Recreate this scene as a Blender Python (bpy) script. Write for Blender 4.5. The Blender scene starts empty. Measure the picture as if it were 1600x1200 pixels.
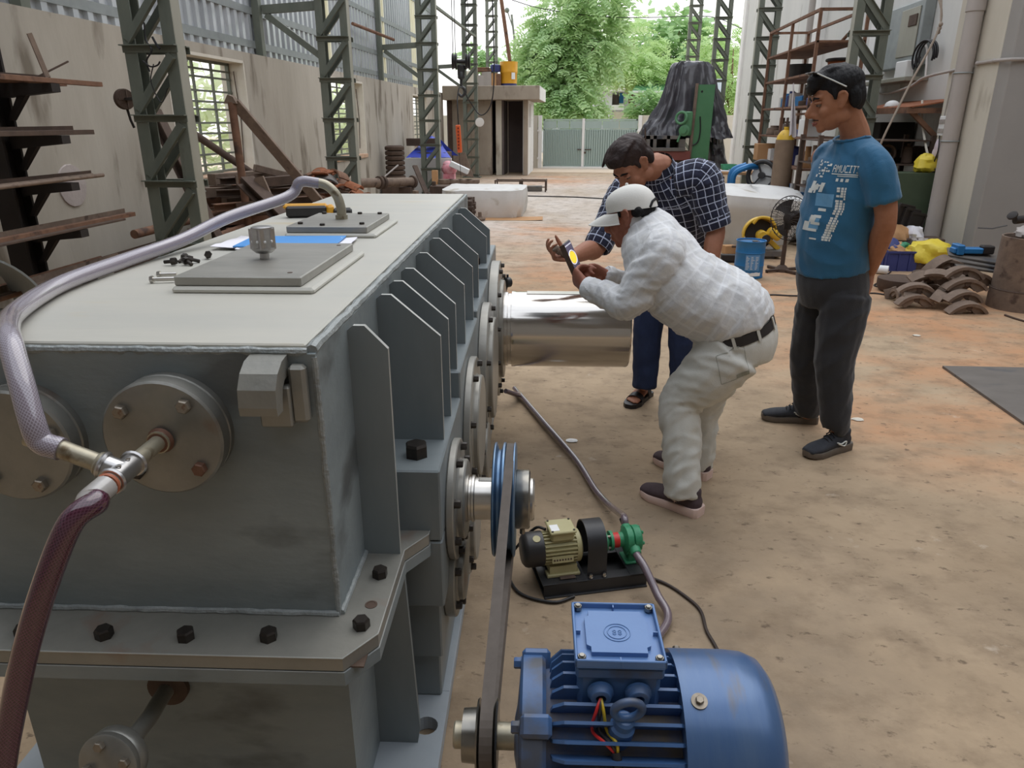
import bpy, bmesh, math, random
import numpy as np
from mathutils import Vector, Matrix, Euler, noise
R = math.radians
D = bpy.data
SC = bpy.context.scene
COL = SC.collection
rnd = random.Random(7)

# ---------------------------------------------------------------- camera, sky, sun, exposure
CAM_H, PITCH, YAW_W, YAW_G, FOC = 1.5, R(19.9), R(5.46), R(2.05), 1130.0
cd = D.cameras.new('camera'); cam = D.objects.new('camera', cd); COL.objects.link(cam)
cam.location = (0, 0, CAM_H); cam.rotation_euler = (math.pi/2 - PITCH, 0, YAW_W)
cd.sensor_fit = 'HORIZONTAL'; cd.sensor_width = 36.0; cd.lens = 36.0*FOC/1600.0
cd.clip_start = 0.05; cd.clip_end = 400
SC.camera = cam
w = D.worlds.new('overcast_sky'); SC.world = w; w.use_nodes = True
wn = w.node_tree.nodes; wl = w.node_tree.links
bg = wn['Background']
tc = wn.new('ShaderNodeTexCoord'); sx = wn.new('ShaderNodeSeparateXYZ'); rp = wn.new('ShaderNodeValToRGB')
wl.new(tc.outputs['Generated'], sx.inputs[0]); wl.new(sx.outputs['Z'], rp.inputs[0]); wl.new(rp.outputs[0], bg.inputs['Color'])
rp.color_ramp.elements[0].position = 0.0; rp.color_ramp.elements[0].color = (1.0, 0.99, 0.97, 1)
rp.color_ramp.elements[1].position = 0.7; rp.color_ramp.elements[1].color = (0.86, 0.91, 1.0, 1)
bg.inputs['Strength'].default_value = 1.25
sl = D.lights.new('sun', 'SUN'); so = D.objects.new('sun', sl); COL.objects.link(so)
sl.energy = 0.7; sl.angle = R(50); sl.color = (1.0, 0.96, 0.9); so.rotation_euler = (R(-28), R(12), 0)
SC.view_settings.view_transform = 'Standard'; SC.view_settings.look = 'None'
SC.view_settings.exposure = 0.42; SC.view_settings.gamma = 1.0; SC.view_settings.use_curve_mapping = False

# ---------------------------------------------------------------- layout: the photograph's sight lines met with planes of the place
def ray(px, py, a=YAW_W):
    x = (px-800)/FOC; y = (py-600)/FOC
    fw = math.cos(PITCH) - y*math.sin(PITCH); dn = math.sin(PITCH) + y*math.cos(PITCH)
    return Vector((x*math.cos(a) - fw*math.sin(a), x*math.sin(a) + fw*math.cos(a), -dn))
O = Vector((0, 0, CAM_H))
def PZ(px, py, z=0.0, a=YAW_W):
    r = ray(px, py, a); return O + r*((z-CAM_H)/r.z)
def PY(px, py, y, a=YAW_W):
    r = ray(px, py, a); return O + r*(y/r.y)
def PX(px, py, x, a=YAW_W):
    r = ray(px, py, a); return O + r*(x/r.x)
ROT_G = YAW_W - YAW_G            # the gearbox stands a little askew in the hall
MG = Matrix.Rotation(ROT_G, 4, 'Z')
def G2W(p): return MG @ Vector(p)
def W2G(p): return MG.inverted() @ Vector(p)

# ---------------------------------------------------------------- materials
def lin(c):
    return tuple(((v/255)/12.92 if v/255 <= .04045 else ((v/255+.055)/1.055)**2.4) for v in c[:3]) + (1,)
MATS = {}
def mat(name, c1, c2=None, scale=3.0, rough=.6, metal=0.0, bump=0.0, bscale=60.0, stretch=(1,1,1), mid=.5, width=.25,
        c3=None, s3=11.0, t3=.62, coat=0.0, spec=.5, trans=0.0, coord='Object', alpha=1.0, sheen=0.0, emit=None, es=1.0, aniso=0.0, detail=6.0):
    m = D.materials.new(name); m.use_nodes = True
    nt = m.node_tree; n = nt.nodes; l = nt.links; p = n['Principled BSDF']
    p.inputs['Roughness'].default_value = rough; p.inputs['Metallic'].default_value = metal
    p.inputs['Specular IOR Level'].default_value = spec
    p.inputs['Coat Weight'].default_value = coat; p.inputs['Coat Roughness'].default_value = .12
    p.inputs['Transmission Weight'].default_value = trans; p.inputs['Alpha'].default_value = alpha
    if sheen: p.inputs['Sheen Weight'].default_value = sheen
    p.inputs['Base Color'].default_value = lin(c1)
    tcn = n.new('ShaderNodeTexCoord'); mp = n.new('ShaderNodeMapping'); mp.inputs['Scale'].default_value = stretch
    l.new(tcn.outputs[coord], mp.inputs[0])
    last = None
    if c2 is not None:
        tx = n.new('ShaderNodeTexNoise'); tx.inputs['Scale'].default_value = scale; tx.inputs['Detail'].default_value = detail
        tx.inputs['Roughness'].default_value = .62
        l.new(mp.outputs[0], tx.inputs['Vector'])
        cr = n.new('ShaderNodeValToRGB'); e = cr.color_ramp.elements
        e[0].position = max(0, mid-width); e[1].position = min(1, mid+width); e[0].color = lin(c1); e[1].color = lin(c2)
        l.new(tx.outputs['Fac'], cr.inputs[0]); last = cr.outputs[0]
        if c3 is not None:
            t2 = n.new('ShaderNodeTexNoise'); t2.inputs['Scale'].default_value = s3; t2.inputs['Detail'].default_value = 8
            l.new(mp.outputs[0], t2.inputs['Vector'])
            mr = n.new('ShaderNodeMapRange'); mr.inputs[1].default_value = t3; mr.inputs[2].default_value = t3+.1; mr.clamp = True
            l.new(t2.outputs['Fac'], mr.inputs[0])
            mx = n.new('ShaderNodeMix'); mx.data_type = 'RGBA'; l.new(mr.outputs[0], mx.inputs[0]); l.new(last, mx.inputs[6]); mx.inputs[7].default_value = lin(c3)
            last = mx.outputs[2]
        l.new(last, p.inputs['Base Color'])
    if bump:
        tb = n.new('ShaderNodeTexNoise'); tb.inputs['Scale'].default_value = bscale; tb.inputs['Detail'].default_value = 4
        l.new(mp.outputs[0], tb.inputs['Vector'])
        b = n.new('ShaderNodeBump'); b.inputs['Strength'].default_value = bump; b.inputs['Distance'].default_value = .01
        l.new(tb.outputs['Fac'], b.inputs['Height']); l.new(b.outputs[0], p.inputs['Normal'])
    if emit is not None:
        p.inputs['Emission Color'].default_value = lin(emit); p.inputs['Emission Strength'].default_value = es
    MATS[name] = m
    return m
def nodes_of(m):
    return m.node_tree.nodes, m.node_tree.links, m.node_tree.nodes['Principled BSDF']

# ---------------------------------------------------------------- mesh builder
def frame(t, side=None):
    t = Vector(t).normalized()
    if side is None: side = Vector((0,0,1)) if abs(t.z) < .9 else Vector((1,0,0))
    s = Vector(side) - t*Vector(side).dot(t)
    if s.length < 1e-6: s = t.orthogonal()
    s.normalize()
    return t, s, t.cross(s)
def catmull(pts, k):
    P = [Vector(p) for p in pts]; out = []
    if len(P) < 3: k = max(k, 1)
    for i in range(len(P)-1):
        p0 = P[i-1] if i > 0 else P[i]*2-P[i+1]; p1 = P[i]; p2 = P[i+1]; p3 = P[i+2] if i+2 < len(P) else P[i+1]*2-P[i]
        for j in range(k):
            t = j/k; t2 = t*t; t3 = t2*t
            out.append(.5*((2*p1) + (p2-p0)*t + (2*p0-5*p1+4*p2-p3)*t2 + (3*p1-p0-3*p2+p3)*t3))
    out.append(P[-1]); return out
class MB:
    def __init__(s): s.v = []; s.f = []; s.sm = []; s.mi = []; s.uv = {}
    def add(s, vs, fs, smooth=False, m=0, uvs=None):
        b = len(s.v); s.v += [Vector(q) for q in vs]
        for i, f in enumerate(fs):
            if uvs is not None: s.uv[len(s.f)] = uvs[i]
            s.f.append(tuple(b+j for j in f)); s.sm.append(smooth); s.mi.append(m)
        return s
    def xbox(s, M, sx, sy, sz, bev=0.0, m=0):
        hx, hy, hz = sx/2, sy/2, sz/2; b = min(bev, hx*.9, hy*.9, hz*.9)
        if b <= 0:
            vs = [M @ Vector((x,y,z)) for x in (-hx,hx) for y in (-hy,hy) for z in (-hz,hz)]
            return s.add(vs, [(0,1,3,2),(4,6,7,5),(0,4,5,1),(2,3,7,6),(0,2,6,4),(1,5,7,3)], False, m)
        vs = []; ix = {}
        for i in (-1,1):
            for j in (-1,1):
                for k in (-1,1):
                    for a in range(3):
                        q = [i*hx, j*hy, k*hz]
                        for c in range(3):
                            if c != a: q[c] -= (i,j,k)[c]*b
                        ix[(i,j,k,a)] = len(vs); vs.append(M @ Vector(q))
        fs = []
        for a in range(3):
            o = [c for c in range(3) if c != a]
            for sg in (-1,1):
                q = []
                for u, v in ((-1,-1),(1,-1),(1,1),(-1,1)):
                    k = [0,0,0]; k[a] = sg; k[o[0]] = u; k[o[1]] = v; q.append(ix[(*k, a)])
                fs.append(tuple(q))
            for u in (-1,1):
                for v in (-1,1):
                    k0 = [0,0,0]; k0[a] = -1; k0[o[0]] = u; k0[o[1]] = v; k1 = list(k0); k1[a] = 1
                    fs.append((ix[(*k0,o[0])], ix[(*k1,o[0])], ix[(*k1,o[1])], ix[(*k0,o[1])]))
        for i in (-1,1):
            for j in (-1,1):
                for k in (-1,1): fs.append(tuple(ix[(i,j,k,a)] for a in range(3)))
        return s.add(vs, fs, False, m)
    def box(s, x0, x1, y0, y1, z0, z1, bev=0.0, m=0):
        return s.xbox(Matrix.Translation(((x0+x1)/2, (y0+y1)/2, (z0+z1)/2)), abs(x1-x0), abs(y1-y0), abs(z1-z0), bev, m)
    def bar(s, p0, p1, w, h, up=None, bev=0.0, m=0):
        p0 = Vector(p0); p1 = Vector(p1); t, sd, n = frame(p1-p0, up)
        M = Matrix((( n.x, t.x, sd.x, 0), (n.y, t.y, sd.y, 0), (n.z, t.z, sd.z, 0), (0,0,0,1))); M.translation = (p0+p1)/2
        return s.xbox(M, w, (p1-p0).length, h, bev, m)
    def section(s, p0, p1, prof, up=None, m=0):
        p0 = Vector(p0); p1 = Vector(p1); t, sd, n = frame(p1-p0, up); k = len(prof)
        vs = [q + n*a + sd*b for q in (p0, p1) for a, b in prof]
        fs = [(i, (i+1) % k, k+(i+1) % k, k+i) for i in range(k)] + [tuple(range(k-1,-1,-1)), tuple(range(k, 2*k))]
        return s.add(vs, fs, False, m)
    def prism(s, poly, o, ex, ey, ez, m=0):
        o = Vector(o); ex = Vector(ex); ey = Vector(ey); ez = Vector(ez); k = len(poly)
        vs = [o + ex*a + ey*b + ez*c for c in (0, 1) for a, b in poly]
        fs = [(i, (i+1) % k, k+(i+1) % k, k+i) for i in range(k)] + [tuple(range(k-1,-1,-1)), tuple(range(k, 2*k))]
        return s.add(vs, fs, False, m)
    def tube(s, path, r, n=10, caps=True, m=0, side=None, flat=1.0, vlen=None):
        P = [Vector(p) for p in path]; rr = r if isinstance(r, (list, tuple)) else [r]*len(P)
        t, sd, nn = frame(P[1]-P[0], side); vs = []; L = [0]
        for i, p in enumerate(P):
            tt = (P[min(i+1, len(P)-1)] - P[max(i-1, 0)]).normalized()
            sd = (sd - tt*sd.dot(tt)).normalized(); nn = tt.cross(sd)
            vs += [p + (nn*math.cos(2*math.pi*j/n)*flat + sd*math.sin(2*math.pi*j/n))*rr[i] for j in range(n)]
            if i: L.append(L[-1] + (P[i]-P[i-1]).length)
        fs = []; uv = []
        for i in range(len(P)-1):
            for j in range(n):
                fs.append((i*n+j, i*n+(j+1) % n, (i+1)*n+(j+1) % n, (i+1)*n+j))
                uv.append([(j/n, L[i]), ((j+1)/n, L[i]), ((j+1)/n, L[i+1]), (j/n, L[i+1])])
        s.add(vs, fs, True, m, uv)
        if caps:
            b = len(s.v) - len(vs)
            s.f += [tuple(b+j for j in range(n-1,-1,-1)), tuple(b+(len(P)-1)*n+j for j in range(n))]; s.sm += [False]*2; s.mi += [m]*2
        return s
    def cyl(s, p0, p1, r0, r1=None, n=20, bev=0.0, m=0):
        p0 = Vector(p0); p1 = Vector(p1); r1 = r0 if r1 is None else r1
        if bev:
            u = (p1-p0).normalized()*bev
            return s.tube([p0, p0+u, p1-u, p1], [r0-bev, r0, r1, r1-bev], n, True, m)
        return s.tube([p0, p1], [r0, r1], n, True, m)
    def lathe(s, prof, o, axis, n=28, m=0, side=None):
        o = Vector(o); t, sd, nn = frame(axis, side); vs = []
        for r, h in prof: vs += [o + t*h + (nn*math.cos(2*math.pi*j/n) + sd*math.sin(2*math.pi*j/n))*max(r, 1e-5) for j in range(n)]
        fs = [(i*n+j, i*n+(j+1) % n, (i+1)*n+(j+1) % n, (i+1)*n+j) for i in range(len(prof)-1) for j in range(n)]
        s.add(vs, fs, True, m)
        b = len(s.v)-len(vs); k = len(prof)-1
        s.f += [tuple(b+j for j in range(n-1,-1,-1)), tuple(b+k*n+j for j in range(n))]; s.sm += [False]*2; s.mi += [m]*2
        return s
    def ring(s, o, axis, r, tr, n=28, k=8, m=0, a0=0, a1=2*math.pi):
        o = Vector(o); t, sd, nn = frame(axis); full = abs(a1-a0-2*math.pi) < 1e-6
        P = [o + (nn*math.cos(a0+(a1-a0)*i/n) + sd*math.sin(a0+(a1-a0)*i/n))*r for i in range(n + 1)]
        if full:
            vs = []; fs = []
            for i in range(n):
                d = (P[i]-o).normalized()
                vs += [P[i] + (d*math.cos(2*math.pi*j/k) + t*math.sin(2*math.pi*j/k))*tr for j in range(k)]
                fs += [(i*k+j, i*k+(j+1) % k, ((i+1) % n)*k+(j+1) % k, ((i+1) % n)*k+j) for j in range(k)]
            return s.add(vs, fs, True, m)
        return s.tube(P, tr, k, True, m)
    def ball(s, c, rx, ry=None, rz=None, n=16, k=10, m=0, M=None):
        ry = rx if ry is None else ry; rz = rx if rz is None else rz; c = Vector(c); vs = []; fs = []
        for i in range(k+1):
            th = math.pi*i/k
            for j in range(n):
                q = Vector((rx*math.sin(th)*math.cos(2*math.pi*j/n), ry*math.sin(th)*math.sin(2*math.pi*j/n), rz*math.cos(th)))
                vs.append(c + (M @ q if M else q))
        fs = [(i*n+j, (i+1)*n+j, (i+1)*n+(j+1) % n, i*n+(j+1) % n) for i in range(k) for j in range(n)]
        return s.add(vs, fs, True, m)
    def hexbolt(s, p, axis, r, h, washer=0.0, m=0, side=None):
        p = Vector(p); a = Vector(axis).normalized()
        if washer: s.cyl(p, p+a*h*.14, washer, n=16, m=m); p = p + a*h*.14
        t, sd, nn = frame(a, side); vs = []
        for hh, rr in ((0, r), (h*.82, r), (h, r*.84)):
            vs += [p + a*hh + (nn*math.cos(math.pi*j/3) + sd*math.sin(math.pi*j/3))*rr for j in range(6)]
        fs = [(i*6+j, i*6+(j+1) % 6, (i+1)*6+(j+1) % 6, (i+1)*6+j) for i in range(2) for j in range(6)] + [(12,13,14,15,16,17), (5,4,3,2,1,0)]
        return s.add(vs, fs, False, m)
    def grid(s, fn, nu, nv, m=0, smooth=True, wrap=False):
        vs = [fn(i/(nu if wrap else nu), j/nv) for i in range(nu + (0 if wrap else 1)) for j in range(nv+1)]
        w_ = nv+1; q = nu if wrap else nu
        fs = []
        for i in range(nu):
            for j in range(nv):
                a = i*w_+j; b = ((i+1) % (nu if wrap else nu+1))*w_+j
                fs.append((a, b, b+1, a+1))
        return s.add(vs, fs, smooth, m)
    def mesh(s, name, mats, off=(0,0,0)):
        me = D.meshes.new(name); off = Vector(off)
        me.from_pydata([v-off for v in s.v], [], s.f)
        for m_ in (mats if isinstance(mats, (list, tuple)) else [mats]): me.materials.append(m_)
        me.polygons.foreach_set('use_smooth', s.sm); me.polygons.foreach_set('material_index', s.mi)
        if s.uv:
            ul = me.uv_layers.new(name='UVMap'); dat = ul.data
            for fi, q in s.uv.items():
                st = me.polygons[fi].loop_start
                for k, c in enumerate(q): dat[st+k].uv = c
        bm = bmesh.new(); bm.from_mesh(me); bmesh.ops.recalc_face_normals(bm, faces=bm.faces); bm.to_mesh(me); bm.free()
        if any(s.sm): me.set_sharp_from_angle(angle=R(38))
        me.update(); return me
BASE = {}
def link(name, me, parent=None, loc=(0,0,0), rot=(0,0,0)):
    o = D.objects.new(name, me); COL.objects.link(o)
    if parent is not None: o.parent = parent
    o.location = loc; o.rotation_euler = rot
    return o
def thing(name, label, cat, base=(0,0,0), fr='W', group=None, rotz=0.0):
    """Empty at the thing's base. fr 'W': parts are given in hall coordinates, 'G': in the gearbox's, 'L': in the thing's own"""
    o = D.objects.new(name, None); COL.objects.link(o); o.empty_display_size = .1
    if fr == 'G': o.location = G2W(base); o.rotation_euler = (0,0,ROT_G)
    else: o.location = base; o.rotation_euler = (0,0,rotz)
    BASE[o.name] = Vector((0,0,0)) if fr == 'L' else Vector(base)
    o['label'] = label; o['category'] = cat
    if group: o['group'] = group
    return o
def root_of(p):
    while p.parent is not None: p = p.parent
    return p
def part(name, mb, mats, parent, label=None, kind=None):
    o = link(name, mb.mesh(name, mats, BASE[root_of(parent).name]), parent)
    if label: o['label'] = label
    if kind: o['kind'] = kind
    return o
def inst(name, me, parent, loc, rot=(0,0,0), label=None):
    """a piece that shares its mesh; loc in the thing's frame"""
    o = link(name, me, parent, Vector(loc)-BASE[root_of(parent).name], rot)
    if label: o['label'] = label
    return o
def solo(name, mb, mats, label, cat, group=None, fr='W', kind=None):
    zs = min(v.z for v in mb.v); cx = sum(v.x for v in mb.v)/len(mb.v); cy = sum(v.y for v in mb.v)/len(mb.v)
    b = Vector((cx, cy, zs)); o = link(name, mb.mesh(name, mats, b), None, G2W(b) if fr == 'G' else b, (0,0,ROT_G) if fr == 'G' else (0,0,0))
    o['label'] = label; o['category'] = cat
    if group: o['group'] = group
    if kind: o['kind'] = kind
    BASE[o.name] = b
    return o
def struct(name, mb, mats, parent=None, label=None):
    o = link(name, mb.mesh(name, mats), parent)
    if parent is None: o['kind'] = 'structure'
    BASE[o.name] = Vector((0,0,0))
    if label: o['label'] = label
    return o
def align(d, up=None):
    """euler that turns local +Z to d"""
    return Vector(d).to_track_quat('Z', 'Y').to_euler()
# ---------------------------------------------------------------- the materials
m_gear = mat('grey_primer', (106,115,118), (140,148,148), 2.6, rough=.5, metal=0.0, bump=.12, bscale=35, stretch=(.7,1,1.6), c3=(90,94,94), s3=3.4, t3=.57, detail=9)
m_gear_top = mat('grey_primer_lit_top', (180,179,171), (196,192,180), 2.0, rough=.42, metal=.1, bump=.05, bscale=25, stretch=(.6,2.2,1), c3=(190,178,150), s3=3, t3=.63)  # same primer, paler: overhead light on the top put into its colour
m_gear_rib = mat('grey_primer_rib', (110,118,121), (136,143,144), 3, rough=.45, metal=.2, bump=.05, bscale=30, stretch=(1,1,.35))
m_gear_raw = mat('raw_ground_steel', (124,124,118), (150,147,138), 6, rough=.42, metal=.35, bump=.1, bscale=50, c3=(140,120,108), s3=5, t3=.58)
m_cover_plate = mat('cover_plate_steel', (140,138,131), (162,159,151), 6, rough=.4, metal=.45, bump=.04, stretch=(1,3,1))
m_disc = mat('blind_flange_steel', (116,117,113), (146,144,137), 8, rough=.36, metal=.55, bump=.06, c3=(120,104,92), s3=7, t3=.6)
m_weld = mat('weld_bead', (122,128,128), (160,164,162), 14, rough=.5, metal=.2, bump=.5, bscale=90)
m_foot = mat('pale_blue_grey_paint', (150,158,164), (164,170,174), 6, rough=.45, bump=.04)
m_bolt = mat('black_bolt', (46,42,40), (70,64,58), 40, rough=.45, metal=.7)
m_bolt_old = mat('stained_bolt', (122,112,98), (150,142,130), 50, rough=.4, metal=.7, c3=(110,78,58), s3=40, t3=.6)
m_bolt_rust = mat('rusty_bolt', (104,70,54), (122,92,76), 40, rough=.6, metal=.4)
m_shiny = mat('turned_steel', (196,192,186), (214,210,204), 3, rough=.17, metal=1.0, stretch=(.03,9,9), bump=.08, bscale=5)
m_shiny2 = mat('bright_steel', (190,186,178), (206,202,196), 30, rough=.28, metal=1.0)
m_chrome = mat('cast_alloy', (168,166,164), (196,194,192), 30, rough=.28, metal=.9)
m_pulley = mat('blued_pulley_steel', (66,108,152), (120,140,158), 16, rough=.3, metal=.6)
m_hub = mat('hub_steel', (120,118,112), (150,146,138), 14, rough=.25, metal=.9)
m_belt = mat('rubber_belt', (78,70,63), (94,85,78), 30, rough=.75)
m_pipe = mat('galvanised_pipe', (150,142,122), (178,172,154), 22, rough=.4, metal=.6, c3=(112,98,76), s3=26, t3=.58)
m_copper = mat('red_sealant', (170,96,66), (186,112,82), 20, rough=.5)
m_blue = mat('motor_blue', (54,87,132), (70,102,146), 8, rough=.4, bump=.05, c3=(70,74,84), s3=7, t3=.56)
m_blue_lid = mat('motor_lid_blue', (88,122,172), (98,132,180), 10, rough=.42, bump=.04)
m_cowl = mat('fan_cowl_blue', (58,90,136), (88,112,144), 5, rough=.3, metal=.25, bump=.03, stretch=(3,.6,.6), c3=(96,96,100), s3=7, t3=.63)
m_dust = mat('dusty_motor_blue', (66,86,120), (112,100,86), 9, rough=.75, mid=.52, width=.12)
m_cream = mat('cream_motor_paint', (168,160,116), (184,176,134), 9, rough=.5, bump=.05)
m_black = mat('black_paint', (36,36,38), (50,50,52), 8, rough=.42, bump=.03)
m_blackp = mat('black_plastic', (38,36,36), (48,46,46), 8, rough=.4)
m_green_pump = mat('green_cast_paint', (34,122,82), (66,150,108), 22, rough=.5, bump=.2, bscale=60)
m_cable = mat('black_cable', (50,38,32), (60,48,42), 8, rough=.6)
m_red = mat('red_wire', (196,44,40), rough=.4)
m_yellow = mat('yellow_wire', (206,176,50), rough=.4)
m_rust = mat('rusty_steel', (104,76,60), (140,104,82), 9, rough=.85, metal=.1, bump=.2, bscale=60, c3=(80,62,54), s3=7, t3=.58)
m_rust_o = mat('orange_rusty_steel', (122,72,46), (164,102,68), 9, rough=.9, bump=.25, bscale=50, c3=(92,62,48), s3=8, t3=.58)
m_rust_d = mat('dark_rusty_steel', (70,56,48), (96,78,66), 8, rough=.85, metal=.1, bump=.15, bscale=60)
m_iron = mat('brown_cast_iron', (104,88,76), (136,116,100), 12, rough=.8, bump=.2, bscale=60, c3=(84,68,58), s3=9, t3=.6)
m_darkbar = mat('dark_bar', (30,25,23), (44,36,32), 6, rough=.7)
m_column = mat('column_grey_green', (96,102,92), (120,124,112), 5, rough=.55, metal=.1, bump=.05, stretch=(1,1,.4), c3=(78,76,66), s3=5, t3=.62)
m_column_light = mat('lit_web_and_panel_grey', (146,144,130), (160,158,146), 5, rough=.5, metal=.1, bump=.05, stretch=(1,1,.3))  # light on the column webs put into the colour; also plain panel grey
m_plaster = mat('stained_plaster', (160,151,137), (194,187,174), 1.1, rough=.9, bump=.25, bscale=14, stretch=(1,1.2,.34), c3=(126,116,102), s3=2.4, t3=.56, detail=10)
m_plaster_r = mat('beige_plaster', (192,184,168), (208,202,188), 1.6, rough=.9, bump=.15, bscale=14, stretch=(1,1,.4), c3=(160,150,134), s3=2.4, t3=.6)
m_white_wall = mat('whitewashed_wall', (198,198,194), (216,215,210), 1.5, rough=.9, bump=.12, bscale=14, stretch=(1,1,.3), c3=(176,174,166), s3=3, t3=.62)
m_grey_wall = mat('grey_cement_plaster', (146,142,137), (158,154,149), 1.2, rough=.92, bump=.08, bscale=10)
m_reveal = mat('pale_reveal', (206,198,182), (222,216,204), 5, rough=.9, bump=.1)
m_brick_sill = mat('brick_sill', (190,150,122), (204,178,152), 12, rough=.9, bump=.2)
m_sheet = mat('galvanised_sheet', (170,175,180), (206,210,214), 3, rough=.3, metal=.35, stretch=(1,1,.25), bump=.02, c3=(130,128,124), s3=3, t3=.62)
m_trans = mat('translucent_sheet', (238,232,196), (246,242,216), 2, rough=.5, trans=.0, emit=None)
m_girt = mat('girt_grey', (132,138,138), (152,158,158), 6, rough=.5, metal=.2)
m_concrete = mat('grey_concrete', (146,134,120), (176,164,148), 2.2, rough=.92, bump=.2, bscale=20, stretch=(1,1,.5), c3=(122,110,98), s3=3, t3=.6)
m_concrete_w = mat('white_limewash', (224,222,218), (236,235,232), 2, rough=.9, bump=.1)
m_dark_in = mat('dark_interior', (92,84,82), (110,100,98), 2, rough=.95)
m_gate = mat('gate_grey_green', (156,174,168), (170,186,180), 2, rough=.5, metal=.15, stretch=(1,1,.3), c3=(150,146,128), s3=2.5, t3=.64)
m_white = mat('white_paint', (228,228,226), (236,236,234), 4, rough=.5)
m_skin = mat('brown_skin', (158,104,78), (172,118,92), 24, rough=.62, bump=.12, bscale=160)
m_skin_d = mat('ruddy_brown_skin', (144,88,68), (160,102,82), 24, rough=.62, bump=.12, bscale=160)
m_skin_t = mat('tanned_skin', (158,104,74), (174,120,90), 24, rough=.62, bump=.12, bscale=160)
m_hair = mat('black_hair', (14,13,14), (28,26,28), 30, rough=.6, spec=.25, bump=.8, bscale=80, stretch=(1,.2,.5))
m_hair_b = mat('dark_brown_hair', (36,25,23), (58,42,38), 30, rough=.55, spec=.3, bump=.8, bscale=80, stretch=(.3,1,.5))
m_lip = mat('lip_skin', (142,84,72), (152,94,82), 20, rough=.6)
m_edge = mat('worn_bright_edge', (176,178,174), (198,198,192), 30, rough=.4, metal=.5)
m_eye = mat('eye_white', (110,96,88), rough=.2)
m_iris = mat('dark_iris', (34,24,20), rough=.15)
m_tee = mat('teal_blue_jersey', (34,92,128), (46,108,144), 3, rough=.85, bump=.15, bscale=220, sheen=.2)
m_sweat = mat('charcoal_trousers', (40,40,43), (52,52,55), 4, rough=.95, bump=.15, bscale=200, sheen=.2)
m_jeans = mat('navy_jeans', (28,40,72), (44,58,92), 9, rough=.9, bump=.2, bscale=260)
m_chino = mat('pale_sage_trousers', (198,197,188), (210,208,200), 5, rough=.9, bump=.12, bscale=200)
m_cap = mat('white_cotton_cap', (222,220,212), (232,230,224), 8, rough=.9, bump=.1, bscale=200)
m_leather = mat('black_leather', (30,28,30), (44,40,42), 20, rough=.5)
m_shoe_b = mat('black_mesh_shoe', (38,40,46), (52,54,60), 30, rough=.8, bump=.3, bscale=260)
m_shoe_p = mat('plum_suede_shoe', (66,52,56), (80,66,68), 20, rough=.85, bump=.2, bscale=200)
m_sole_pk = mat('pale_pink_sole', (216,188,176), (224,198,188), 20, rough=.7)
m_sole_g = mat('grey_brown_sole', (96,86,76), (112,102,92), 20, rough=.7)
m_print = mat('white_print', (214,218,212), (226,228,222), 20, rough=.9)
m_print_b = mat('light_blue_print', (96,150,190), (120,170,204), 20, rough=.9)
m_orange = mat('orange_plastic', (214,92,44), (224,104,54), 8, rough=.45)
m_yel_p = mat('amber_plastic', (214,152,32), (226,166,46), 6, rough=.45)
m_tarp_b = mat('black_tarpaulin', (50,48,54), (72,70,76), 8, rough=.3, bump=.45, bscale=7, coat=.5)
m_tarp_w = mat('white_woven_tarpaulin', (206,204,200), (222,221,218), 4, rough=.7, bump=.15, bscale=60, c3=(176,168,154), s3=3, t3=.6)
m_tarp_blue = mat('blue_tarpaulin', (54,72,186), (70,90,204), 4, rough=.5, bump=.1)
m_machine_green = mat('machine_green', (74,124,84), (84,134,94), 4, rough=.45, bump=.04)
m_drum_blue = mat('drum_blue', (34,108,166), (46,122,178), 5, rough=.4, metal=.2, bump=.03)
m_saw_y = mat('saw_yellow', (206,164,40), (216,178,60), 8, rough=.5, c3=(160,130,60), s3=12, t3=.62)
m_card = mat('cardboard', (178,134,92), (192,150,108), 5, rough=.9)
m_paper = mat('white_paper', (228,226,232), (238,236,240), 5, rough=.8)
m_file = mat('blue_folder', (64,142,214), (76,154,222), 4, rough=.45)
m_bark = mat('bark', (112,92,72), (134,112,90), 12, rough=.95, bump=.3)
m_cyl = mat('brown_gas_cylinder', (110,90,72), (130,108,88), 6, rough=.7, bump=.05)
m_crate = mat('navy_crate', (48,56,110), (60,68,124), 6, rough=.5)
m_pvc = mat('grey_pvc_pipe', (164,156,150), (178,170,164), 4, rough=.6, bump=.05, stretch=(1,1,.4))
m_bag_y = mat('yellow_bag', (222,196,48), (232,210,80), 9, rough=.5, bump=.4, bscale=30)
m_plate = mat('dark_steel_plate', (98,92,86), (118,112,106), 3, rough=.6, metal=.2, c3=(72,76,82), s3=2.5, t3=.58, stretch=(1,2.5,1))
m_wire = mat('wire_black', (28,26,28), rough=.5)
m_rope = mat('grey_rope', (146,132,118), (160,146,132), 30, rough=.8)

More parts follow.
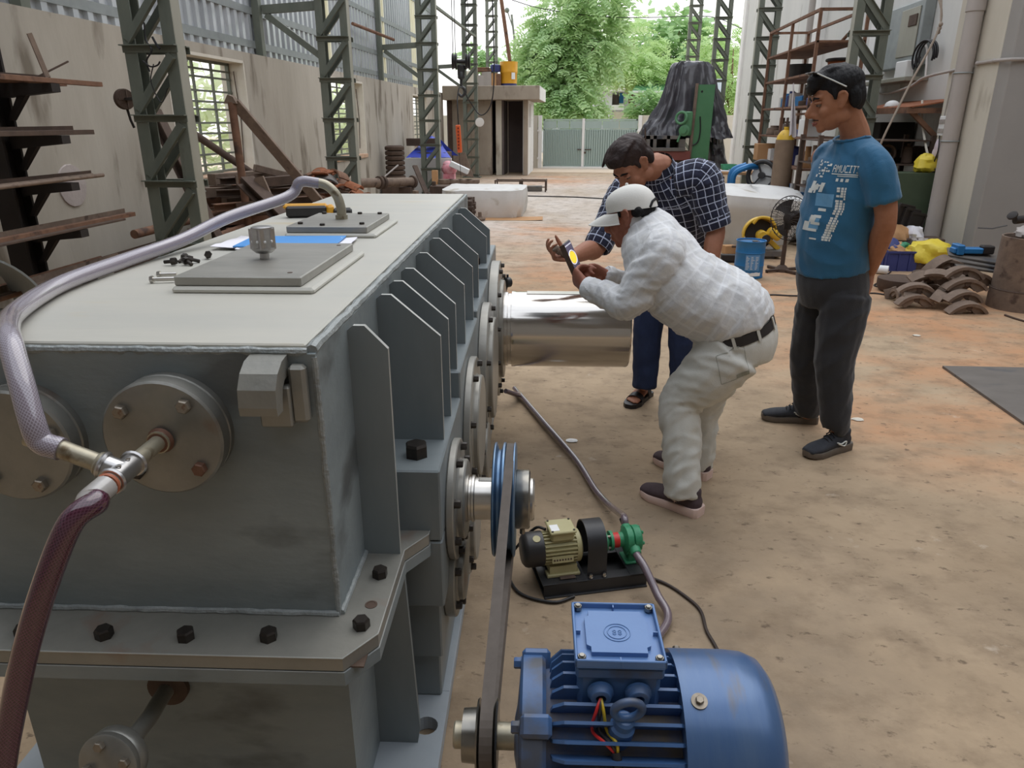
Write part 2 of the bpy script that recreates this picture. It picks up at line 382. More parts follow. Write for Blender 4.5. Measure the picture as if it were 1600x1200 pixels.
# plaid cloths: lines woven in the cloth's own UVs (metres along and around each sleeve and body)
def plaid(name, base, line, pitch, wid, faint=None, bump=.15):
    m = mat(name, base, rough=.9, sheen=.15); n, l, p = nodes_of(m)
    uvn = n.new('ShaderNodeUVMap'); uvn.uv_map = 'UVMap'; sp = n.new('ShaderNodeSeparateXYZ'); l.new(uvn.outputs[0], sp.inputs[0])
    def band(sock, pt, wd, off=0.0):
        a = n.new('ShaderNodeMath'); a.operation = 'ADD'; a.inputs[1].default_value = 50+off; l.new(sock, a.inputs[0])
        d = n.new('ShaderNodeMath'); d.operation = 'DIVIDE'; d.inputs[1].default_value = pt; l.new(a.outputs[0], d.inputs[0])
        f = n.new('ShaderNodeMath'); f.operation = 'FRACT'; l.new(d.outputs[0], f.inputs[0])
        g = n.new('ShaderNodeMath'); g.operation = 'LESS_THAN'; g.inputs[1].default_value = wd/pt; l.new(f.outputs[0], g.inputs[0])
        return g.outputs[0]
    cur = None
    col = lin(base)
    def over(prev, fac, c, amt):
        mu = n.new('ShaderNodeMath'); mu.operation = 'MULTIPLY'; mu.inputs[1].default_value = amt; l.new(fac, mu.inputs[0])
        mx = n.new('ShaderNodeMix'); mx.data_type = 'RGBA'; l.new(mu.outputs[0], mx.inputs[0])
        if prev is None: mx.inputs[6].default_value = col
        else: l.new(prev, mx.inputs[6])
        mx.inputs[7].default_value = lin(c); return mx.outputs[2]
    if faint:
        for c, ax in ((faint, 'X'), (faint, 'Y')): cur = over(cur, band(sp.outputs[ax], pitch, pitch*.45, pitch*.3), c, .55)
    for ax in 'XY': cur = over(cur, band(sp.outputs[ax], pitch, wid), line, .85)
    l.new(cur, p.inputs['Base Color'])
    tb = n.new('ShaderNodeTexNoise'); tb.inputs['Scale'].default_value = 35; tcn = n.new('ShaderNodeTexCoord'); l.new(tcn.outputs['Object'], tb.inputs['Vector'])
    b = n.new('ShaderNodeBump'); b.inputs['Strength'].default_value = bump; b.inputs['Distance'].default_value = .01; l.new(tb.outputs['Fac'], b.inputs['Height']); l.new(b.outputs[0], p.inputs['Normal'])
    return m
m_plaid = plaid('navy_plaid_cotton', (34,38,62), (196,204,226), .036, .0042, (22,25,44))
m_wplaid = plaid('white_plaid_cotton', (215,215,214), (223,224,225), .058, .010, (204,205,207), bump=.35)
# braided clear hose
def braid(name, c1, c2, rough=.25):
    m = mat(name, c1, rough=rough, coat=.8); n, l, p = nodes_of(m)
    uvn = n.new('ShaderNodeUVMap'); uvn.uv_map = 'UVMap'; outs = []
    for sg in (1, -1):
        sp = n.new('ShaderNodeSeparateXYZ'); l.new(uvn.outputs[0], sp.inputs[0])
        a = n.new('ShaderNodeMath'); a.operation = 'MULTIPLY'; a.inputs[1].default_value = 22*sg; l.new(sp.outputs['X'], a.inputs[0])
        b = n.new('ShaderNodeMath'); b.operation = 'MULTIPLY_ADD'; b.inputs[1].default_value = 170; l.new(sp.outputs['Y'], b.inputs[0]); l.new(a.outputs[0], b.inputs[2])
        f = n.new('ShaderNodeMath'); f.operation = 'FRACT'; l.new(b.outputs[0], f.inputs[0])
        g = n.new('ShaderNodeMath'); g.operation = 'LESS_THAN'; g.inputs[1].default_value = .26; l.new(f.outputs[0], g.inputs[0]); outs.append(g.outputs[0])
    mxm = n.new('ShaderNodeMath'); mxm.operation = 'MAXIMUM'; l.new(outs[0], mxm.inputs[0]); l.new(outs[1], mxm.inputs[1])
    mu = n.new('ShaderNodeMath'); mu.operation = 'MULTIPLY'; mu.inputs[1].default_value = .6; l.new(mxm.outputs[0], mu.inputs[0])
    mx = n.new('ShaderNodeMix'); mx.data_type = 'RGBA'; l.new(mu.outputs[0], mx.inputs[0]); mx.inputs[6].default_value = lin(c1); mx.inputs[7].default_value = lin(c2)
    l.new(mx.outputs[2], p.inputs['Base Color']); return m
m_hose = braid('clear_braided_hose', (126,116,124), (184,178,190), .14)
m_hose_r = braid('oil_filled_hose', (62,24,40), (100,62,80), .15)
m_hose_p = braid('brown_braided_hose', (92,76,82), (140,126,134))
# floor: dusty concrete with rusty dust drifts
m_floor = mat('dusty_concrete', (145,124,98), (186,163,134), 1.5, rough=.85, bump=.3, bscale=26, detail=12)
def floor_nodes():
    n, l, p = nodes_of(m_floor)
    src = p.inputs['Base Color'].links[0].from_socket
    g = n.new('ShaderNodeTexCoord')
    def layer(prev, c, fac):
        mx = n.new('ShaderNodeMix'); mx.data_type = 'RGBA'; l.new(fac, mx.inputs[0]); l.new(prev, mx.inputs[6]); mx.inputs[7].default_value = lin(c); return mx.outputs[2]
    def nz(scale, lo, hi, st=(1,1,1), det=8):
        mp = n.new('ShaderNodeMapping'); mp.inputs['Scale'].default_value = st; l.new(g.outputs['Object'], mp.inputs[0])
        t = n.new('ShaderNodeTexNoise'); t.inputs['Scale'].default_value = scale; t.inputs['Detail'].default_value = det; t.inputs['Roughness'].default_value = .65; l.new(mp.outputs[0], t.inputs['Vector'])
        mr = n.new('ShaderNodeMapRange'); mr.inputs[1].default_value = lo; mr.inputs[2].default_value = hi; l.new(t.outputs['Fac'], mr.inputs[0]); return mr.outputs[0]
    def patch(x, y, rx, ry):
        mp = n.new('ShaderNodeMapping'); mp.vector_type = 'TEXTURE'; mp.inputs['Location'].default_value = (x, y, 0); mp.inputs['Scale'].default_value = (rx, ry, 1); l.new(g.outputs['Object'], mp.inputs[0])
        gr = n.new('ShaderNodeTexGradient'); gr.gradient_type = 'SPHERICAL'; l.new(mp.outputs[0], gr.inputs[0]); return gr.outputs['Fac']
    def mth(op, a, b):
        q = n.new('ShaderNodeMath'); q.operation = op; q.use_clamp = True
        for i, x in enumerate((a, b)):
            if isinstance(x, (int, float)): q.inputs[i].default_value = x
            else: l.new(x, q.inputs[i])
        return q.outputs[0]
    # paler middle of the yard side: pale dust and daylight both put into colour
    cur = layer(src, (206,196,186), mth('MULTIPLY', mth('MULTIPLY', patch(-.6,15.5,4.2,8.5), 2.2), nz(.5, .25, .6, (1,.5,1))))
    # rusty dust drifts
    acc = None
    for x, y, rx, ry in ((2.6,6.6,2.6,2.6), (3.8,5.2,2.2,1.6), (1.0,7.2,1.6,1.1), (-.35,6.6,.9,1.9), (1.9,3.6,.9,.8), (-.8,20.5,2.4,2.6), (2.2,4.6,1.3,.9), (.2,8.2,1.5,1.2), (-.5,10.5,1.3,1.6)):
        q = patch(x, y, rx, ry); acc = q if acc is None else mth('ADD', acc, q)
    cur = layer(cur, (194,136,92), mth('MULTIPLY', mth('MULTIPLY', acc, 1.4), nz(1.1, .36, .70, (.7,1.3,1))))
    # darker grey round the gearbox, and dark scuffs
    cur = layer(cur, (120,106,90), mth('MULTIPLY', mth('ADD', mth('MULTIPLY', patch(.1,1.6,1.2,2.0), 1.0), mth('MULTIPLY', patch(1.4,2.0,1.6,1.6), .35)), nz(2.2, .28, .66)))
    cur = layer(cur, (112,94,74), mth('MULTIPLY', nz(5, .48, .7, (1,1.3,1), 10), .6)); cur = layer(cur, (92,76,60), mth('MULTIPLY', nz(17, .6, .7, (1,1.6,1), 4), .8))
    cur = layer(cur, (214,202,186), mth('MULTIPLY', nz(5, .64, .74), .5))
    l.new(cur, p.inputs['Base Color'])
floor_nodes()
m_yard = mat('yard_ground', (196,176,154), (212,196,176), .6, rough=.95, bump=.2, bscale=6)
def leafmat(name, c1, c2):
    m = mat(name, c1, c2, 1.1, rough=.55); n, l, p = nodes_of(m)
    p.inputs['Subsurface Weight'].default_value = 0.0
    tr = n.new('ShaderNodeBsdfTranslucent'); tr.inputs[0].default_value = lin(c2); mixs = n.new('ShaderNodeMixShader'); mixs.inputs[0].default_value = .45
    out = n['Material Output']; l.new(p.outputs[0], mixs.inputs[1]); l.new(tr.outputs[0], mixs.inputs[2]); l.new(mixs.outputs[0], out.inputs[0]); return m
m_leaf1 = leafmat('feathery_leaf', (160,196,152), (198,220,164))
m_leaf2 = leafmat('dense_leaf', (146,184,140), (184,212,156))
m_leaf_pale = leafmat('washed_leaf', (206,218,176), (226,234,200))
m_leaf3 = leafmat('lime_leaf', (166,202,136), (200,222,160))
# ================================================================ THE HALL
XL, XR = -4.15, 4.5
mb = MB()
def fl(u, v):
    x = -9 + 18*u; y = -5 + 29*v
    return Vector((x, y, 0))
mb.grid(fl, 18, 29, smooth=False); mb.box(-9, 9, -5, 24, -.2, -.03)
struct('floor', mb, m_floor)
mb = MB(); mb.box(-40, 40, 24, 90, -.2, -.002); mb.box(-40, -9, -5, 24, -.2, -.03); mb.box(9, 40, -5, 24, -.2, -.03)
yard = struct('ground', mb, m_yard)

# left masonry wall with three grilled windows
WT = 2.30
wins = [(7.45, 9.2, .92, 2.18), (12.4, 14.2, .93, 2.18), (18.35, 20.0, 1.0, 2.12)]
mb = MB(); T = .28; y0 = -5
for a, b, z0, z1 in wins:
    mb.box(XL-T, XL, y0, a, 0, WT); mb.box(XL-T, XL, a, b, 0, z0); mb.box(XL-T, XL, a, b, z1, WT); y0 = b
mb.box(XL-T, XL, y0, 22.3, 0, WT)
wall_l = struct('wall_left', mb, m_plaster)
# a round patch of fresh mortar where a pipe was walled in
c = PX(112, 290, XL); mb = MB(); mb.lathe([(.17, -.005), (.165, .012), (.12, .016), (.0, .017)], c, (1,0,0), 18)
part('mortar_patch', mb, mat('mortar_patch', (172,160,156), (186,176,170), 9, rough=.95, bump=.3, bscale=30), wall_l, 'round patch of paler mortar')
for i, (a, b, z0, z1) in enumerate(wins):
    mb = MB()   # reveal lining
    mb.box(XL-T-.01, XL+.002, b-.012, b+.02, z0, z1); mb.box(XL-T-.01, XL+.002, a-.02, a+.012, z0, z1); mb.box(XL-T-.01, XL+.002, a, b, z1-.012, z1+.02)
    W = struct('window_%d' % (i+1), mb, m_reveal)
    n = 7
    for k in range(n):
        sb = MB(); ya = a + (b-a)*k/n; sb.box(XL-T+.02, XL+.03, ya+.004, ya+(b-a)/n-.004, z0-.06, z0+.008 + .006*(k % 2), bev=.006); part('brick', sb, m_brick_sill, W)
    mb = MB(); xg = XL-.2; fw_ = .035
    for yy in (a+.02, b-.02): mb.box(xg-.02, xg+.02, yy-.02, yy+.02, z0, z1)
    for zz in (z0+.02, z1-.02): mb.box(xg-.02, xg+.02, a, b, zz-.02, zz+.02)
    part('window_frame', mb, m_column, W)
    vb = MB(); vb.box(-.012, .012, -.014, .014, z0, z1); vm = vb.mesh('mullion', m_column)
    for k in (1, 2, 3): inst('mullion', vm, W, (xg, a+(b-a)*k/4, 0))
    hb = MB(); hb.box(-.008, .008, a, b, -.011, .011); hm = hb.mesh('grille_bar', m_column)
    nb = 11
    for k in range(1, nb): inst('grille_bar', hm, W, (xg+.02, 0, z0 + (z1-z0)*(k + (.28 if k % 3 == 0 else 0))/nb))
    hk = MB(); hk.tube([(XL-.12, b-.03, z0+.1), (XL-.1, b-.02, (z0+z1)/2), (XL-.12, b-.03, z1-.1)], .006, 6)
    part('hinge_rod', hk, m_rust_d, W)

# corrugated cladding above: one object a sheet, with translucent strips
pitch = .19
def sheet_mesh(name, y0, y1, z0, z1, m):
    b = MB(); prof = []
    y = y0
    while y < y1-1e-6:
        for f, d in ((0, 0), (.42, 0), (.52, .034), (.90, .034)): prof.append((min(y+f*pitch, y1), d))
        y += pitch
    prof.append((y1, 0))
    X0 = XL-.14
    vs = [Vector((X0+d, yy, z)) for z in (z0, z1) for yy, d in prof]; k = len(prof)
    b.add(vs, [(i, i+1, k+i+1, k+i) for i in range(k-1)])
    return b
ys = -5.0; i = 0
trans_at = [(12.35, 12.92), (15.9, 16.47), (18.9, 19.47), (21.6, 22.17)]
edges = []
while ys < 22.17:
    nx = min(ys+.95, 22.17); m = m_sheet; nm = 'corrugated_sheet'
    for a, b in trans_at:
        if abs(ys-a) < 1e-6: nx = b; m = m_trans; nm = 'translucent_sheet'
        elif ys < a < nx: nx = a
    part(nm, sheet_mesh(nm, ys, nx, WT-.06, 7.2, m), m, wall_l); ys = nx
gp = [(0,0),(.065,0),(.065,.012),(.012,.012),(.012,.075),(0,.075)]
for z in (2.43, 2.82, 3.5, 4.3, 5.2, 6.1, 7.0):
    b = MB(); b.section((XL-.1, -5, z-.04), (XL-.1, 22.2, z-.04), [(-.0,0),(-.06,0),(-.06,.085),(0,.085)], up=(0,0,1)); part('girt', b, m_girt, wall_l)
for yy in (2.8, 5.63, 9.9, 15.8, 21.5):
    b = MB(); b.box(XL-.1, XL-.01, yy-.05, yy+.05, WT-.02, 7.2); part('cladding_post', b, m_column, wall_l)
b = MB(); b.tube([PY(551,37,13.8), PY(615,62,15.85)], .03, 8); part('rusty_rail', b, m_rust, wall_l, 'rust-brown rail along the sheeting')

# right side: white wall, concrete pier, grey cross wall
mb = MB(); mb.box(XR, XR+.25, 8.3, 23.4, 0, 7.2); wr = struct('wall_right', mb, m_white_wall)
mb = MB(); mb.box(4.15, XR+.02, 8.42, 9.5, 0, 7.2, bev=.012); struct('trim_1', mb, m_plaster_r)
mb = MB(); mb.box(4.15, 9, 8.2, 8.425, 0, 7.2, bev=.008); struct('wall_front', mb, m_grey_wall)
mb = MB(); mb.box(4.42, 5.0, 23.4, 23.75, 0, 7.2, bev=.02); mb.box(4.35, 4.5, 15.75, 16.1, 0, 7.2); mb.box(4.38, 4.5, 12.7, 12.95, 0, 7.2); struct('trim_2', mb, m_concrete_w)
mb = MB(); mb.box(-9, 9, -5.2, -5, 0, 7.2); struct('wall_back', mb, m_grey_wall)
mb = MB(); mb.box(8.8, 9, -5, 8.4, 0, 7.2); struct('wall_far_right', mb, m_grey_wall)

# lattice columns
def lattice(x0, x1, y, label, ztop=7.1, mirror=False, d=.13, z0=.09, sp=.487):
    t = thing('lattice_column', label, 'column', ((x0+x1)/2, y, 0), 'W', 'lattice columns of the hall')
    w = .095
    for s, xa in ((1, x0), (-1, x1)):
        cb = MB(); th = .012
        # channel: web faces outwards, flanges to front and back
        xw0, xw1 = sorted((xa, xa + s*th)); cb.box(xw0, xw1, y, y+d, 0, ztop, m=1)
        xf0, xf1 = sorted((xa, xa + s*w)); cb.box(xf0, xf1, y-.001, y+th, 0, ztop); cb.box(xf0, xf1, y+d-th, y+d+.001, 0, ztop)
        part('chord', cb, [m_column, m_column_light], t)
    hb = MB(); hb.box(x0-.01, x1+.01, -.05, .0, -.004, .004); hb.box(x0-.01, x1+.01, -.006, .0, -.05, .0); hm = hb.mesh('lacing_bar', m_column, (0,0,0))
    db = MB(); xa, xb = (x0+.04, x1-.04) if not mirror else (x1-.04, x0+.04)
    db.section((xa, 0, .03), (xb, 0, sp-.07), [(-.035,0),(.035,0),(.035,-.006),(-.029,-.006),(-.029,-.04),(-.035,-.04)], up=(0,1,0)); dm = db.mesh('diagonal_bar', m_column)
    k = 0
    while z0 + k*sp < ztop-.3:
        z = z0 + k*sp
        inst('lacing_bar', hm, t, (BASE[t.name].x*0 + 0, y-.002, z)); inst('diagonal_bar', dm, t, (0, y-.004, z))
        inst('lacing_bar', hm, t, (0, y+d+.05, z)); inst('diagonal_bar', dm, t, (0, y+d+.046, z))
        k += 1
    bp = MB(); bp.box(x0-.06, x1+.06, y-.08, y+d+.08, 0, .025, bev=.004); part('base_plate', bp, m_column, t)
    return t
XC = -3.04
for x, y, lab in ((XC, 5.63, 'nearest and thickest-looking lattice column on the left, before the first window'),
                  (XC, 9.9, 'second lattice column on the left, beside the middle window'),
                  (XC, 15.8, 'third lattice column on the left, in front of the blue tarpaulin'),
                  (XC+.03, 21.4, 'fourth lattice column on the left, standing before the concrete hut with a lamp on it'),
                  (XC-.1, 27.5, 'farthest lattice column on the left, rising behind the hut roof')):
    t = lattice(x-.41, x, y, lab)
    if y in (9.9, 15.8, 21.4, 5.63):
        z = 2.93 if y != 9.9 else 2.85; xw = XL-.02 if y != 9.9 else XL
        kb = MB(); kb.bar((xw, y+.06, z), (x-.39, y+.06, z+.04), .07, .1); part('bracket_arm', kb, m_column, t)
        kb = MB(); kb.bar((xw+.04, y+.06, z-.06), (x-.38, y+.06, z-.56), .06, .075); part('knee_brace', kb, m_column, t)
XRC = 3.15
for x, y, lab in ((XRC, 9.9, 'nearest lattice column on the right, behind the man in the teal shirt'),
                  (XRC, 15.4, 'second lattice column on the right, beside the steel shelf rack'),
                  (XRC+.02, 20.6, 'third lattice column on the right, behind the black tarpaulin'),
                  (XRC, 25.8, 'farthest pale lattice column on the right, in front of the trees')):
    lattice(x, x+.41, y, lab, mirror=True)
# longitudinal tie rails between far columns
mb = MB(); mb.bar((XC-.03, 15.9, 3.68), (XC, 21.5, 3.68), .05, .05); solo('tie_rail', mb, m_column, 'thin grey rail joining the third and fourth left lattice columns', 'rail')

# downpipes, conduit, cables and boxes on the right
mb = MB(); x = 4.06; yb = 8.95
mb.cyl((x, yb, .02), (x, yb, 7.1), .085, n=24); t = thing('downpipe', 'thick grey plastic downpipe on the beige pier', 'pipe', (x, yb, .02)); part('pipe', mb, m_pvc, t)
for z in (2.0, 1.30, 3.6):
    cb = MB(); cb.ring((x, yb, z), (0,0,1), .089, .008, 24, 6); cb.box(x+.06, 4.15, yb-.02, yb+.02, z-.012, z+.012); part('pipe_clip', cb, m_girt, t)
cb = MB(); cb.cyl((x, yb, 2.6), (x, yb, 2.85), .094, n=24); part('pipe_joint', cb, m_pvc, t)
mb = MB(); mb.cyl((4.41, 16.5, .02), (4.41, 16.5, 7.1), .08, n=16); solo('downpipe', mb, m_pvc, 'grey downpipe on the white wall behind the steel shelf', 'pipe')
mb = MB()
pts = [PX(1340,135,4.47), PX(1380,146,4.42), PX(1420,136,4.2), PX(1445,121,4.13), PX(1490,110,4.13), PX(1520,104,4.13)]
mb.tube(catmull(pts, 5), .017, 8); solo('conduit', mb, m_pvc, 'grey conduit sagging across the right wall behind the downpipe', 'conduit')
mb = MB(); pts = [PX(1527,99,4.13), PX(1553,95,4.13), PY(1575,93,8.18), PY(1600,92.5,8.18), PY(1700,91,8.18)]
mb.tube(catmull(pts, 4), .017, 8)
for q in ((1527,99),(1553,95)): mb.ball(PX(*q,4.13), .024, n=8, k=6)
solo('conduit', mb, m_pvc, 'grey conduit running level along the darker grey cross wall', 'conduit')
# switch board
c = PX(1474, 197, 4.13); t = thing('switch_board', 'white electrical switch board with sockets beside the downpipe', 'switch board', c)
mb = MB(); mb.xbox(Matrix.Translation(c), .04, .17, .22, .008); part('board', mb, m_white, t)
for k in range(2):
    for j in range(3):
        mb = MB(); mb.xbox(Matrix.Translation(c + Vector((-.024, -.05+.05*j, .05-.1*k))), .014, .034, .05, .004); part('switch', mb, m_pvc, t)
mb = MB(); a = c + Vector((-.01, 0, .11)); mb.tube([a, PX(1487,130,4.12), PX(1489,113,4.12)], .008, 6); solo('conduit', mb, m_pvc, 'thin vertical conduit rising from the white switch board', 'conduit')
c = PX(1464, 232, 4.12); mb = MB()
mb.ball(c, .03, .045, .11, 10, 8); mb.ball(c+Vector((-.01,.02,-.06)), .025, .04, .07, 10, 8); solo('plastic_bag', mb, mat('thin_plastic_bag', (206,190,204), (222,212,220), 20, rough=.4, bump=.5, bscale=40), 'small pale plastic bag hanging under the switch board', 'bag')
mb = MB(); mb.tube(catmull([PX(1468,212,4.1), PX(1466,235,4.08), PX(1458,258,4.08), PX(1462,265,4.1)], 5), .007, 6); solo('plug_lead', mb, m_wire, 'short black lead hanging from the switch board', 'cable')
mb = MB(); mb.tube(catmull([PX(1457,250,4.12), PX(1447,290,4.12), PX(1440,318,4.1), PX(1438,330,4.1)], 6), .008, 6); solo('wall_cable', mb, m_pvc, 'thin grey cable running down the pier left of the downpipe', 'cable')
mb = MB(); mb.tube(catmull([PX(1441,157,4.13), PX(1441,190,4.12), PX(1447,230,4.1), PX(1455,268,4.1), PX(1453,320,4.08)], 6), .014, 8); solo('wall_cable', mb, m_reveal, 'pale thick cable hanging down the pier from the end of the rusty canopy', 'cable')
mb = MB(); mb.tube(catmull([PX(1456,-30,3.9), PX(1470,34,3.9), PX(1420,135,3.6), PX(1385,205,3.4), PX(1372,235,3.35)], 8), .012, 6); mb.tube([PX(1472,-30,3.9), PX(1470,34,3.9)], .01, 6)
for k in range(3): mb.ball(PX(1470-k*2, 38+6*k, 3.89), .024, n=8, k=6)
solo('guy_rope', mb, m_rope, 'grey rope with a knot slanting down in front of the right wall', 'rope')
# grey distribution panel and cable coils on the white wall
t = thing('distribution_panel', 'large grey electrical panel on the white wall behind the nearest right column', 'electrical panel', (XR-.1, 11.6, 2.05))
mb = MB(); mb.box(XR-.14, XR-.002, 11.0, 12.45, 2.22, 3.02, bev=.01); part('cabinet', mb, m_girt, t)
mb = MB(); mb.box(XR-.155, XR-.14, 11.1, 11.7, 2.35, 2.95, bev=.005); part('panel_door', mb, m_column_light, t)
mb = MB(); mb.box(XR-.17, XR-.155, 11.14, 11.4, 2.72, 2.86, bev=.005); part('meter_window', mb, m_rust_d, t)
mb = MB(); mb.box(XR-.3, XR-.002, 10.85, 12.5, 2.02, 2.07, bev=.004); part('panel_shelf', mb, m_column_light, t)
mb = MB(); mb.box(XR-.26, XR-.15, 10.98, 11.35, 2.07, 2.28, bev=.01); part('junction_box', mb, m_white, t)
mb = MB(); c = Vector((XR-.12, 10.7, 2.32))
for k in range(3): mb.ring(c + Vector((-.02*k, .03*k, -.01*k)), (1,.25,0), .17+.012*k, .013, 24, 6, a0=-.3, a1=math.pi*1.25)
mb.tube(catmull([c+Vector((0,.25,.0)), c+Vector((-.05,.3,-.15)), c+Vector((-.08,.42,-.2))], 5), .02, 8)
solo('cable_coil', mb, m_wire, 'coil of black cable hanging beside the grey electrical panel', 'cable')
mb = MB(); mb.tube(catmull([PX(1405,70,XR-.05), PX(1413,58,XR-.05), PX(1430,56,XR-.05), PX(1447,72,XR-.1), PX(1448,95,XR-.2), PX(1446,122,XR-.3)], 6), .014, 8); solo('cable_loop', mb, m_pvc, 'pale cable looping from the panel down to the conduit', 'cable')
# unseen roof strip added behind the camera to darken surfaces facing it; the yard end is open to the sky
mb = MB(); mb.box(-4.4, 9, -5, -2.2, 7.2, 7.26); struct('shade_ceiling', mb, m_sheet)
# ================================================================ THE GEARBOX (its own frame: X across, Y along, Z up)
GX0, GX1, GY0, GY1, GT, ZF = -1.08, -.38, 1.17, 3.97, 1.14, .56
gb = thing('gearbox', 'huge grey primed steel gearbox with side ribs and a bolted split flange', 'gearbox', (-.72, 2.57, 0), 'G')
def gpart(name, mb, m, parent=None, label=None): return part(name, mb, m, parent or gb, label)
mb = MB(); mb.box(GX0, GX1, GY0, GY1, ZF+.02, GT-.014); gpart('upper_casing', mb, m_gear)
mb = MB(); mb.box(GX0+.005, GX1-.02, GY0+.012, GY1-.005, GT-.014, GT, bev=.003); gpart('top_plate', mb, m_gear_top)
mb = MB()
def bead(p0, p1, r, n, seed):
    p0 = Vector(p0); p1 = Vector(p1); g = random.Random(seed); P = []
    t, s_, n_ = frame(p1-p0)
    for i in range(n+1): P.append(p0.lerp(p1, i/n) + s_*g.uniform(-.12,.12)*r + n_*g.uniform(-.12,.12)*r)
    mb.tube(P, [r*g.uniform(.82,1.12) for _ in P], 8)
bead((GX1-.009, GY0+.01, GT-.010), (GX1-.009, GY1, GT-.010), .010, 90, 1)
bead((GX0, GY0+.006, GT-.012), (GX1-.015, GY0+.006, GT-.012), .008, 40, 2)
bead((GX0+.006, GY0+.01, GT-.012), (GX0+.006, GY1, GT-.012), .011, 60, 3)
bead((GX1-.002, GY0+.002, ZF+.03), (GX1-.002, GY0+.002, GT-.02), .006, 24, 4)
bead((GX0, GY0-.001, ZF+.033), (GX1, GY0-.001, ZF+.033), .007, 40, 5); bead((GX1+.002, GY0, ZF+.033), (GX1+.002, 1.5, ZF+.033), .007, 20, 6)
gpart('weld_bead', mb, m_weld)
# lower casing
mb = MB(); mb.box(GX0, GX1, GY0+.01, GY1, .03, ZF-.02); gpart('lower_casing', mb, m_gear)
mb = MB()
hx, hy, hr = -.272, 1.44, .030
mb.box(-.62, -.225, 1.56, 3.98, .002, .042, bev=.003); mb.box(-1.24, -.84, 1.15, 3.98, .002, .042, bev=.003)
ring = [(hx+hr*math.cos(2*math.pi*i/16), hy+hr*math.sin(2*math.pi*i/16)) for i in range(16)]
x0_, x1_, y0_, y1_ = -.5, -.225, 1.16, 1.56      # near end of the foot, cut through by the bolt hole
outer = []
for (px_, py_) in ring:
    dx, dy = px_-hx, py_-hy; k = min((((x1_-hx) if dx > 0 else (x0_-hx))/dx) if abs(dx) > 1e-6 else 9e9, (((y1_-hy) if dy > 0 else (y0_-hy))/dy) if abs(dy) > 1e-6 else 9e9); outer.append((hx+dx*k, hy+dy*k))
corners = [(x0_,y0_), (x1_,y0_), (x1_,y1_), (x0_,y1_)]
vs = [Vector((*q, z)) for z in (.042, .002) for q in ring] + [Vector((*q, .042)) for q in outer] + [Vector((*q, .042)) for q in corners]
fs = [(i, (i+1) % 16, 16+(i+1) % 16, 16+i) for i in range(16)] + [(i, 32+i, 32+(i+1) % 16, (i+1) % 16) for i in range(16)]
for ci, c in enumerate(corners):
    a = math.atan2(c[1]-hy, c[0]-hx) % (2*math.pi); i = int(a/(2*math.pi)*16) % 16; fs.append((32+i, 48+ci, 32+(i+1) % 16))
b_ = len(vs); vs += [Vector((*q, z)) for z in (.042, .002) for q in corners]; fs += [(b_+i, b_+(i+1) % 4, b_+4+(i+1) % 4, b_+4+i) for i in range(4)]
mb.add(vs, fs)
gpart('foot_plate', mb, m_foot, label='pale foot plate with a round bolt hole')
# split flange: two chamfered plates
def outline(e=0.0):
    xf, yf = -.294+e, 1.047-e
    return [(-1.19, yf), (xf-.05, yf), (xf, yf+.07), (xf, 1.40), (xf+.045, 1.47), (xf+.045, 1.53), (GX1-.03, 1.53), (GX1-.03, GY0+.06), (GX0+.03, GY0+.06), (GX0+.03, 4.02), (-1.19, 4.02)]
for nm, z0, z1, e, lab in (('upper_flange', ZF+.0015, ZF+.03, 0, 'upper split flange with bare rubbed edges'), ('lower_flange', ZF-.03, ZF-.0015, .002, None)):
    mb = MB(); mb.prism(outline(e), (0,0,z0), (1,0,0), (0,1,0), (0,0,z1-z0)); gpart(nm, mb, m_gear_raw if z1 > ZF+.01 else m_gear, label=lab)
mb = MB(); oo = outline(.0005)
for z in (ZF+.0297, ZF-.002): mb.tube([Vector((x, y, z)) for x, y in oo[0:6]], .0014, 6)
gpart('worn_edge', mb, m_edge, label='bright worn edges of the flange')
mb = MB(); mb.box(-1.18, -.31, 1.06, 1.2, ZF-.0016, ZF+.0016); gpart('gasket', mb, m_rust_d)
hb = MB(); hb.hexbolt((0,0,0), (0,0,1), .0165, .02, washer=0); hmesh = hb.mesh('flange_bolt', m_bolt)
for x, y, a in ((-.96,1.09,.3), (-.806,1.09,.1), (-.65,1.09,.5), (-.495,1.095,.2), (-.329,1.134,.7), (-.328,1.30,.0), (-1.13,1.12,.4)):
    inst('flange_bolt', hmesh, gb, (x, y, ZF+.03), (0,0,a))
mb = MB(); mb.lathe([(.0125,.0), (.0125,.0012), (.009,.0012), (.009,.0004)], PZ(580,945,ZF+.03,YAW_G), (0,0,1), 16); gpart('dowel_hole', mb, m_rust_d)
# stepped bearing housings on the near side
XH = -.22
for i, (ya, yb, h) in enumerate(((1.485,1.96,.187), (1.96,2.58,.265), (2.58,3.15,.29), (3.15,3.78,.34))):
    mb = MB(); mb.box(GX1-.05, XH, ya, yb, ZF+.0012, ZF+h, bev=.004); gpart('housing_cap', mb, m_gear_rib)
    mb = MB(); mb.box(GX1-.05, XH, ya, yb, ZF-h, ZF-.0012, bev=.004); gpart('housing_base', mb, m_gear_rib)
mb = MB()
mb.box(GX1-.04, -.235, 1.52, 3.75, .19, .40, bev=.004); mb.box(GX1-.04, -.245, 1.545, 3.75, .042, .19, bev=.004); gpart('side_pedestal', mb, m_gear_rib)
hb = MB(); hb.hexbolt((0,0,0), (0,0,1), .028, .034); hm2 = hb.mesh('housing_bolt', m_bolt)
for y, h in ((1.565,.187), (2.03,.265), (2.66,.29), (3.23,.34)): inst('housing_bolt', hm2, gb, (-.285, y, ZF+h), (0,0,.2))
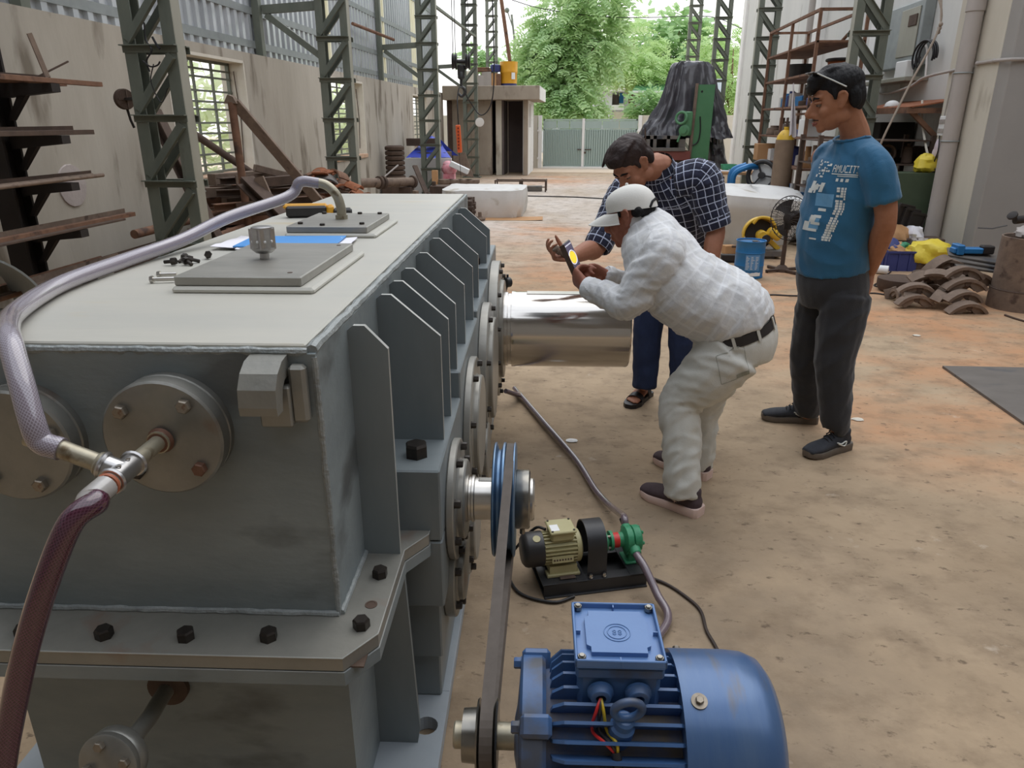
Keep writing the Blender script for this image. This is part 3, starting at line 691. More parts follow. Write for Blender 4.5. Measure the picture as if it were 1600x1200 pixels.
# ribs
def rib(y, xo, zb, zs, parent=gb, th=.012):
    mb = MB(); mb.prism([(GX1-.003, zb), (xo, zb), (xo, zs), (GX1+.035, GT-.022), (GX1+.012, GT-.022), (GX1-.003, GT-.034)], (0, y, 0), (1,0,0), (0,0,1), (0,th,0)); mb.mi[1] = mb.mi[2] = mb.mi[3] = 1; gpart('rib', mb, [m_gear_rib, m_edge])
rib(1.385, -.30, ZF+.03, 1.07)
for y, zb in ((1.66,ZF+.187), (1.815,ZF+.187), (1.985,ZF+.265), (2.24,ZF+.265), (2.54,ZF+.265), (2.79,ZF+.29), (3.255,ZF+.34), (3.49,ZF+.34)): rib(y, -.231, zb, 1.018)
mb = MB(); mb.prism([(GX1-.003, .042), (-.285, .042), (-.278, .09), (-.294, ZF-.03), (GX1-.003, ZF-.03)], (0, 1.385, 0), (1,0,0), (0,0,1), (0,.014,0)); gpart('lower_rib', mb, m_gear_rib)
# bearing covers along the side
bb = MB(); bb.hexbolt((0,0,0), (1,0,0), .0105, .014, washer=.0115); bmesh_ = bb.mesh('cover_bolt', m_bolt)
def cover(yc, zc, r, xf, r2, nb, x0=XH, label=None, m=m_cover_plate, bm=None):
    mb = MB(); prof = [(r-.004, 0), (r, .004), (r, xf-x0-.003), (r-.003, xf-x0), (r2+.004, xf-x0), (r2, xf-x0+.004), (r2, xf-x0+.016), (r2-.004, xf-x0+.02), (.0, xf-x0+.02)]
    mb.lathe(prof, (x0, yc, zc), (1,0,0), 40); c = gpart('bearing_cover', mb, m, label=label)
    for k in range(nb):
        a = 2*math.pi*(k+.5)/nb; inst('cover_bolt', bm or bmesh_, c, (xf, yc+(r-.022)*math.cos(a), zc+(r-.022)*math.sin(a)))
    return c
cover(1.70, ZF, .16, -.199, .105, 8, label='bolted cover round the slim input shaft')
cover(2.20, ZF, .225, -.196, .165, 8)
cover(2.79, ZF, .265, -.186, .205, 8)
cover(3.38, ZF, .325, -.176, .235, 12)
cover(1.69, .345, .125, -.205, .08, 6, x0=-.235, m=m_gear_raw); cover(2.02, .30, .165, -.2, .12, 8, x0=-.235); cover(2.55, .30, .16, -.2, .11, 8, x0=-.235)
# output shaft
mb = MB(); mb.lathe([(.178,0), (.178,.018), (.172,.02), (.172,.034), (.182,.036), (.182,.052), (.180,.056), (.180,.585), (.174,.592), (.0,.592)], (-.157, 3.38, ZF), (1,0,0), 144)
for v in mb.v:
    dy, dz = v.y-3.38, v.z-ZF; r_ = math.hypot(dy, dz)
    if r_ > .165: a_ = math.atan2(dz, dy); k_ = 1+.0035*noise.noise(Vector((math.cos(a_)*7, math.sin(a_)*7, 1)))+.0018*noise.noise(Vector((math.cos(a_)*16, math.sin(a_)*16, 4))); v.y = 3.38+dy*k_; v.z = ZF+dz*k_
sh = gpart('output_shaft', mb, m_shiny, label='mirror-bright output shaft as thick as a drum')
mb = MB(); mb.box(-.05, .425, 3.38-.03, 3.38+.03, ZF+.177, ZF+.1805, bev=.001); gpart('keyway', mb, m_shiny2, sh)
# a small dial gauge standing behind the shaft on its cover
mb = MB(); p = PY(793,441,3.62,YAW_G); mb.cyl(p+Vector((-.012,-.01,0)), p+Vector((.012,.01,0)), .026, n=20, bev=.004); dg = gpart('oil_gauge', mb, m_black, label='small round gauge beside the shaft'); mb = MB(); mb.cyl(p+Vector((.0125,.0105,0)), p+Vector((.0145,.0118,0)), .021, n=20); gpart('gauge_face', mb, m_cream, dg)
mb = MB(); mb.tube([p, p+Vector((-.02,.0,-.07)), p+Vector((-.05,0,-.1))], .009, 8); mb.cyl(p+Vector((0,0,.026)), p+Vector((0,0,.04)), .006, n=8); gpart('gauge_stem', mb, m_black, dg)
# input shaft
mb = MB(); mb.lathe([(.062,0), (.062,.006), (.058,.008), (.058,.014), (.062,.016), (.062,.022), (.056,.024), (.056,.175), (.052,.18), (.0,.18)], (-.181, 1.70, ZF), (1,0,0), 40); ish = gpart('input_shaft', mb, m_shiny2, label='slim bright input shaft with a keyway')
mb = MB(); mb.box(-.15, -.10, 1.70-.011, 1.70+.011, ZF+.05, ZF+.0575, bev=.003); gpart('keyway', mb, m_hub, ish)
# blind flanges on the near end, with bolts
def blind(x, z, r, angs, bolts, label=None):
    mb = MB(); mb.lathe([(r,0), (r,.014), (r-.002,.016), (r-.004,.018), (r,.02), (r,.046), (r-.004,.05), (.0,.05)], (x, GY0, z), (0,-1,0), 48); f = gpart('blind_flange', mb, m_disc, label=label)
    for a, m in zip(angs, bolts):
        b = MB(); b.hexbolt((0,0,0), (0,-1,0), .0128, .012, side=(.2,0,1)); inst('flange_bolt', b.mesh('flange_bolt', m), f, (x+math.cos(a)*r*.76, GY0-.05, z+math.sin(a)*r*.76))
    return f
f1 = blind(-.645, .985, .106, (R(140), R(52), R(-42), R(-130)), (m_bolt_old, m_bolt_old, m_bolt_rust, m_bolt), 'round blind flange carrying the tee pipe')
blind(-.915, .965, .105, (R(150), R(20), R(-62), R(-130)), (m_bolt_old, m_bolt_old, m_bolt_old, m_bolt))
# tee and pipes
X, Yp, Z = -.645, GY0-.05, .985
mb = MB(); mb.cyl((X, Yp, Z), (X, Yp-.016, Z), .02, n=18); mb.cyl((X, Yp-.01, Z), (X, 1.02, Z), .0135, n=18); tp = gpart('pipe_nipple', mb, m_pipe, label='stained pipe nipple screwed into the blind flange')
mb = MB()
for k in range(3): mb.ring((X, Yp-.005-.004*k, Z), (0,1,0), .0195-.002*k, .004, 18, 6)
gpart('rust_collar', mb, m_bolt_rust, tp)
ty = .995
mb = MB(); mb.cyl((X, ty+.036, Z), (X, ty-.036, Z), .0175, n=20, bev=.003); mb.ring((X, ty+.031, Z), (0,1,0), .0185, .004, 20, 6); mb.ring((X, ty-.031, Z), (0,1,0), .0185, .004, 20, 6)
bd = Vector((-1, -.0, .42)).normalized(); tcn_ = Vector((X, ty, Z)); mb.cyl(tcn_, tcn_+bd*.036, .0175, n=20, bev=.002); mb.ring(tcn_+bd*.031, bd, .0185, .004, 20, 6)
tee = gpart('pipe_tee', mb, m_chrome, label='cast pipe tee')
for k, yy in enumerate((.012, -.014)):    # the raised foundry mark on the tee: a letter B in a little frame
    cu = D.curves.new('B', 'FONT'); cu.body = 'B'; cu.size = .016; cu.extrude = .0012; cu.align_x = 'CENTER'; cu.align_y = 'CENTER'; to = D.objects.new('tmp', cu); COL.objects.link(to)
    dg_ = bpy.context.evaluated_depsgraph_get(); me = D.meshes.new_from_object(to.evaluated_get(dg_)); D.objects.remove(to); me.materials.append(m_shiny2)
    link('foundry_mark', me, tee, Vector((X+.004, ty+yy, Z+.0172))-BASE[gb.name], (R(-18), 0, R(25)))
mb = MB(); mb.cyl(tcn_+bd*.03, tcn_+bd*.15, .0145, n=20); gpart('branch_pipe', mb, m_pipe); mb = MB(); mb.ring(tcn_+bd*.038, bd, .0155, .0035, 20, 6); gpart('thread_sealant', mb, m_pipe)
mb = MB(); mb.cyl((X, ty-.03, Z), (X, ty-.1, Z), .0135, n=18); gpart('lower_nipple', mb, m_pipe); mb = MB(); mb.ring((X, ty-.04, Z), (0,1,0), .015, .0035, 20, 6); gpart('red_sealant', mb, m_copper, label='ring of red sealant')
branch_end = tcn_+bd*.11; nip_end = Vector((X, ty-.06, Z))
# lifting hook near the corner
mb = MB(); x0, x1 = -.492, -.428
prof = [(0,0)]
arc = [(1.172,1.126), (1.14,1.122), (1.115,1.108), (1.098,1.085), (1.094,1.055), (1.096,1.04), (1.122,1.04), (1.126,1.06), (1.132,1.078), (1.145,1.088), (1.172,1.09)]
mb.prism(arc, (x0,0,0), (0,1,0), (0,0,1), (x1-x0,0,0)); hk = gpart('lifting_hook', mb, m_gear_raw, label='hooked lifting lug at the top corner')
mb = MB(); mb.box(-.478, -.422, 1.142, 1.171, 1.0, 1.075, bev=.003); mb.box(-.425, -.395, 1.15, 1.172, 1.005, 1.11, bev=.006); gpart('hook_block', mb, m_gear_raw, hk)
for x in (-.405, -.93):
    mb = MB(); mb.box(x-.022, x+.022, 1.125, 1.182, .462, .486, bev=.003); mb.box(x-.03, x+.034, 1.165, 1.182, .45, .50, bev=.002); gpart('jacking_lug', mb, m_gear)
# drain pipe with its little flange
mb = MB(); c = Vector((-.757, 1.18, .395)); mb.lathe([(.042,0), (.042,.012), (.03,.016), (0,.016)], c, (0,-1,0), 28); dr = gpart('drain_boss', mb, m_rust_d)
mb = MB(); mb.tube(catmull([c, c+Vector((0,-.05,0)), c+Vector((.004,-.10,.004)), c+Vector((.01,-.2,.028))], 5), .0165, 14); gpart('drain_pipe', mb, m_gear_raw, dr)
e = c + Vector((.012,-.2,.028)); ax = Vector((-.1,-1,.28)).normalized(); mb = MB(); mb.lathe([(.054,0), (.056,.004), (.056,.02), (.054,.023), (.056,.026), (.056,.036), (.053,.038), (0,.038)], e, ax, 36); fl_ = gpart('drain_flange', mb, m_disc, dr)
for k in range(4):
    b = MB(); t_, s_, n_ = frame(ax); b.hexbolt(e+ax*.038+(s_*math.cos(k*math.pi/2+.3)+n_*math.sin(k*math.pi/2+.3))*.038, ax, .0095, .01); part('flange_bolt', b, m_bolt_old, dr)
# inspection covers on top
for (xa, xb, ya, yb, z0, nm) in ((-.815, -.527, 1.575, 2.055, GT, 'near inspection cover'), (-.835, -.565, 2.40, 2.78, GT, 'far inspection cover')):
    mb = MB(); mb.box(xa-.004, xb+.03, ya-.012, yb+.01, z0-.003, z0+.014, bev=.006); gpart('cover_frame', mb, m_gear_top)
    mb = MB(); mb.box(xa, xb, ya, yb, z0+.014, z0+.036, bev=.0025); c = gpart('inspection_cover', mb, m_cover_plate)
    hb = MB(); hb.hexbolt((0,0,0), (0,0,1), .009, .007); hm = hb.mesh('cover_bolt', m_bolt)
    if yb > 2.5:
        for x, y in ((xa+.03,ya+.06),(xb-.03,ya+.06),((xa+xb)/2-.02,ya+.025),(xb-.03,yb-.03),((xa+xb)/2+.03,yb-.03),(xa+.03,yb-.03)): inst('cover_bolt', hm, c, (x, y, z0+.036))
    else:
        hb = MB(); hb.lathe([(.006,0),(.006,.0008),(0,.0008)], (0,0,0), (0,0,1), 10); hm = hb.mesh('bolt_hole', m_rust_d); inst('bolt_hole', hm, c, (xb-.04, ya+.05, z0+.036)); inst('bolt_hole', hm, c, (xb-.03, yb-.04, z0+.036))
# knurled breather cap
c = Vector((-.688, 1.80, GT+.036)); mb = MB(); mb.lathe([(.012,0), (.012,.014), (.02,.016), (.029,.024), (.03,.03)], c, (0,0,1), 24); br = gpart('breather', mb, m_chrome, label='knurled alloy breather cap')
prof = [((.0288+.0030*math.cos(9*2*math.pi*k/72))*math.cos(2*math.pi*k/72), (.0288+.0030*math.cos(9*2*math.pi*k/72))*math.sin(2*math.pi*k/72)) for k in range(72)]
mb = MB(); mb.prism(prof, c+Vector((0,0,.026)), (1,0,0), (0,1,0), (0,0,.05)); mb.lathe([(.026,0),(.026,.004),(.02,.006),(0,.006)], c+Vector((0,0,.075)), (0,0,1), 24); gpart('knurled_cap', mb, m_chrome, br)
mb = MB()
for k in range(9): a = 2*math.pi*(k+.5)/9; mb.ball(c+Vector((.0262*math.cos(a), .0262*math.sin(a), .045)), .0038, n=8, k=5)
gpart('vent_hole', mb, m_white, br)
# steel elbow that carries the far end of the clear hose
pb = Vector((-.70, 2.60, GT+.036)); top = pb + Vector((-.012, 0, .10))
mb = MB(); mb.cyl(pb, pb+Vector((0,0,.014)), .022, n=12); mb.tube(catmull([pb, pb+Vector((0,0,.04)), pb+Vector((-.014,.0,.085)), pb+Vector((-.05,-.0,.118)), pb+Vector((-.10,-.01,.128))], 6), .0165, 14); gpart('hose_elbow', mb, m_pipe, label='bent steel pipe rising from the far cover')
elb = pb+Vector((-.07,-.005,.123))
# hoses
P = [elb, pb+Vector((-.13,-.02,.128)), PY(450,307,2.55,YAW_G), Vector((-.985, 2.30, GT+.075)), Vector((-1.045, 2.1, GT+.035)), Vector((-1.075, 1.85, GT+.022)), Vector((-1.068, 1.6, GT+.021)), Vector((-1.035, 1.44, GT+.021)), Vector((-.975, 1.28, GT+.024)), Vector((-.905, 1.165, GT+.03)), Vector((-.845, 1.085, GT+.025)), Vector((-.80, 1.03, GT-.02)), Vector((-.775, 1.0, GT-.07)), branch_end+bd*.02, branch_end-bd*.012]
mb = MB(); mb.tube(catmull(P, 7), .0185, 16); solo('braided_hose', mb, m_hose, 'clear braided hose lying along the left edge of the gearbox top', 'hose', fr='G')
P = [nip_end+Vector((0,.012,0)), nip_end+Vector((0,-.03,-.001)), PY(150,785,.895,YAW_G), PY(112,815,.865,YAW_G), PY(76,900,.84,YAW_G), PY(42,1010,.82,YAW_G), PY(18,1120,.80,YAW_G), PY(2,1220,.78,YAW_G), PY(-12,1400,.77,YAW_G), Vector((-.80,.80,.02))]
mb = MB(); mb.tube(catmull(P[:4], 6), .0172, 16); cl = MB()
mb = MB(); mb.tube(catmull(P, 7), .0178, 16); hr_ = solo('braided_hose', mb, m_hose_r, 'dark red oil-filled hose hanging down from the pipe tee', 'hose', fr='G')
mb = MB(); mb.tube(catmull(P[:3], 6), .0186, 16); part('hose_end', mb, mat('clear_hose_end', (150,146,142), (176,172,168), 20, rough=.25, coat=.7), hr_, 'clear grey end of the hose')
# V-belt pulley on the input shaft
PXc = -.0775
pu = thing('belt_pulley', 'blued steel two-groove pulley on the gearbox input shaft', 'pulley', (PXc, 1.70, ZF-.15), 'G')
Rp = .150
mb = MB(); mb.lathe([(.05,0), (Rp-.004,0), (Rp,.003), (Rp,.006), (Rp-.02,.012), (Rp-.02,.018), (Rp,.025), (Rp,.030), (Rp-.018,.036), (Rp-.018,.046), (Rp,.053), (Rp,.056), (Rp-.004,.058), (.05,.058)], (PXc-.031, 1.70, ZF), (1,0,0), 56); part('rim', mb, m_pulley, pu)
mb = MB(); mb.lathe([(.05,0), (.076,0), (.078,.003), (.078,.034), (.074,.038), (.0562,.038), (.0562,0)], (PXc+.027, 1.70, ZF), (1,0,0), 40); part('hub', mb, m_hub, pu)
mb = MB(); mb.hexbolt((PXc+.045, 1.70-.02, ZF-.078), (-.0,-.2,-1), .008, .014); part('grub_screw', mb, m_bolt_old, pu)
# ---------------------------------------------------------------- the blue drive motor
MY, MZ = .965, .505; MB0 = Vector((.2, MY, .0))
def mring(mb, prof, n=48): return mb.lathe([(r, x) for x, r in prof], (0, MY, MZ), (1,0,0), n, side=(0,0,1))
bx = PXc + .001; rs = .05
sp = thing('motor_pulley', 'small steel motor pulley carrying the belt', 'pulley', (bx, MY, MZ-.06), 'G')
mb = MB(); mring(mb, [(bx-.018,.02), (bx-.018,.058), (bx-.015,.06), (bx-.009,.046), (bx+.009,.046), (bx+.015,.06), (bx+.018,.058), (bx+.018,.02)]); part('rim', mb, m_hub, sp)
mb = MB(); mring(mb, [(bx-.042,.02), (bx-.042,.043), (bx-.018,.045), (bx-.018,.02)]); part('hub', mb, m_hub, sp)
# belt: one closed V-belt round both pulleys
def belt_path(ro):
    c1 = Vector((MY, MZ)); c2 = Vector((1.70, ZF)); d = c2-c1; L = d.length; a0 = math.atan2(d.y, d.x); R2 = .135+ro; R1 = .05+ro; ph = math.acos((R1-R2)/L)
    P = []
    for k in range(15): a = a0+ph + (2*math.pi-2*ph)*k/14; P.append((c1.x+R1*math.cos(a), c1.y+R1*math.sin(a)))
    for k in range(25): a = a0-ph + (2*ph)*k/24; P.append((c2.x+R2*math.cos(a), c2.y+R2*math.sin(a)))
    out = []
    for i in range(len(P)):
        a = P[i]; b = P[(i+1) % len(P)]; n = max(1, int((Vector(b)-Vector(a)).length/.05))
        for j in range(n): out.append((a[0]+(b[0]-a[0])*j/n, a[1]+(b[1]-a[1])*j/n))
    return out
Po = belt_path(.012); Pi = belt_path(-.003); n = len(Po)
Pi = [None]*n
ctr = belt_path(.0045)
for i in range(n):
    t = Vector(ctr[(i+1) % n])-Vector(ctr[i-1]); nn = Vector((t.y, -t.x)).normalized(); Pi[i] = Vector(ctr[i])-nn*.0075; Po[i] = Vector(ctr[i])+nn*.0075
mb = MB(); vs = []
for i in range(n): bq = bx + .012*min(1, max(0, (ctr[i][0]-MY)/.735)); vs += [(bq-.011, Po[i].x, Po[i].y), (bq+.011, Po[i].x, Po[i].y), (bq+.007, Pi[i].x, Pi[i].y), (bq-.007, Pi[i].x, Pi[i].y)]
mb.add(vs, [(i*4+j, i*4+(j+1) % 4, ((i+1) % n)*4+(j+1) % 4, ((i+1) % n)*4+j) for i in range(n) for j in range(4)])
solo('drive_belt', mb, m_belt, 'grey-brown rubber V-belt between the gearbox pulley and the blue motor', 'belt', fr='G')
mo = thing('electric_motor', 'large blue finned electric motor with a square terminal box', 'motor', (.2, MY, .0), 'G')
def mp(name, mb, m, parent=None, label=None): return part(name, mb, m, parent or mo, label)
mb = MB(); mring(mb, [(-.135,.0), (-.135,.02), (-.132,.0225), (-.028,.0225), (-.028,.028), (-.02,.028), (-.02,.0)], 28); mp('motor_shaft', mb, m_pipe)
mb = MB(); mring(mb, [(-.03,.03), (-.026,.05), (-.022,.10), (-.02,.128), (-.016,.134), (.016,.134), (.022,.128), (.022,.04)]); es = mp('end_shield', mb, m_blue)
for a in (R(52), R(128), R(232), R(308)):
    mb = MB(); cy, cz = MY+.118*math.cos(a), MZ+.118*math.sin(a); mb.xbox(Matrix.Translation((.006, cy, cz)) @ Matrix.Rotation(a, 4, 'X'), .05, .05, .036, .006); mp('bolt_lug', mb, m_blue, es)
    mb = MB(); mb.hexbolt((-.02, cy, cz), (-1,0,0), .010, .012, washer=.012); mp('shield_bolt', mb, m_blue, es)
mb = MB(); mring(mb, [(.02,.0), (.02,.112), (.245,.112), (.245,.0)]); mp('motor_frame', mb, m_dust, label='motor frame furred with brown dust between the fins')
fb = MB(); fb.prism([(.028,.108), (.242,.108), (.242,.134), (.232,.143), (.05,.143), (.032,.128)], (0,0,0), (1,0,0), (0,0,1), (0,.0052,0)); fm = fb.mesh('cooling_fin', m_blue)
for k in range(32):
    a = 2*math.pi*k/32 + .05
    inst('cooling_fin', fm, mo, (0, MY, MZ), (a, 0, 0))
# fan cowl
mb = MB(); mring(mb, [(.236,.142), (.236,.149), (.24,.1495), (.335,.1495), (.362,.147), (.384,.138), (.396,.122), (.398,.10), (.398,.0)], 64); cw = mp('fan_cowl', mb, m_cowl)
for a in (R(112), R(35), R(210)):
    u = Vector((0, -math.sin(a-math.pi/2)*-1, 0)); cy, cz = MY+.149*math.cos(a), MZ+.149*math.sin(a); ax = Vector((0, math.cos(a), math.sin(a)))
    mb = MB(); mb.cyl((.262, cy, cz), Vector((.262, cy, cz))+ax*.003, .013, n=20); mb.hexbolt(Vector((.262, cy, cz))+ax*.003, ax, .0068, .006); mp('cowl_screw', mb, m_bolt_old, cw)
# terminal box
bx0, bx1, by0, by1, bz0, bz1 = .066, .210, .918, 1.066, MZ+.10, .698
mb = MB(); mb.box(bx0+.006, bx1-.006, by0+.008, by1-.008, bz0, bz1-.002, bev=.008); mb.box(bx0+.002, bx1-.002, by0+.004, by1-.004, bz1-.028, bz1-.006, bev=.004); tb = mp('terminal_box', mb, m_blue)
mb = MB(); mb.box(bx0, bx1, by0, by1, bz1-.006, bz1+.002, bev=.005)
mb.prism([(-.052,-.06),(.052,-.06),(.052,-.045),(.06,-.04),(.06,.04),(.052,.045),(.052,.06),(-.052,.06),(-.052,.045),(-.06,.04),(-.06,-.04),(-.052,-.045)], ((bx0+bx1)/2, (by0+by1)/2, bz1+.001), (.86,0,0), (0,.86,0), (0,0,.009)); lid = mp('box_lid', mb, m_blue_lid, tb)
mb = MB()
for (a, b, c, d) in ((bx0,bx1,by0,by0+.0045),(bx0,bx1,by1-.0045,by1),(bx0,bx0+.0045,by0,by1),(bx1-.0045,bx1,by0,by1)): mb.box(a, b, c, d, bz1-.002, bz1+.012, bev=.0015)
cxm, cym = (bx0+bx1)/2, (by0+by1)/2
for r in (.0215, .0155): mb.ring((cxm, cym-.004, bz1+.0105), (0,0,1), r, .0009, 32, 6)
for sx_ in (-.0045, .0045):
    for sy_ in (.003, -.003): mb.ring((cxm+sx_, cym-.004+sy_, bz1+.0105), (0,0,1), .0026, .0007, 14, 5)
for (x0_,x1_,y0_,y1_) in ((cxm-.001,cxm+.001,by0,by0+.012),(cxm-.001,cxm+.001,by1-.012,by1),(bx0,bx0+.012,cym-.001,cym+.001),(bx1-.012,bx1,cym-.001,cym+.001)): mb.box(x0_,x1_,y0_,y1_,bz1,bz1+.010)
mp('lid_rim', mb, m_blue_lid, tb)
for x in (bx0+.011, bx1-.011):
    for y in (by0+.011, by1-.011):
        mb = MB(); mb.cyl((x, y, bz1+.004), (x, y, bz1+.0125), .007, n=14, bev=.001); mb.cyl((x,y,bz1+.0125), (x,y,bz1+.0145), .005, n=12, bev=.001); mp('lid_screw', mb, m_hub, tb)
for x in (.108, .168):
    mb = MB(); mb.lathe([(.021,0), (.021,.006), (.018,.009), (.016,.016), (.0145,.017), (.0085,.017), (.0085,.004), (0,.004)], (x, by0+.006, bz1-.052), (0,-1,-.1), 24); mp('cable_gland', mb, m_blue, tb)
# eye bolt
ax = Vector((.12, -.25, .96)).normalized(); c = Vector((.142, MY-.082, MZ+.118))
mb = MB(); mb.cyl(c-ax*.02, c+ax*.012, .016, n=18, bev=.004); mb.cyl(c-ax*.05, c-ax*.005, .02, n=18, bev=.004); mb.ring(c+ax*.034, (.1, -ax.z, ax.y), .0215, .0068, 28, 10); mp('eye_bolt', mb, m_blue)
for k, (m, dx) in enumerate(((m_red, -.012), (m_yellow, .006), (m_blackp, -.003))):
    g = Vector((.108, by0-.008, bz1-.054)); e = Vector((.132, MY-.105, MZ+.075))
    mb = MB(); mb.tube(catmull([g, g+Vector((dx*.6,-.012,-.012)), g+Vector((dx*1.3+.002,-.02,-.045)), e.lerp(g,.3)+Vector((dx,-.01,.0)), e], 6), .0027, 6); mp('motor_lead', mb, m, label=('red lead', 'yellow lead', 'black lead')[k])
mb = MB(); mb.tube([Vector((.130, MY-.103, MZ+.08)), Vector((.138, MY-.135, MZ+.03)), Vector((.145, MY-.15, MZ-.03))], .008, 10); mp('lead_sleeve', mb, m_blackp)
# motor feet on a welded stand
mb = MB()
for y in (MY-.10, MY+.10): mb.box(.03, .23, y-.03, y+.03, MZ-.132, MZ-.112, bev=.003); mb.box(.05, .07, y-.02, y+.02, MZ-.12, MZ-.06); mb.box(.19, .21, y-.02, y+.02, MZ-.12, MZ-.06)
mp('motor_foot', mb, m_blue)
st = thing('motor_stand', 'dark welded steel stand under the blue motor', 'stand', (.13, MY, 0), 'G')
mb = MB(); mb.box(-.02, .28, MY-.16, MY+.16, MZ-.142, MZ-.132, bev=.002); part('stand_top', mb, m_rust_d, st)
for x in (.0, .26):
    for y in (MY-.14, MY+.14): mb = MB(); mb.bar((x,y,0), (x,y,MZ-.142), .04, .04); part('leg', mb, m_rust_d, st)

# ---------------------------------------------------------------- little pump unit on the floor
pA = PZ(850,935); pB = PZ(1010,915); ang = math.atan2(pB.y-pA.y, pB.x-pA.x)
pm = thing('pump_unit', 'small cream electric motor driving a green gear pump on a black base frame', 'pump', (pA.x, pA.y, 0), 'L', rotz=ang)
def pp(name, mb, m, parent=None, label=None): return part(name, mb, m, parent or pm, label)
L = .362; W_ = .185
ch = [(0,0),(.04,0),(.04,.004),(.005,.004),(.005,.046),(.04,.046),(.04,.05),(0,.05)]
mb = MB(); 
for y, s in ((0, 1), (W_, -1)): mb.section((0, y, 0), (L, y, 0), [(-a*s if False else a*-s, b) for a, b in ch], up=(0,0,1))
bf = pp('base_frame', mb, m_black)
mb = MB(); mb.box(-.004, .04, 0, W_, .044, .051, bev=.001); mb.box(.115, .15, 0, W_, .044, .051, bev=.001); mb.box(L-.06, L+.004, 0, W_, .044, .052, bev=.001); mb.box(.0, L, -.008, W_+.008, .0, .006, bev=.001); pp('cross_member', mb, m_black, bf)
ay, az = W_*.5, .135
def pr(mb, prof, n=36, y=ay, z=az): return mb.lathe([(r, x) for x, r in prof], (0, y, z), (1,0,0), n, side=(0,0,1))
mb = MB(); pr(mb, [(-.058,.0), (-.058,.045), (-.05,.056), (-.04,.060), (.012,.060), (.012,.0)]); fc = pp('fan_cover', mb, m_blackp, label='black plastic fan cover')
mb = MB(); mb.lathe([(.013,0),(.013,.002),(0,.002)], (-.012, ay-.025, az+.054), (0,-.42,.9), 20); pp('sticker', mb, m_cream, fc)
mb = MB(); pr(mb, [(.012,.0), (.012,.050), (.125,.050), (.125,.056), (.14,.056), (.146,.045), (.146,0)]); bo = pp('pump_motor', mb, m_cream)
fb = MB(); fb.box(.014, .124, -.0022, .0022, .046, .058); fm = fb.mesh('cooling_fin', m_cream)
for k in range(26): inst('cooling_fin', fm, bo, (0, ay, az), (2*math.pi*k/26, 0, 0))
mb = MB(); mb.box(.035, .115, ay-.045, ay+.03, az+.045, az+.078, bev=.006); tb2 = pp('terminal_box', mb, m_cream, bo)
mb = MB(); mb.box(.03, .12, ay-.052, ay+.036, az+.076, az+.086, bev=.003); pp('box_lid', mb, m_cream, bo)
for x in (.038,.112):
    for y in (ay-.044, ay+.028): mb = MB(); mb.cyl((x,y,az+.086), (x,y,az+.0885), .004, n=10); pp('lid_screw', mb, m_bolt, bo)
mb = MB(); mb.xbox(Matrix.Translation((.05, ay-.02, az+.0866)), .028, .04, .001); pp('label_plate', mb, m_white, bo)
mb = MB(); mb.xbox(Matrix.Translation((.072, ay-.0575, az-.014)) @ Matrix.Rotation(R(-14),4,'X'), .075, .004, .024, .001); rp_ = pp('rating_plate', mb, m_cream, bo)
mb = MB()
for i in range(7): mb.xbox(Matrix.Translation((.043+.0095*i, ay-.0602, az-.0145)) @ Matrix.Rotation(R(-14),4,'X'), .0055, .001, .006)
pp('plate_lettering', mb, m_rust_d, bo)
mb = MB(); mb.box(.02, .135, ay-.058, ay-.02, .051, .062, bev=.002); mb.box(.02, .135, ay+.02, ay+.058, .051, .062, bev=.002); mb.box(.03,.125, ay-.05, ay+.05, .06, .09); pp('motor_foot', mb, m_cream, bo)
mb = MB(); mb.box(-.03, .35, 0, 0, 0, 0) if False else mb.box(.06, .115, ay-.075, ay-.03, .0515, .056, bev=.002); pp('shim', mb, m_rust_d, bf)
# coupling guard: a bent black sheet arch
mb = MB(); ga = [R(-62)+ (R(304))*k/22 for k in range(23)]; x0, x1 = .155, .222; rg = .074
outl = [(ay+rg*math.cos(a), az+.002+rg*math.sin(a)) for a in ga if True]
outl = [(ay+rg, .053)] + [(ay+rg*math.cos(math.pi*k/20), az+.012+rg*math.sin(math.pi*k/20)) for k in range(21)] + [(ay-rg, .053)]
n = len(outl); vs = []
for x in (x0, x1):
    for r_ in (0, .004):
        for i, (y, z) in enumerate(outl):
            d = Vector((0, y-ay, (z-az-.012) if 0 < i < n-1 else 0)); d.normalize(); vs.append(Vector((x, y, z)) - d*r_)
fs = []
for i in range(n-1): fs += [(i, i+1, 2*n+i+1, 2*n+i), (n+i, 3*n+i, 3*n+i+1, n+i+1), (i, n+i, n+i+1, i+1), (2*n+i, 2*n+i+1, 3*n+i+1, 3*n+i)]
fs += [(0, 2*n, 3*n, n), (n-1, 2*n-1, 4*n-1, 3*n-1)]
mb.add(vs, fs, True); pp('coupling_guard', mb, m_black)
for x in (.165, .212): mb = MB(); mb.hexbolt((x, ay-rg-.008, .053), (0,0,1), .006, .01, washer=.008); pp('guard_bolt', mb, m_shiny2)
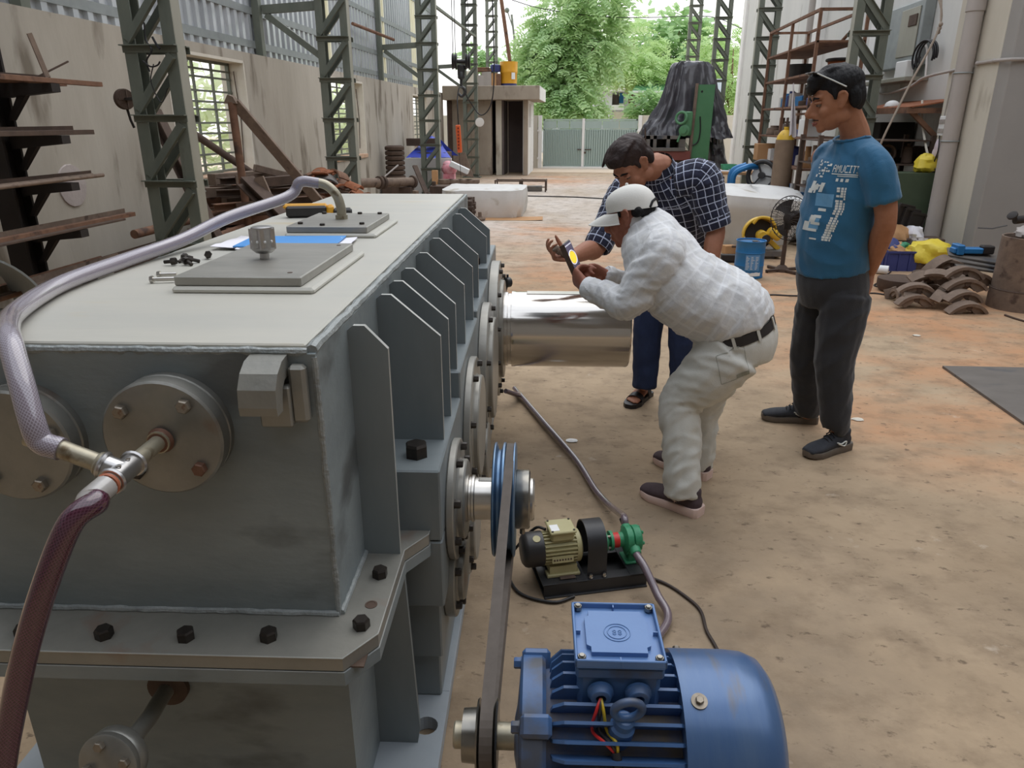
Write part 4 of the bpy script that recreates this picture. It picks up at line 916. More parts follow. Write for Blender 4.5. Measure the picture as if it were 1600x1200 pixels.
# green gear pump
mb = MB(); pr(mb, [(.20,.0), (.20,.02), (.232,.02), (.232,.036), (.24,.036), (.24,.02), (.252,.02), (.252,.034), (.262,.034), (.262,.024), (.30,.026), (.305,.04), (.31,.042)], 28); gp_ = pp('pump_flange', mb, m_green_pump)
for k in range(4): a = k*math.pi/2+.5; mb = MB(); mb.cyl((.226, ay+.028*math.cos(a), az+.028*math.sin(a)), (.258, ay+.028*math.cos(a), az+.028*math.sin(a)), .005, n=8); pp('flange_stud', mb, m_bolt_old, gp_)
mb = MB(); pr(mb, [(.263,.0), (.263,.0262), (.285,.0266), (.285,.0)], 28); pp('red_band', mb, m_red, gp_, 'red painted band')
mb = MB(); M = Matrix.Translation((.338, ay, az)); mb.lathe([(.0,0), (.040,0), (.046,.004), (.046,.024), (.04,.027), (.046,.03), (.046,.052), (.042,.056), (.03,.06), (0,.06)], (.305, ay, az), (1,0,0), 28)
mb.lathe([(.034,0), (.034,.045), (.03,.05), (0,.05)], (.31, ay, az-.022), (1,0,0), 24); body = pp('pump_body', mb, m_green_pump)
for s in (-1, 1):
    mb = MB(); mb.cyl((.332, ay+s*.03, az-.006+.008*s), (.332, ay+s*.062, az-.006+.02*s), .021, .018, n=20, bev=.003); pp('port', mb, m_green_pump, body)
for k in range(6): a = k*math.pi/3; mb = MB(); mb.hexbolt((.362, ay+.036*math.cos(a), az+.036*math.sin(a)), (1,0,0), .006, .006); pp('body_bolt', mb, m_green_pump, body)
mb = MB(); mb.box(.305, .36, ay-.036, ay+.036, .052, .062, bev=.003); mb.box(.318, .345, ay-.026, ay+.026, .06, az-.03, bev=.003); pp('pump_foot', mb, m_green_pump, body)
Mp = Matrix.Translation((pA.x, pA.y, 0)) @ Matrix.Rotation(ang, 4, 'Z')
suc = Mp @ Vector((.332, ay+.058, az+.012)); dis = Mp @ Vector((.332, ay-.058, az-.024))
def hosew(P, r, m, label, k=7):
    mb = MB(); mb.tube(catmull(P, k), r, 14); return solo('braided_hose', mb, m, label, 'hose')
P = [G2W((-.17,3.75,.10)), G2W((-.10,3.85,.04))] + [G2W(PZ(x,y,.025,YAW_G)) for x, y in ((805,608), (850,660), (900,718), (930,765))]
P += [PZ(952,789,.05), PZ(966,800,.10), suc+Vector((-.004,.03,.02)), suc]
hosew(P, .0135, m_hose_p, 'brown braided hose running over the floor from the gearbox to the green pump')
uy = (Mp.to_3x3() @ Vector((0,-1,0)))
P = [dis, dis+uy*.02+Vector((0,0,-.003)), dis+uy*.06+Vector((.01,0,-.02)), dis+uy*.14+Vector((.022,0,-.065)), dis+uy*.24+Vector((.02,0,-.088)), Vector((dis.x+.01, dis.y-.42, .022)), Vector((dis.x-.02, dis.y-.8, .02)), Vector((dis.x-.02, dis.y-1.3, .02))]
hosew(P, .0135, m_hose_p, 'brown braided hose leading from the green pump under the blue motor')
for nm_, p, d in (('a', suc, Vector((0,.0,.0))),):
    pass
mb = MB(); mb.tube([suc-Vector((0,.01,.004)), suc+Vector((-.004,.03,.03))], .0125, 12); mb2 = mb
part('hose_tail', (lambda b: b)(MB().tube([Vector((.332, ay+.055, az+.012)), Vector((.329, ay+.085, az+.03))], .0115, 12)), m_black, pm)
part('hose_tail', MB().tube([Vector((.332, ay-.055, az-.024)), Vector((.333, ay-.095, az-.04))], .0115, 12), m_black, pm)
P = [Mp @ Vector((.35, .06, .012))] + [PZ(x,y,.006) for x, y in ((1040,912), (1075,935), (1095,955), (1104,985), (1118,1010), (1130,1040), (1110,1100))]
mb = MB(); mb.tube(catmull(P, 7), .0055, 8); solo('power_cable', mb, m_cable, 'brown power cable curling over the floor between pump and blue motor', 'cable')
P = [Mp @ Vector((.03, ay+.02, az+.06)), Mp @ Vector((.0, ay+.05, az+.05)), Mp @ Vector((-.05, ay+.1, .09)), Mp @ Vector((-.09, ay+.1, .02)), Mp @ Vector((-.08, ay-.05, .008)), Mp @ Vector((.02, -.035, .008)), Mp @ Vector((.1,-.02,.008))]
mb = MB(); mb.tube(catmull(P, 6), .005, 8); solo('motor_cable', mb, m_wire, 'black cable looping from the cream motor round the pump base', 'cable')
# ---------------------------------------------------------------- small things lying on the gearbox
ztop = GT
fo = thing('folder', 'blue plastic folder full of papers lying between the two gearbox covers', 'folder', (-.77, 2.23, ztop), 'G')
mb = MB(); mb.xbox(Matrix.Translation((-.765, 2.24, ztop+.012)) @ Matrix.Rotation(R(4),4,'Z'), .30, .20, .004, .001); part('cover', mb, m_file, fo)
def sheetpaper(cx, cy, z, sx_, sy_, rz, seed, m=m_paper, curl=.012):
    g = random.Random(seed); b = MB(); ca, sa = math.cos(rz), math.sin(rz); k1, k2 = g.uniform(2,5), g.uniform(0,6)
    def f(u, v, dz=0):
        x = (u-.5)*sx_; y = (v-.5)*sy_; e = max(0, abs(u-.5)-.3)*2
        return Vector((cx+x*ca-y*sa, cy+x*sa+y*ca, z + dz + curl*(e**1.2)*(1+.4*math.sin(k1*v*3+k2))))
    b.grid(f, 10, 6); b.grid(lambda u, v: f(u, v, -.0012), 10, 6); return b
for k, (cx, cy, sx_, sy_, rz) in enumerate(((-.79,2.245,.33,.20,.02), (-.74,2.23,.33,.21,.10), (-.80,2.22,.34,.2,-.08))):
    part('paper', sheetpaper(cx, cy, ztop+.003+.003*k, sx_, sy_, rz, k), m_paper, fo)
mb = sheetpaper(-.62, 2.16, ztop+.006, .1, .05, .5, 9, curl=.02); solo('note_slip', mb, mat('pale_yellow_note', (226,232,150), rough=.8), 'pale yellow paper slip poking out from under the folder', 'paper', fr='G')
to = thing('test_meter', 'black and amber handheld meter lying beside the hose elbow', 'meter', (-.90, 2.97, ztop), 'G')
M = Matrix.Translation((-.93, 2.94, ztop+.024)) @ Matrix.Rotation(R(12),4,'Z'); mb = MB(); mb.xbox(M, .16, .055, .044, .008); part('body', mb, m_blackp, to)
mb = MB(); mb.xbox(M @ Matrix.Translation((-.005,.008,.018)), .172, .05, .02, .008); mb.xbox(M @ Matrix.Translation((.092,0,.0)), .028, .058, .046, .008); part('sleeve', mb, m_yel_p, to)
mb = MB(); mb.xbox(M @ Matrix.Translation((.14,-.01,-.004)), .075, .04, .03, .008); part('nose', mb, m_blackp, to)
for k, (q, lab) in enumerate((((262,428),'longer bright loose bolt in front of the near cover'), ((272,421),'shorter bright loose bolt behind its longer neighbour'))):
    p = PZ(*q, ztop+.008, YAW_G)-Vector((.0,.07,0)); t = thing('loose_bolt', lab, 'bolt', (p.x, p.y, ztop), 'G'); p.z = ztop+.009
    d = Vector((1,.18,0)).normalized(); mb = MB(); mb.hexbolt(p, -d, .009, .008); mb.cyl(p, p+d*(.05-.012*k), .005, n=10); part('shank', mb, m_shiny2, t)
for k, q in enumerate(((268,409), (287,404), (292,409), (300,406), (325,399))):
    p = PZ(*q, ztop+.01, YAW_G); b = MB(); ax = Vector((math.cos(k*1.3), math.sin(k*1.3)*.9, .35 if k else .1)).normalized(); t_, s_, n_ = frame(ax)
    b.hexbolt(Vector((p.x,p.y,ztop+.011)), ax, .0105, .013); b.tube([Vector((p.x,p.y,ztop+.011)), Vector((p.x,p.y,ztop+.011))-ax*.02], .005, 8)
    solo('loose_nut', b, m_bolt, ('leftmost black nut lying apart from the others on the gearbox top', 'black bolt head at the back of the little heap', 'black bolt in the middle of the little heap', 'black bolt at the right of the little heap', 'tiny black bolt nearest the papers')[k], 'bolt', 'loose black bolts on the gearbox top', fr='G')
# ================================================================ PEOPLE
from mathutils.bvhtree import BVHTree
def sample(P, Rr, k):
    P2 = catmull(P, k); R3 = [Vector((a, b, 0)) for a, b in Rr]; R2 = catmull(R3, k)
    return P2, [(max(q.x, .002), max(q.y, .002)) for q in R2]
class Blob:
    """tapering strokes grown together into one continuous surface"""
    def __init__(s): s.mb = MB(); s.st = []
    def stroke(s, P, Rr, side=None, k=4, cap=1.0, n=14, seg=True):
        Rr = [(q, q) if not isinstance(q, tuple) else q for q in Rr]
        P2, R2 = sample(P, Rr, k if len(P) > 2 else 3)
        sd = None; rings = []
        T = [(P2[min(i+1, len(P2)-1)]-P2[max(i-1, 0)]).normalized() for i in range(len(P2))]
        sv = Vector(side) if side is not None else None
        F = []
        for i in range(len(P2)):
            t, a, b = frame(T[i], sv if sv is not None else sd); sd = a; F.append((t, a, b))
        if seg: s.st.append((P2, F, R2))
        def ringat(p, f, r): return [p + f[1]*math.cos(2*math.pi*j/n)*r[0] + f[2]*math.sin(2*math.pi*j/n)*r[1] for j in range(n)]
        if cap > 0:
            for q in (.98, .85, .6, .3): 
                c = math.sqrt(max(0, 1-q*q)); rr = R2[0]; rings.append(ringat(P2[0]-T[0]*min(rr)*q*cap, F[0], (rr[0]*c, rr[1]*c)))
        for i in range(len(P2)): rings.append(ringat(P2[i], F[i], R2[i]))
        if cap > 0:
            for q in (.3, .6, .85, .98):
                c = math.sqrt(max(0, 1-q*q)); rr = R2[-1]; rings.append(ringat(P2[-1]+T[-1]*min(rr)*q*cap, F[-1], (rr[0]*c, rr[1]*c)))
        vs = [v for r in rings for v in r]; m = len(rings)
        fs = [(i*n+j, i*n+(j+1) % n, (i+1)*n+(j+1) % n, (i+1)*n+j) for i in range(m-1) for j in range(n)] + [tuple(range(n-1,-1,-1)), tuple((m-1)*n+j for j in range(n))]
        s.mb.add(vs, fs); return s
    def ell(s, c, r, M=None, n=18, k=12): s.mb.ball(c, *r, n=n, k=k, M=M); return s
    def mesh(s, name, m, voxel, smooth=4, off=(0,0,0), uv=False, folds=None, keep=None):
        me = D.meshes.new('tmp'); me.from_pydata([tuple(v) for v in s.mb.v], [], s.mb.f); o = D.objects.new('tmp', me); COL.objects.link(o)
        bm = bmesh.new(); bm.from_mesh(me); bmesh.ops.recalc_face_normals(bm, faces=bm.faces); bm.to_mesh(me); bm.free()
        md = o.modifiers.new('r', 'REMESH'); md.mode = 'VOXEL'; md.voxel_size = voxel; md.use_smooth_shade = True
        if smooth: ms = o.modifiers.new('s', 'SMOOTH'); ms.factor = .5; ms.iterations = smooth
        dg = bpy.context.evaluated_depsgraph_get(); out = D.meshes.new_from_object(o.evaluated_get(dg)); out.name = name
        D.objects.remove(o); D.meshes.remove(me)
        nv = len(out.vertices); co = np.empty(nv*3, 'f'); out.vertices.foreach_get('co', co); co = co.reshape(-1, 3)
        if uv or folds:
            C = []; A = []; B = []; T = []; Lg = []; Rm = []; SI = []
            for si, (P2, F, R2) in enumerate(s.st):
                l = 0; rm = sum(a+b for a, b in R2)/len(R2)/2
                for i, p in enumerate(P2):
                    if i: l += (P2[i]-P2[i-1]).length
                    C.append(p); T.append(F[i][0]); A.append(F[i][1]); B.append(F[i][2]); Lg.append(l); Rm.append((R2[i][0], R2[i][1], rm)); SI.append(si)
            C = np.array([tuple(c) for c in C]); A = np.array([tuple(c) for c in A]); B = np.array([tuple(c) for c in B]); T = np.array([tuple(c) for c in T]); Lg = np.array(Lg); Rm = np.array(Rm); SI = np.array(SI)
            def coords(pts, seg=None):
                res = np.zeros((len(pts), 2)); sg = np.zeros(len(pts), int)
                for c0 in range(0, len(pts), 4000):
                    p = pts[c0:c0+4000]; d = p[:, None, :]-C[None]
                    a = (d*A).sum(2)/Rm[None,:,0]; b = (d*B).sum(2)/Rm[None,:,1]; t = (d*T).sum(2)
                    dist = a*a+b*b+(t/Rm[None,:,2])**2*2.0
                    if seg is not None: dist = np.where(SI[None] == seg[c0:c0+4000, None], dist, 1e9)
                    j = dist.argmin(1); ii = np.arange(len(p))
                    res[c0:c0+4000, 0] = np.arctan2(b[ii, j]*Rm[j,1], a[ii, j]*Rm[j,0]); res[c0:c0+4000, 1] = Lg[j]+t[ii, j]; sg[c0:c0+4000] = SI[j]
                return res, sg
            if folds:
                nr = np.empty(nv*3, 'f'); out.vertices.foreach_get('normal', nr); nr = nr.reshape(-1, 3); uvv, sg = coords(co)
                disp = np.zeros(nv)
                for i in range(nv):
                    amp, fv, fa = folds[min(sg[i], len(folds)-1)]; th = uvv[i,0]; v = uvv[i,1]
                    q = Vector((math.cos(th)*fa + sg[i]*7, math.sin(th)*fa, v*fv + .5*math.cos(th+sg[i])*fv*.12))
                    nz = noise.noise(q); n2 = noise.noise(q*2.3+Vector((3,1,7)))
                    disp[i] = amp*((1-abs(nz)*2.2)*.8 + n2*.5)
                co = co + nr*disp[:, None]
            if uv:
                npoly = len(out.polygons); lv = np.empty(len(out.loops), 'i'); out.loops.foreach_get('vertex_index', lv)
                ls = np.empty(npoly, 'i'); out.polygons.foreach_get('loop_start', ls); lt = np.empty(npoly, 'i'); out.polygons.foreach_get('loop_total', lt)
                fidx = np.repeat(np.arange(npoly), lt); ctr = np.zeros((npoly, 3)); np.add.at(ctr, fidx, co[lv]); ctr /= lt[:, None]
                fuv, fsg = coords(ctr); luv, _ = coords(co[lv], fsg[fidx])
                th = luv[:,0]; d = th - fuv[fidx,0]; th = th - 2*np.pi*np.round(d/(2*np.pi))
                rm = np.array([Rm[SI == k][0,2] for k in range(len(s.st))])
                U = np.stack([th*rm[fsg[fidx]] + fsg[fidx]*.013, luv[:,1]], 1).astype('f')
                ul = out.uv_layers.new(name='UVMap'); ul.data.foreach_set('uv', U.ravel())
        co = co - np.array(tuple(off)); out.vertices.foreach_set('co', co.astype('f').ravel())
        out.materials.clear(); out.materials.append(m); out.polygons.foreach_set('use_smooth', [True]*len(out.polygons)); out.update(); return out
def bpart(name, bl, m, parent, voxel, **kw):
    lab = kw.pop('label', None)
    o = link(name, bl.mesh(name, m, voxel, off=BASE[root_of(parent).name], **kw), parent)
    if lab: o['label'] = lab
    return o
def headframe(c, head, pitch, roll=0.0):
    h = Vector((head[0], head[1], 0)).normalized(); up = Vector((0,0,1)); rt = h.cross(up)
    f = h*math.cos(pitch) - up*math.sin(pitch); u = h*math.sin(pitch) + up*math.cos(pitch)
    r2 = rt*math.cos(roll) + u*math.sin(roll); u2 = u*math.cos(roll) - rt*math.sin(roll)
    M = Matrix(((r2.x, f.x, u2.x, c[0]), (r2.y, f.y, u2.y, c[1]), (r2.z, f.z, u2.z, c[2]), (0,0,0,1))); return M
def head_strokes(b, M, s=1.0, nose=1.0):
    q = lambda x, y, z: M @ Vector((x*s, y*s, z*s)); R3 = M.to_3x3()
    E = lambda c, r: b.ell(q(*c), tuple(k*s for k in r), M=R3)
    E((0,-.012,.042), (.073,.093,.075)); E((0,.012,.0), (.067,.072,.085)); E((0,.03,-.05), (.052,.056,.060)); E((0,.07,-.093), (.021,.018,.018))
    E((0,.066,.03), (.05,.025,.016)); E((.037,.058,-.028), (.022,.024,.024)); E((-.037,.058,-.028), (.022,.024,.024))
    E((0,.074,-.07), (.024,.018,.02)); E((.05,-.005,-.06), (.016,.03,.03)); E((-.05,-.005,-.06), (.016,.03,.03))
    b.stroke([q(0,.079,.024), q(0,.094*.98+.003*nose,.0), q(0,.106+.008*nose,-.026), q(0,.101+.004*nose,-.036)], [.0075*s, .009*s, .0118*s, .0105*s], k=3, n=10, seg=False)
    for x in (-.0125, .0125): E((x,.092,-.034), (.0085,.012,.0085))
    E((0,.082,-.022), (.016,.026,.026)); E((0,.080,-.048), (.026,.016,.016)); E((0,.078,.008), (.012,.016,.02))
    E((0,.088,-.061), (.022,.009,.0055)); E((0,.087,-.073), (.019,.009,.0065))
    for x in (-1, 1):
        b.stroke([q(.071*x,.004,-.028), q(.079*x,-.008,-.01), q(.085*x,-.018,.014), q(.081*x,-.008,.030), q(.073*x,.008,.02)], [(.0085*s,.006*s), (.009*s,.005*s), (.009*s,.0055*s), (.009*s,.0055*s), (.007*s,.006*s)], k=3, n=8, seg=False)
        E((.072*x,-.004,.0), (.006,.014,.026))
def face_parts(T, M, s=1.0, closed=True, brow=True):
    q = lambda x, y, z: M @ Vector((x*s, y*s, z*s)); R3 = M.to_3x3()
    for x in (-.031, .031):
        mb = MB(); mb.ball(q(x,.0735,.004), .0118*s, n=14, k=10, M=R3); e = part('eye', mb, m_eye, T)
        mb = MB(); mb.ball(q(x,.0815,.001), .0052*s, .0042*s, .0052*s, n=12, k=8, M=R3); part('iris', mb, m_iris, e)
        mb = MB(); mb.tube([q(x-.017,.0755-.004*(abs(x-.017) > .035),.008), q(x-.006,.085,.0105), q(x+.006,.085,.0105), q(x+.017,.0755-.004*(abs(x+.017) > .035),.007)], [.003*s,.0046*s,.0046*s,.003*s], 8); mb.ball(q(x,.0725,.0085), .0135*s, .0135*s, .0095*s, n=14, k=8, M=R3); part('eyelid', mb, SK[T.name], e)
        if brow:
            sg = 1 if x > 0 else -1
            mb = MB(); mb.tube([q(sg*.011,.0885,.024), q(sg*.026,.089,.0305), q(sg*.047,.076,.026)], [.0035*s,.0048*s,.0025*s], 8); part('eyebrow', mb, m_hair, T)
    mb = MB(); mb.tube([q(-.021,.0885,-.066), q(-.008,.0975,-.0645), q(0,.0972,-.0655), q(.008,.0975,-.0645), q(.021,.0885,-.066)], [.0022*s,.0042*s,.004*s,.0042*s,.0022*s], 8)
    mb.tube([q(-.018,.0885,-.069), q(0,.0965,-.0725), q(.018,.0885,-.069)], [.0025*s,.0052*s,.0025*s], 8); part('lips', mb, m_lip, T)
SK = {}
def hand_strokes(b, wrist, d, pn, thumb, curl=(.5,.6,.4), s=1.0, spread=.05, tcurl=.3, fan=None):
    """wrist point, finger direction, palm normal, thumb side (+1: thumb along d x pn)"""
    d = Vector(d).normalized(); pn = (Vector(pn) - d*Vector(pn).dot(d)).normalized(); lt = d.cross(pn)*thumb; w = Vector(wrist)
    b.stroke([w-d*.01*s, w+d*.03*s, w+d*.062*s, w+d*.088*s], [(.026*s,.019*s), (.034*s,.018*s), (.040*s,.0155*s), (.039*s,.012*s)], side=lt, k=3, seg=False)
    b.ell(w+d*.035*s+lt*.024*s+pn*.01*s, (.018*s,.018*s,.022*s))
    for i, (o, L) in enumerate(((.029,.94), (.0105,1.03), (-.0085,.98), (-.027,.8))):
        p = w + d*(.088 - .004*abs(i-1))*s + lt*o*s; dd = (d + lt*(.09-.06*i)*spread*10).normalized(); P = [p-dd*.02*s]; ang = 0; Rr = [.0092*s]
        cu = curl if fan is None else fan[i]
        for k, l in enumerate((.043, .027, .022)):
            ang += cu[k]; dv = dd*math.cos(ang) + pn*math.sin(ang); P.append(p); Rr.append((.0098,.009,.0082)[k]*s); p = p + dv*l*L*s
        P.append(p); Rr.append(.0068*s)
        b.stroke(P, Rr, k=3, n=8, seg=False)
    p0 = w + d*.022*s + lt*.022*s; d1 = (d*.62+lt*.7+pn*.35).normalized(); p1 = p0 + d1*.042*s; d2 = (d1*math.cos(tcurl)+pn*math.sin(tcurl)*.8+d*.25).normalized(); p2 = p1 + d2*.034*s; d3 = (d2+pn*tcurl*.7+d*.2).normalized(); p3 = p2+d3*.026*s
    b.stroke([p0, p1, p2, p3], [.0145*s,.0122*s,.0105*s,.0075*s], k=3, n=8, seg=False)
    return p3
def shoe(T, heel, toe, mu, ms, w=.046, h=.075, name='shoe', label=None):
    heel = Vector(heel); toe = Vector(toe); d = (toe-heel); L = .285; d.z = 0; d.normalize(); up = Vector((0,0,1)); sd = d.cross(up)
    c = lambda f, z, s_=0: heel + d*(f*L) + up*z + sd*s_
    b = Blob()
    b.stroke([c(.08,.055), c(.25,.052), c(.5,.046), c(.75,.04), c(.92,.034)], [(w*.72,.032), (w*.78,.034), (w*.88,.03), (w*1.0,.025), (w*.78,.017)], side=sd, k=4, cap=.9)
    b.stroke([c(.12,.03), c(.16,.07), c(.18,.102)], [(w*.74,.042), (w*.74,.046), (w*.8,.05)], side=sd, k=3, cap=.3); b.stroke([c(.2,.075), c(.42,.068), c(.56,.055)], [(w*.72,.028),(w*.66,.022),(w*.62,.016)], side=sd, k=3)
    o = bpart(name, b, mu, T, .006, smooth=3, label=label)
    prof = [(.0,.55),(.04,.8),(.2,.86),(.42,.86),(.6,.98),(.78,1.08),(.92,.85),(1.0,.4)]
    poly = [(f*L-.008, w*k) for f, k in prof] + [(f*L-.008, -w*k) for f, k in reversed(prof)]
    mb = MB(); n = len(poly); vs = []
    for z, e in ((.0,.96), (.004,1.0), (.02,1.02), (.027,.97)):
        for i, (a, s_) in enumerate(poly):
            f = a/L; lift = .012*max(0, (f-.7)/.3)**2
            q = heel + d*(L*.5+(a-L*.5)*(e*.03+.97)) + sd*s_*e; q.z = z + lift + (.012*(1-f) if z > .01 else 0); vs.append(q)
    mb.add(vs, [(r*n+i, r*n+(i+1) % n, (r+1)*n+(i+1) % n, (r+1)*n+i) for r in range(3) for i in range(n)] + [tuple(range(n-1,-1,-1)), tuple(range(3*n, 4*n))], True)
    part('sole', mb, ms, o)
    return o, c, sd, d
def laces(o, c, sd, m=None, f0=.38, f1=.60):
    mb = MB()
    for k in range(5):
        f = f0+(f1-f0)*k/4; z = .112-.0115*k; mb.tube([c(f, z-.014, -.026), c(f+.01, z+.001, -.01), c(f-.01, z+.001, .01), c(f, z-.014, .026)], .0032, 6)
    part('laces', mb, m or m_wire, o)
def bvh_of(o):
    me = o.data; M = Matrix.Translation(BASE[root_of(o).name]); return BVHTree.FromPolygons([M @ v.co for v in me.vertices], [tuple(p.vertices) for p in me.polygons])
def decal(bv, o, ex, ey, quads, lift=.002, dist=.5):
    """flat print lying on cloth: shapes in the (ex, ey) plane are pressed onto the surface"""
    n = Vector(ex).cross(Vector(ey)).normalized(); mb = MB()
    for q in quads:
        x0, y0, x1, y1 = q[:4]; sk = q[4] if len(q) > 4 else 0.0; nu = max(1, int(abs(x1-x0)/.012)+1); nv = max(1, int(abs(y1-y0)/.012)+1); g = {}
        for i in range(nu+1):
            for j in range(nv+1):
                v = y0+(y1-y0)*j/nv; u = x0+(x1-x0)*i/nu + sk*v; p = Vector(o)+Vector(ex)*u+Vector(ey)*v; h = bv.ray_cast(p+n*dist, -n, dist*2)
                if h[0] is not None: g[(i,j)] = h[0]+h[1]*lift if h[1].dot(n) > 0 else h[0]-h[1]*lift
        for i in range(nu):
            for j in range(nv):
                k = [(i,j),(i+1,j),(i+1,j+1),(i,j+1)]
                if all(a in g for a in k) and max((g[a]-g[k[0]]).length for a in k) < .06: mb.add([g[a] for a in k], [(0,1,2,3)], True)
    return mb
FONT5 = {'A':'01110 10001 10001 11111 10001 10001 10001','M':'10001 11011 10101 10101 10001 10001 10001','U':'10001 10001 10001 10001 10001 10001 01110','C':'01111 10000 10000 10000 10000 10000 01111','I':'111 010 010 010 010 010 111','T':'11111 00100 00100 00100 00100 00100 00100','L':'1000 1000 1000 1000 1000 1000 1111'}
def pix(text, x, y, h, skew=.12):
    out = []; u = h/7
    for ch in text:
        rows = FONT5[ch].split()
        for r, row in enumerate(rows):
            c = 0
            while c < len(row):
                if row[c] == '1':
                    e = c
                    while e < len(row) and row[e] == '1': e += 1
                    out.append((x+c*u*.72, y-(r+1)*u, x+e*u*.72, y-r*u, skew)); c = e
                else: c += 1
        x += (len(rows[0])+1)*u*.72
    return out

# ---------------------------------------------------------------- man in the teal shirt
def man_teal():
    base = PZ(1275, 680); T = thing('person', 'man standing in a teal printed tee shirt and dark trousers', 'person', base); SK[T.name] = m_skin_t
    f = Vector((-.9,-.43,0)).normalized(); l = Vector((.43,-.9,0)).normalized()
    pel = PY(1300,437,3.48); hc = PY(1306,157,3.43); nb = PY(1336,212,3.45)
    shL = PY(1368,256,3.29); shR = nb - l*.175 + Vector((.0,0,-.10)); elL = PY(1384,345,3.27); wrL = PY(1360,422,3.43); elR = PY(1350,345,3.72); wrR = PY(1352,425,3.55)
    MH = headframe(hc, (-1,.0), R(15))
    b = Blob(); head_strokes(b, MH, 1.05, nose=1.3)
    b.stroke([MH @ Vector((0,-.03,-.03)), PY(1330,190,3.44), nb, nb+Vector((0,0,-.06))], [.056,.055,.062,.075], k=3)
    b.stroke([pel, PY(1308,370,3.46), PY(1328,270,3.45), nb+Vector((0,0,-.07))], [(.14,.10),(.14,.10),(.16,.10),(.10,.07)], side=l)
    for sh, el, wr in ((shL, elL, wrL), (shR, elR, wrR)): b.stroke([sh, sh.lerp(el,.5)+Vector((.012,0,0)), el, el.lerp(wr,.35), wr], [.052,.050,.044,.046,.029])
    hand_strokes(b, wrL, (-.25,.35,-.9), (-.8,-.5,.1), -1, curl=(.35,.5,.35), s=1.02, tcurl=.2)
    hand_strokes(b, wrR, (-.1,-.3,-.95), (-.6,.6,.2), 1, curl=(.5,.5,.4))
    for hx, sy in ((PY(1318,450,3.40), PY(1309,665,3.345)), (PY(1284,450,3.58), PY(1262,642,3.655))): b.stroke([pel, hx, hx.lerp(sy,.5), sy], [.10,.085,.06,.045])
    bpart('body', b, m_skin_t, T, .0055, smooth=3); face_parts(T, MH, 1.05)
    q = lambda x, y, z: MH @ Vector((x*1.05, y*1.05, z*1.05)); R3 = MH.to_3x3()*1.05
    # stubble: thin moustache and chin patch
    mb = MB(); mb.tube([q(-.024,.083,-.057), q(-.009,.097,-.0525), q(.009,.097,-.0525), q(.024,.083,-.057)], [.002,.0034,.0034,.002], 8); part('moustache', mb, m_hair_b, T)
    h = Blob(); E = lambda c, r: h.ell(q(*c), r, M=R3)
    E((0,-.022,.058), (.083,.097,.074)); E((0,-.07,.012), (.072,.045,.078)); E((0,.05,.098), (.062,.05,.030)); E((0,.074,.076), (.05,.030,.022)); E((.01,.088,.060), (.038,.017,.018))
    for x in (-.072,.072): E((x,.022,.030), (.006,.011,.026)); E((x*.93,-.052,.0), (.016,.026,.045))
    g = random.Random(3)
    for k in range(16): a = g.uniform(-.06,.06); h.stroke([q(a,-.05,.125-.4*abs(a)), q(a*1.1+g.uniform(-.01,.01),.03,.128-.4*abs(a)), q(a*1.05+g.uniform(-.015,.015),.09,.085-g.uniform(0,.03))], [.012,.014,.006], k=3, n=6)
    bpart('hair', h, m_hair, T, .0055, smooth=2)
    # shirt
    s = Blob(); hem = PY(1300,421,3.48)
    s.stroke([hem, PY(1301,372,3.47), PY(1313,310,3.46), PY(1330,262,3.45), nb+Vector((.0,0,-.055)), nb+Vector((-.006,0,-.012))], [(.172,.146),(.172,.143),(.180,.134),(.186,.125),(.150,.09),(.072,.068)], side=l, cap=.0, n=24)
    for sh, el in ((shL, elL), (shR, elR)): s.stroke([nb.lerp(sh,.3)+Vector((0,0,-.05)), nb.lerp(sh,.72)+Vector((0,0,-.012)), sh.lerp(el,.12), sh.lerp(el,.4), sh.lerp(el,.66)], [.055,.064,.070,.072,.073], cap=.12)
    sh_o = bpart('tee_shirt', s, m_tee, T, .0075, smooth=4, folds=[(.0065,9,1.3),(.006,8,1.1),(.006,8,1.1)])
    mb = MB(); P = [nb+Vector((-.012,0,-.004)) + (l*math.cos(2*math.pi*k/28)*.073 + f*math.sin(2*math.pi*k/28)*.070) + Vector((0,0,-.020*max(0, math.sin(2*math.pi*k/28)))) for k in range(29)]; mb.tube(P, .0062, 8); part('collar', mb, m_tee, sh_o)
    bv = bvh_of(sh_o); o = PY(1283,292,3.3); ex = l*.86+f*-.5; ex = Vector((.80,-.60,0)); ey = Vector((-.03,0,1))
    qd = pix('AMUCITI', .0, .085, .030); qd += [(.0,.046,.115,.050,.12),(.03,.039,.115,.042,.12)] + [(.028+.022*k,.018,.040+.022*k,.031,.12) for k in range(3)]
    g = random.Random(5)
    for i in range(7):
        for j in range(6):
            if g.random() < .62: qd.append((-.085+.011*i, .03+.012*j, -.085+.011*i+g.uniform(.005,.011), .03+.012*j+g.uniform(.004,.011), .1))
    for i in range(10): qd.append((-.09+.008*i, -.03+g.uniform(-.01,.03), -.083+.008*i+g.uniform(0,.02), -.024+g.uniform(0,.04), .3))
    mb = decal(bv, o, ex, ey, qd); part('chest_print', mb, m_print, sh_o, 'white printed lettering', kind='stuff')
    qd = []
    for k in range(22):
        y = -.005-.0105*k; sh_ = -.0032*max(0, k-8)
        for a, b_ in ((.045,.058),(.061,.074),(.077,.084)):
            if g.random() < .86: qd.append((a+sh_+g.uniform(-.002,.002), y-.009, b_+sh_, y))
    for k in range(4): qd.append((-.03-.014*k, -.11-.03*k, .0-.012*k+g.uniform(0,.02), -.098-.03*k, .0))
    qd += [(-.055,-.235,-.02,-.228,.0),(-.02,-.16,.01,-.13,.3),(-.06,-.2,-.03,-.16,.2)]
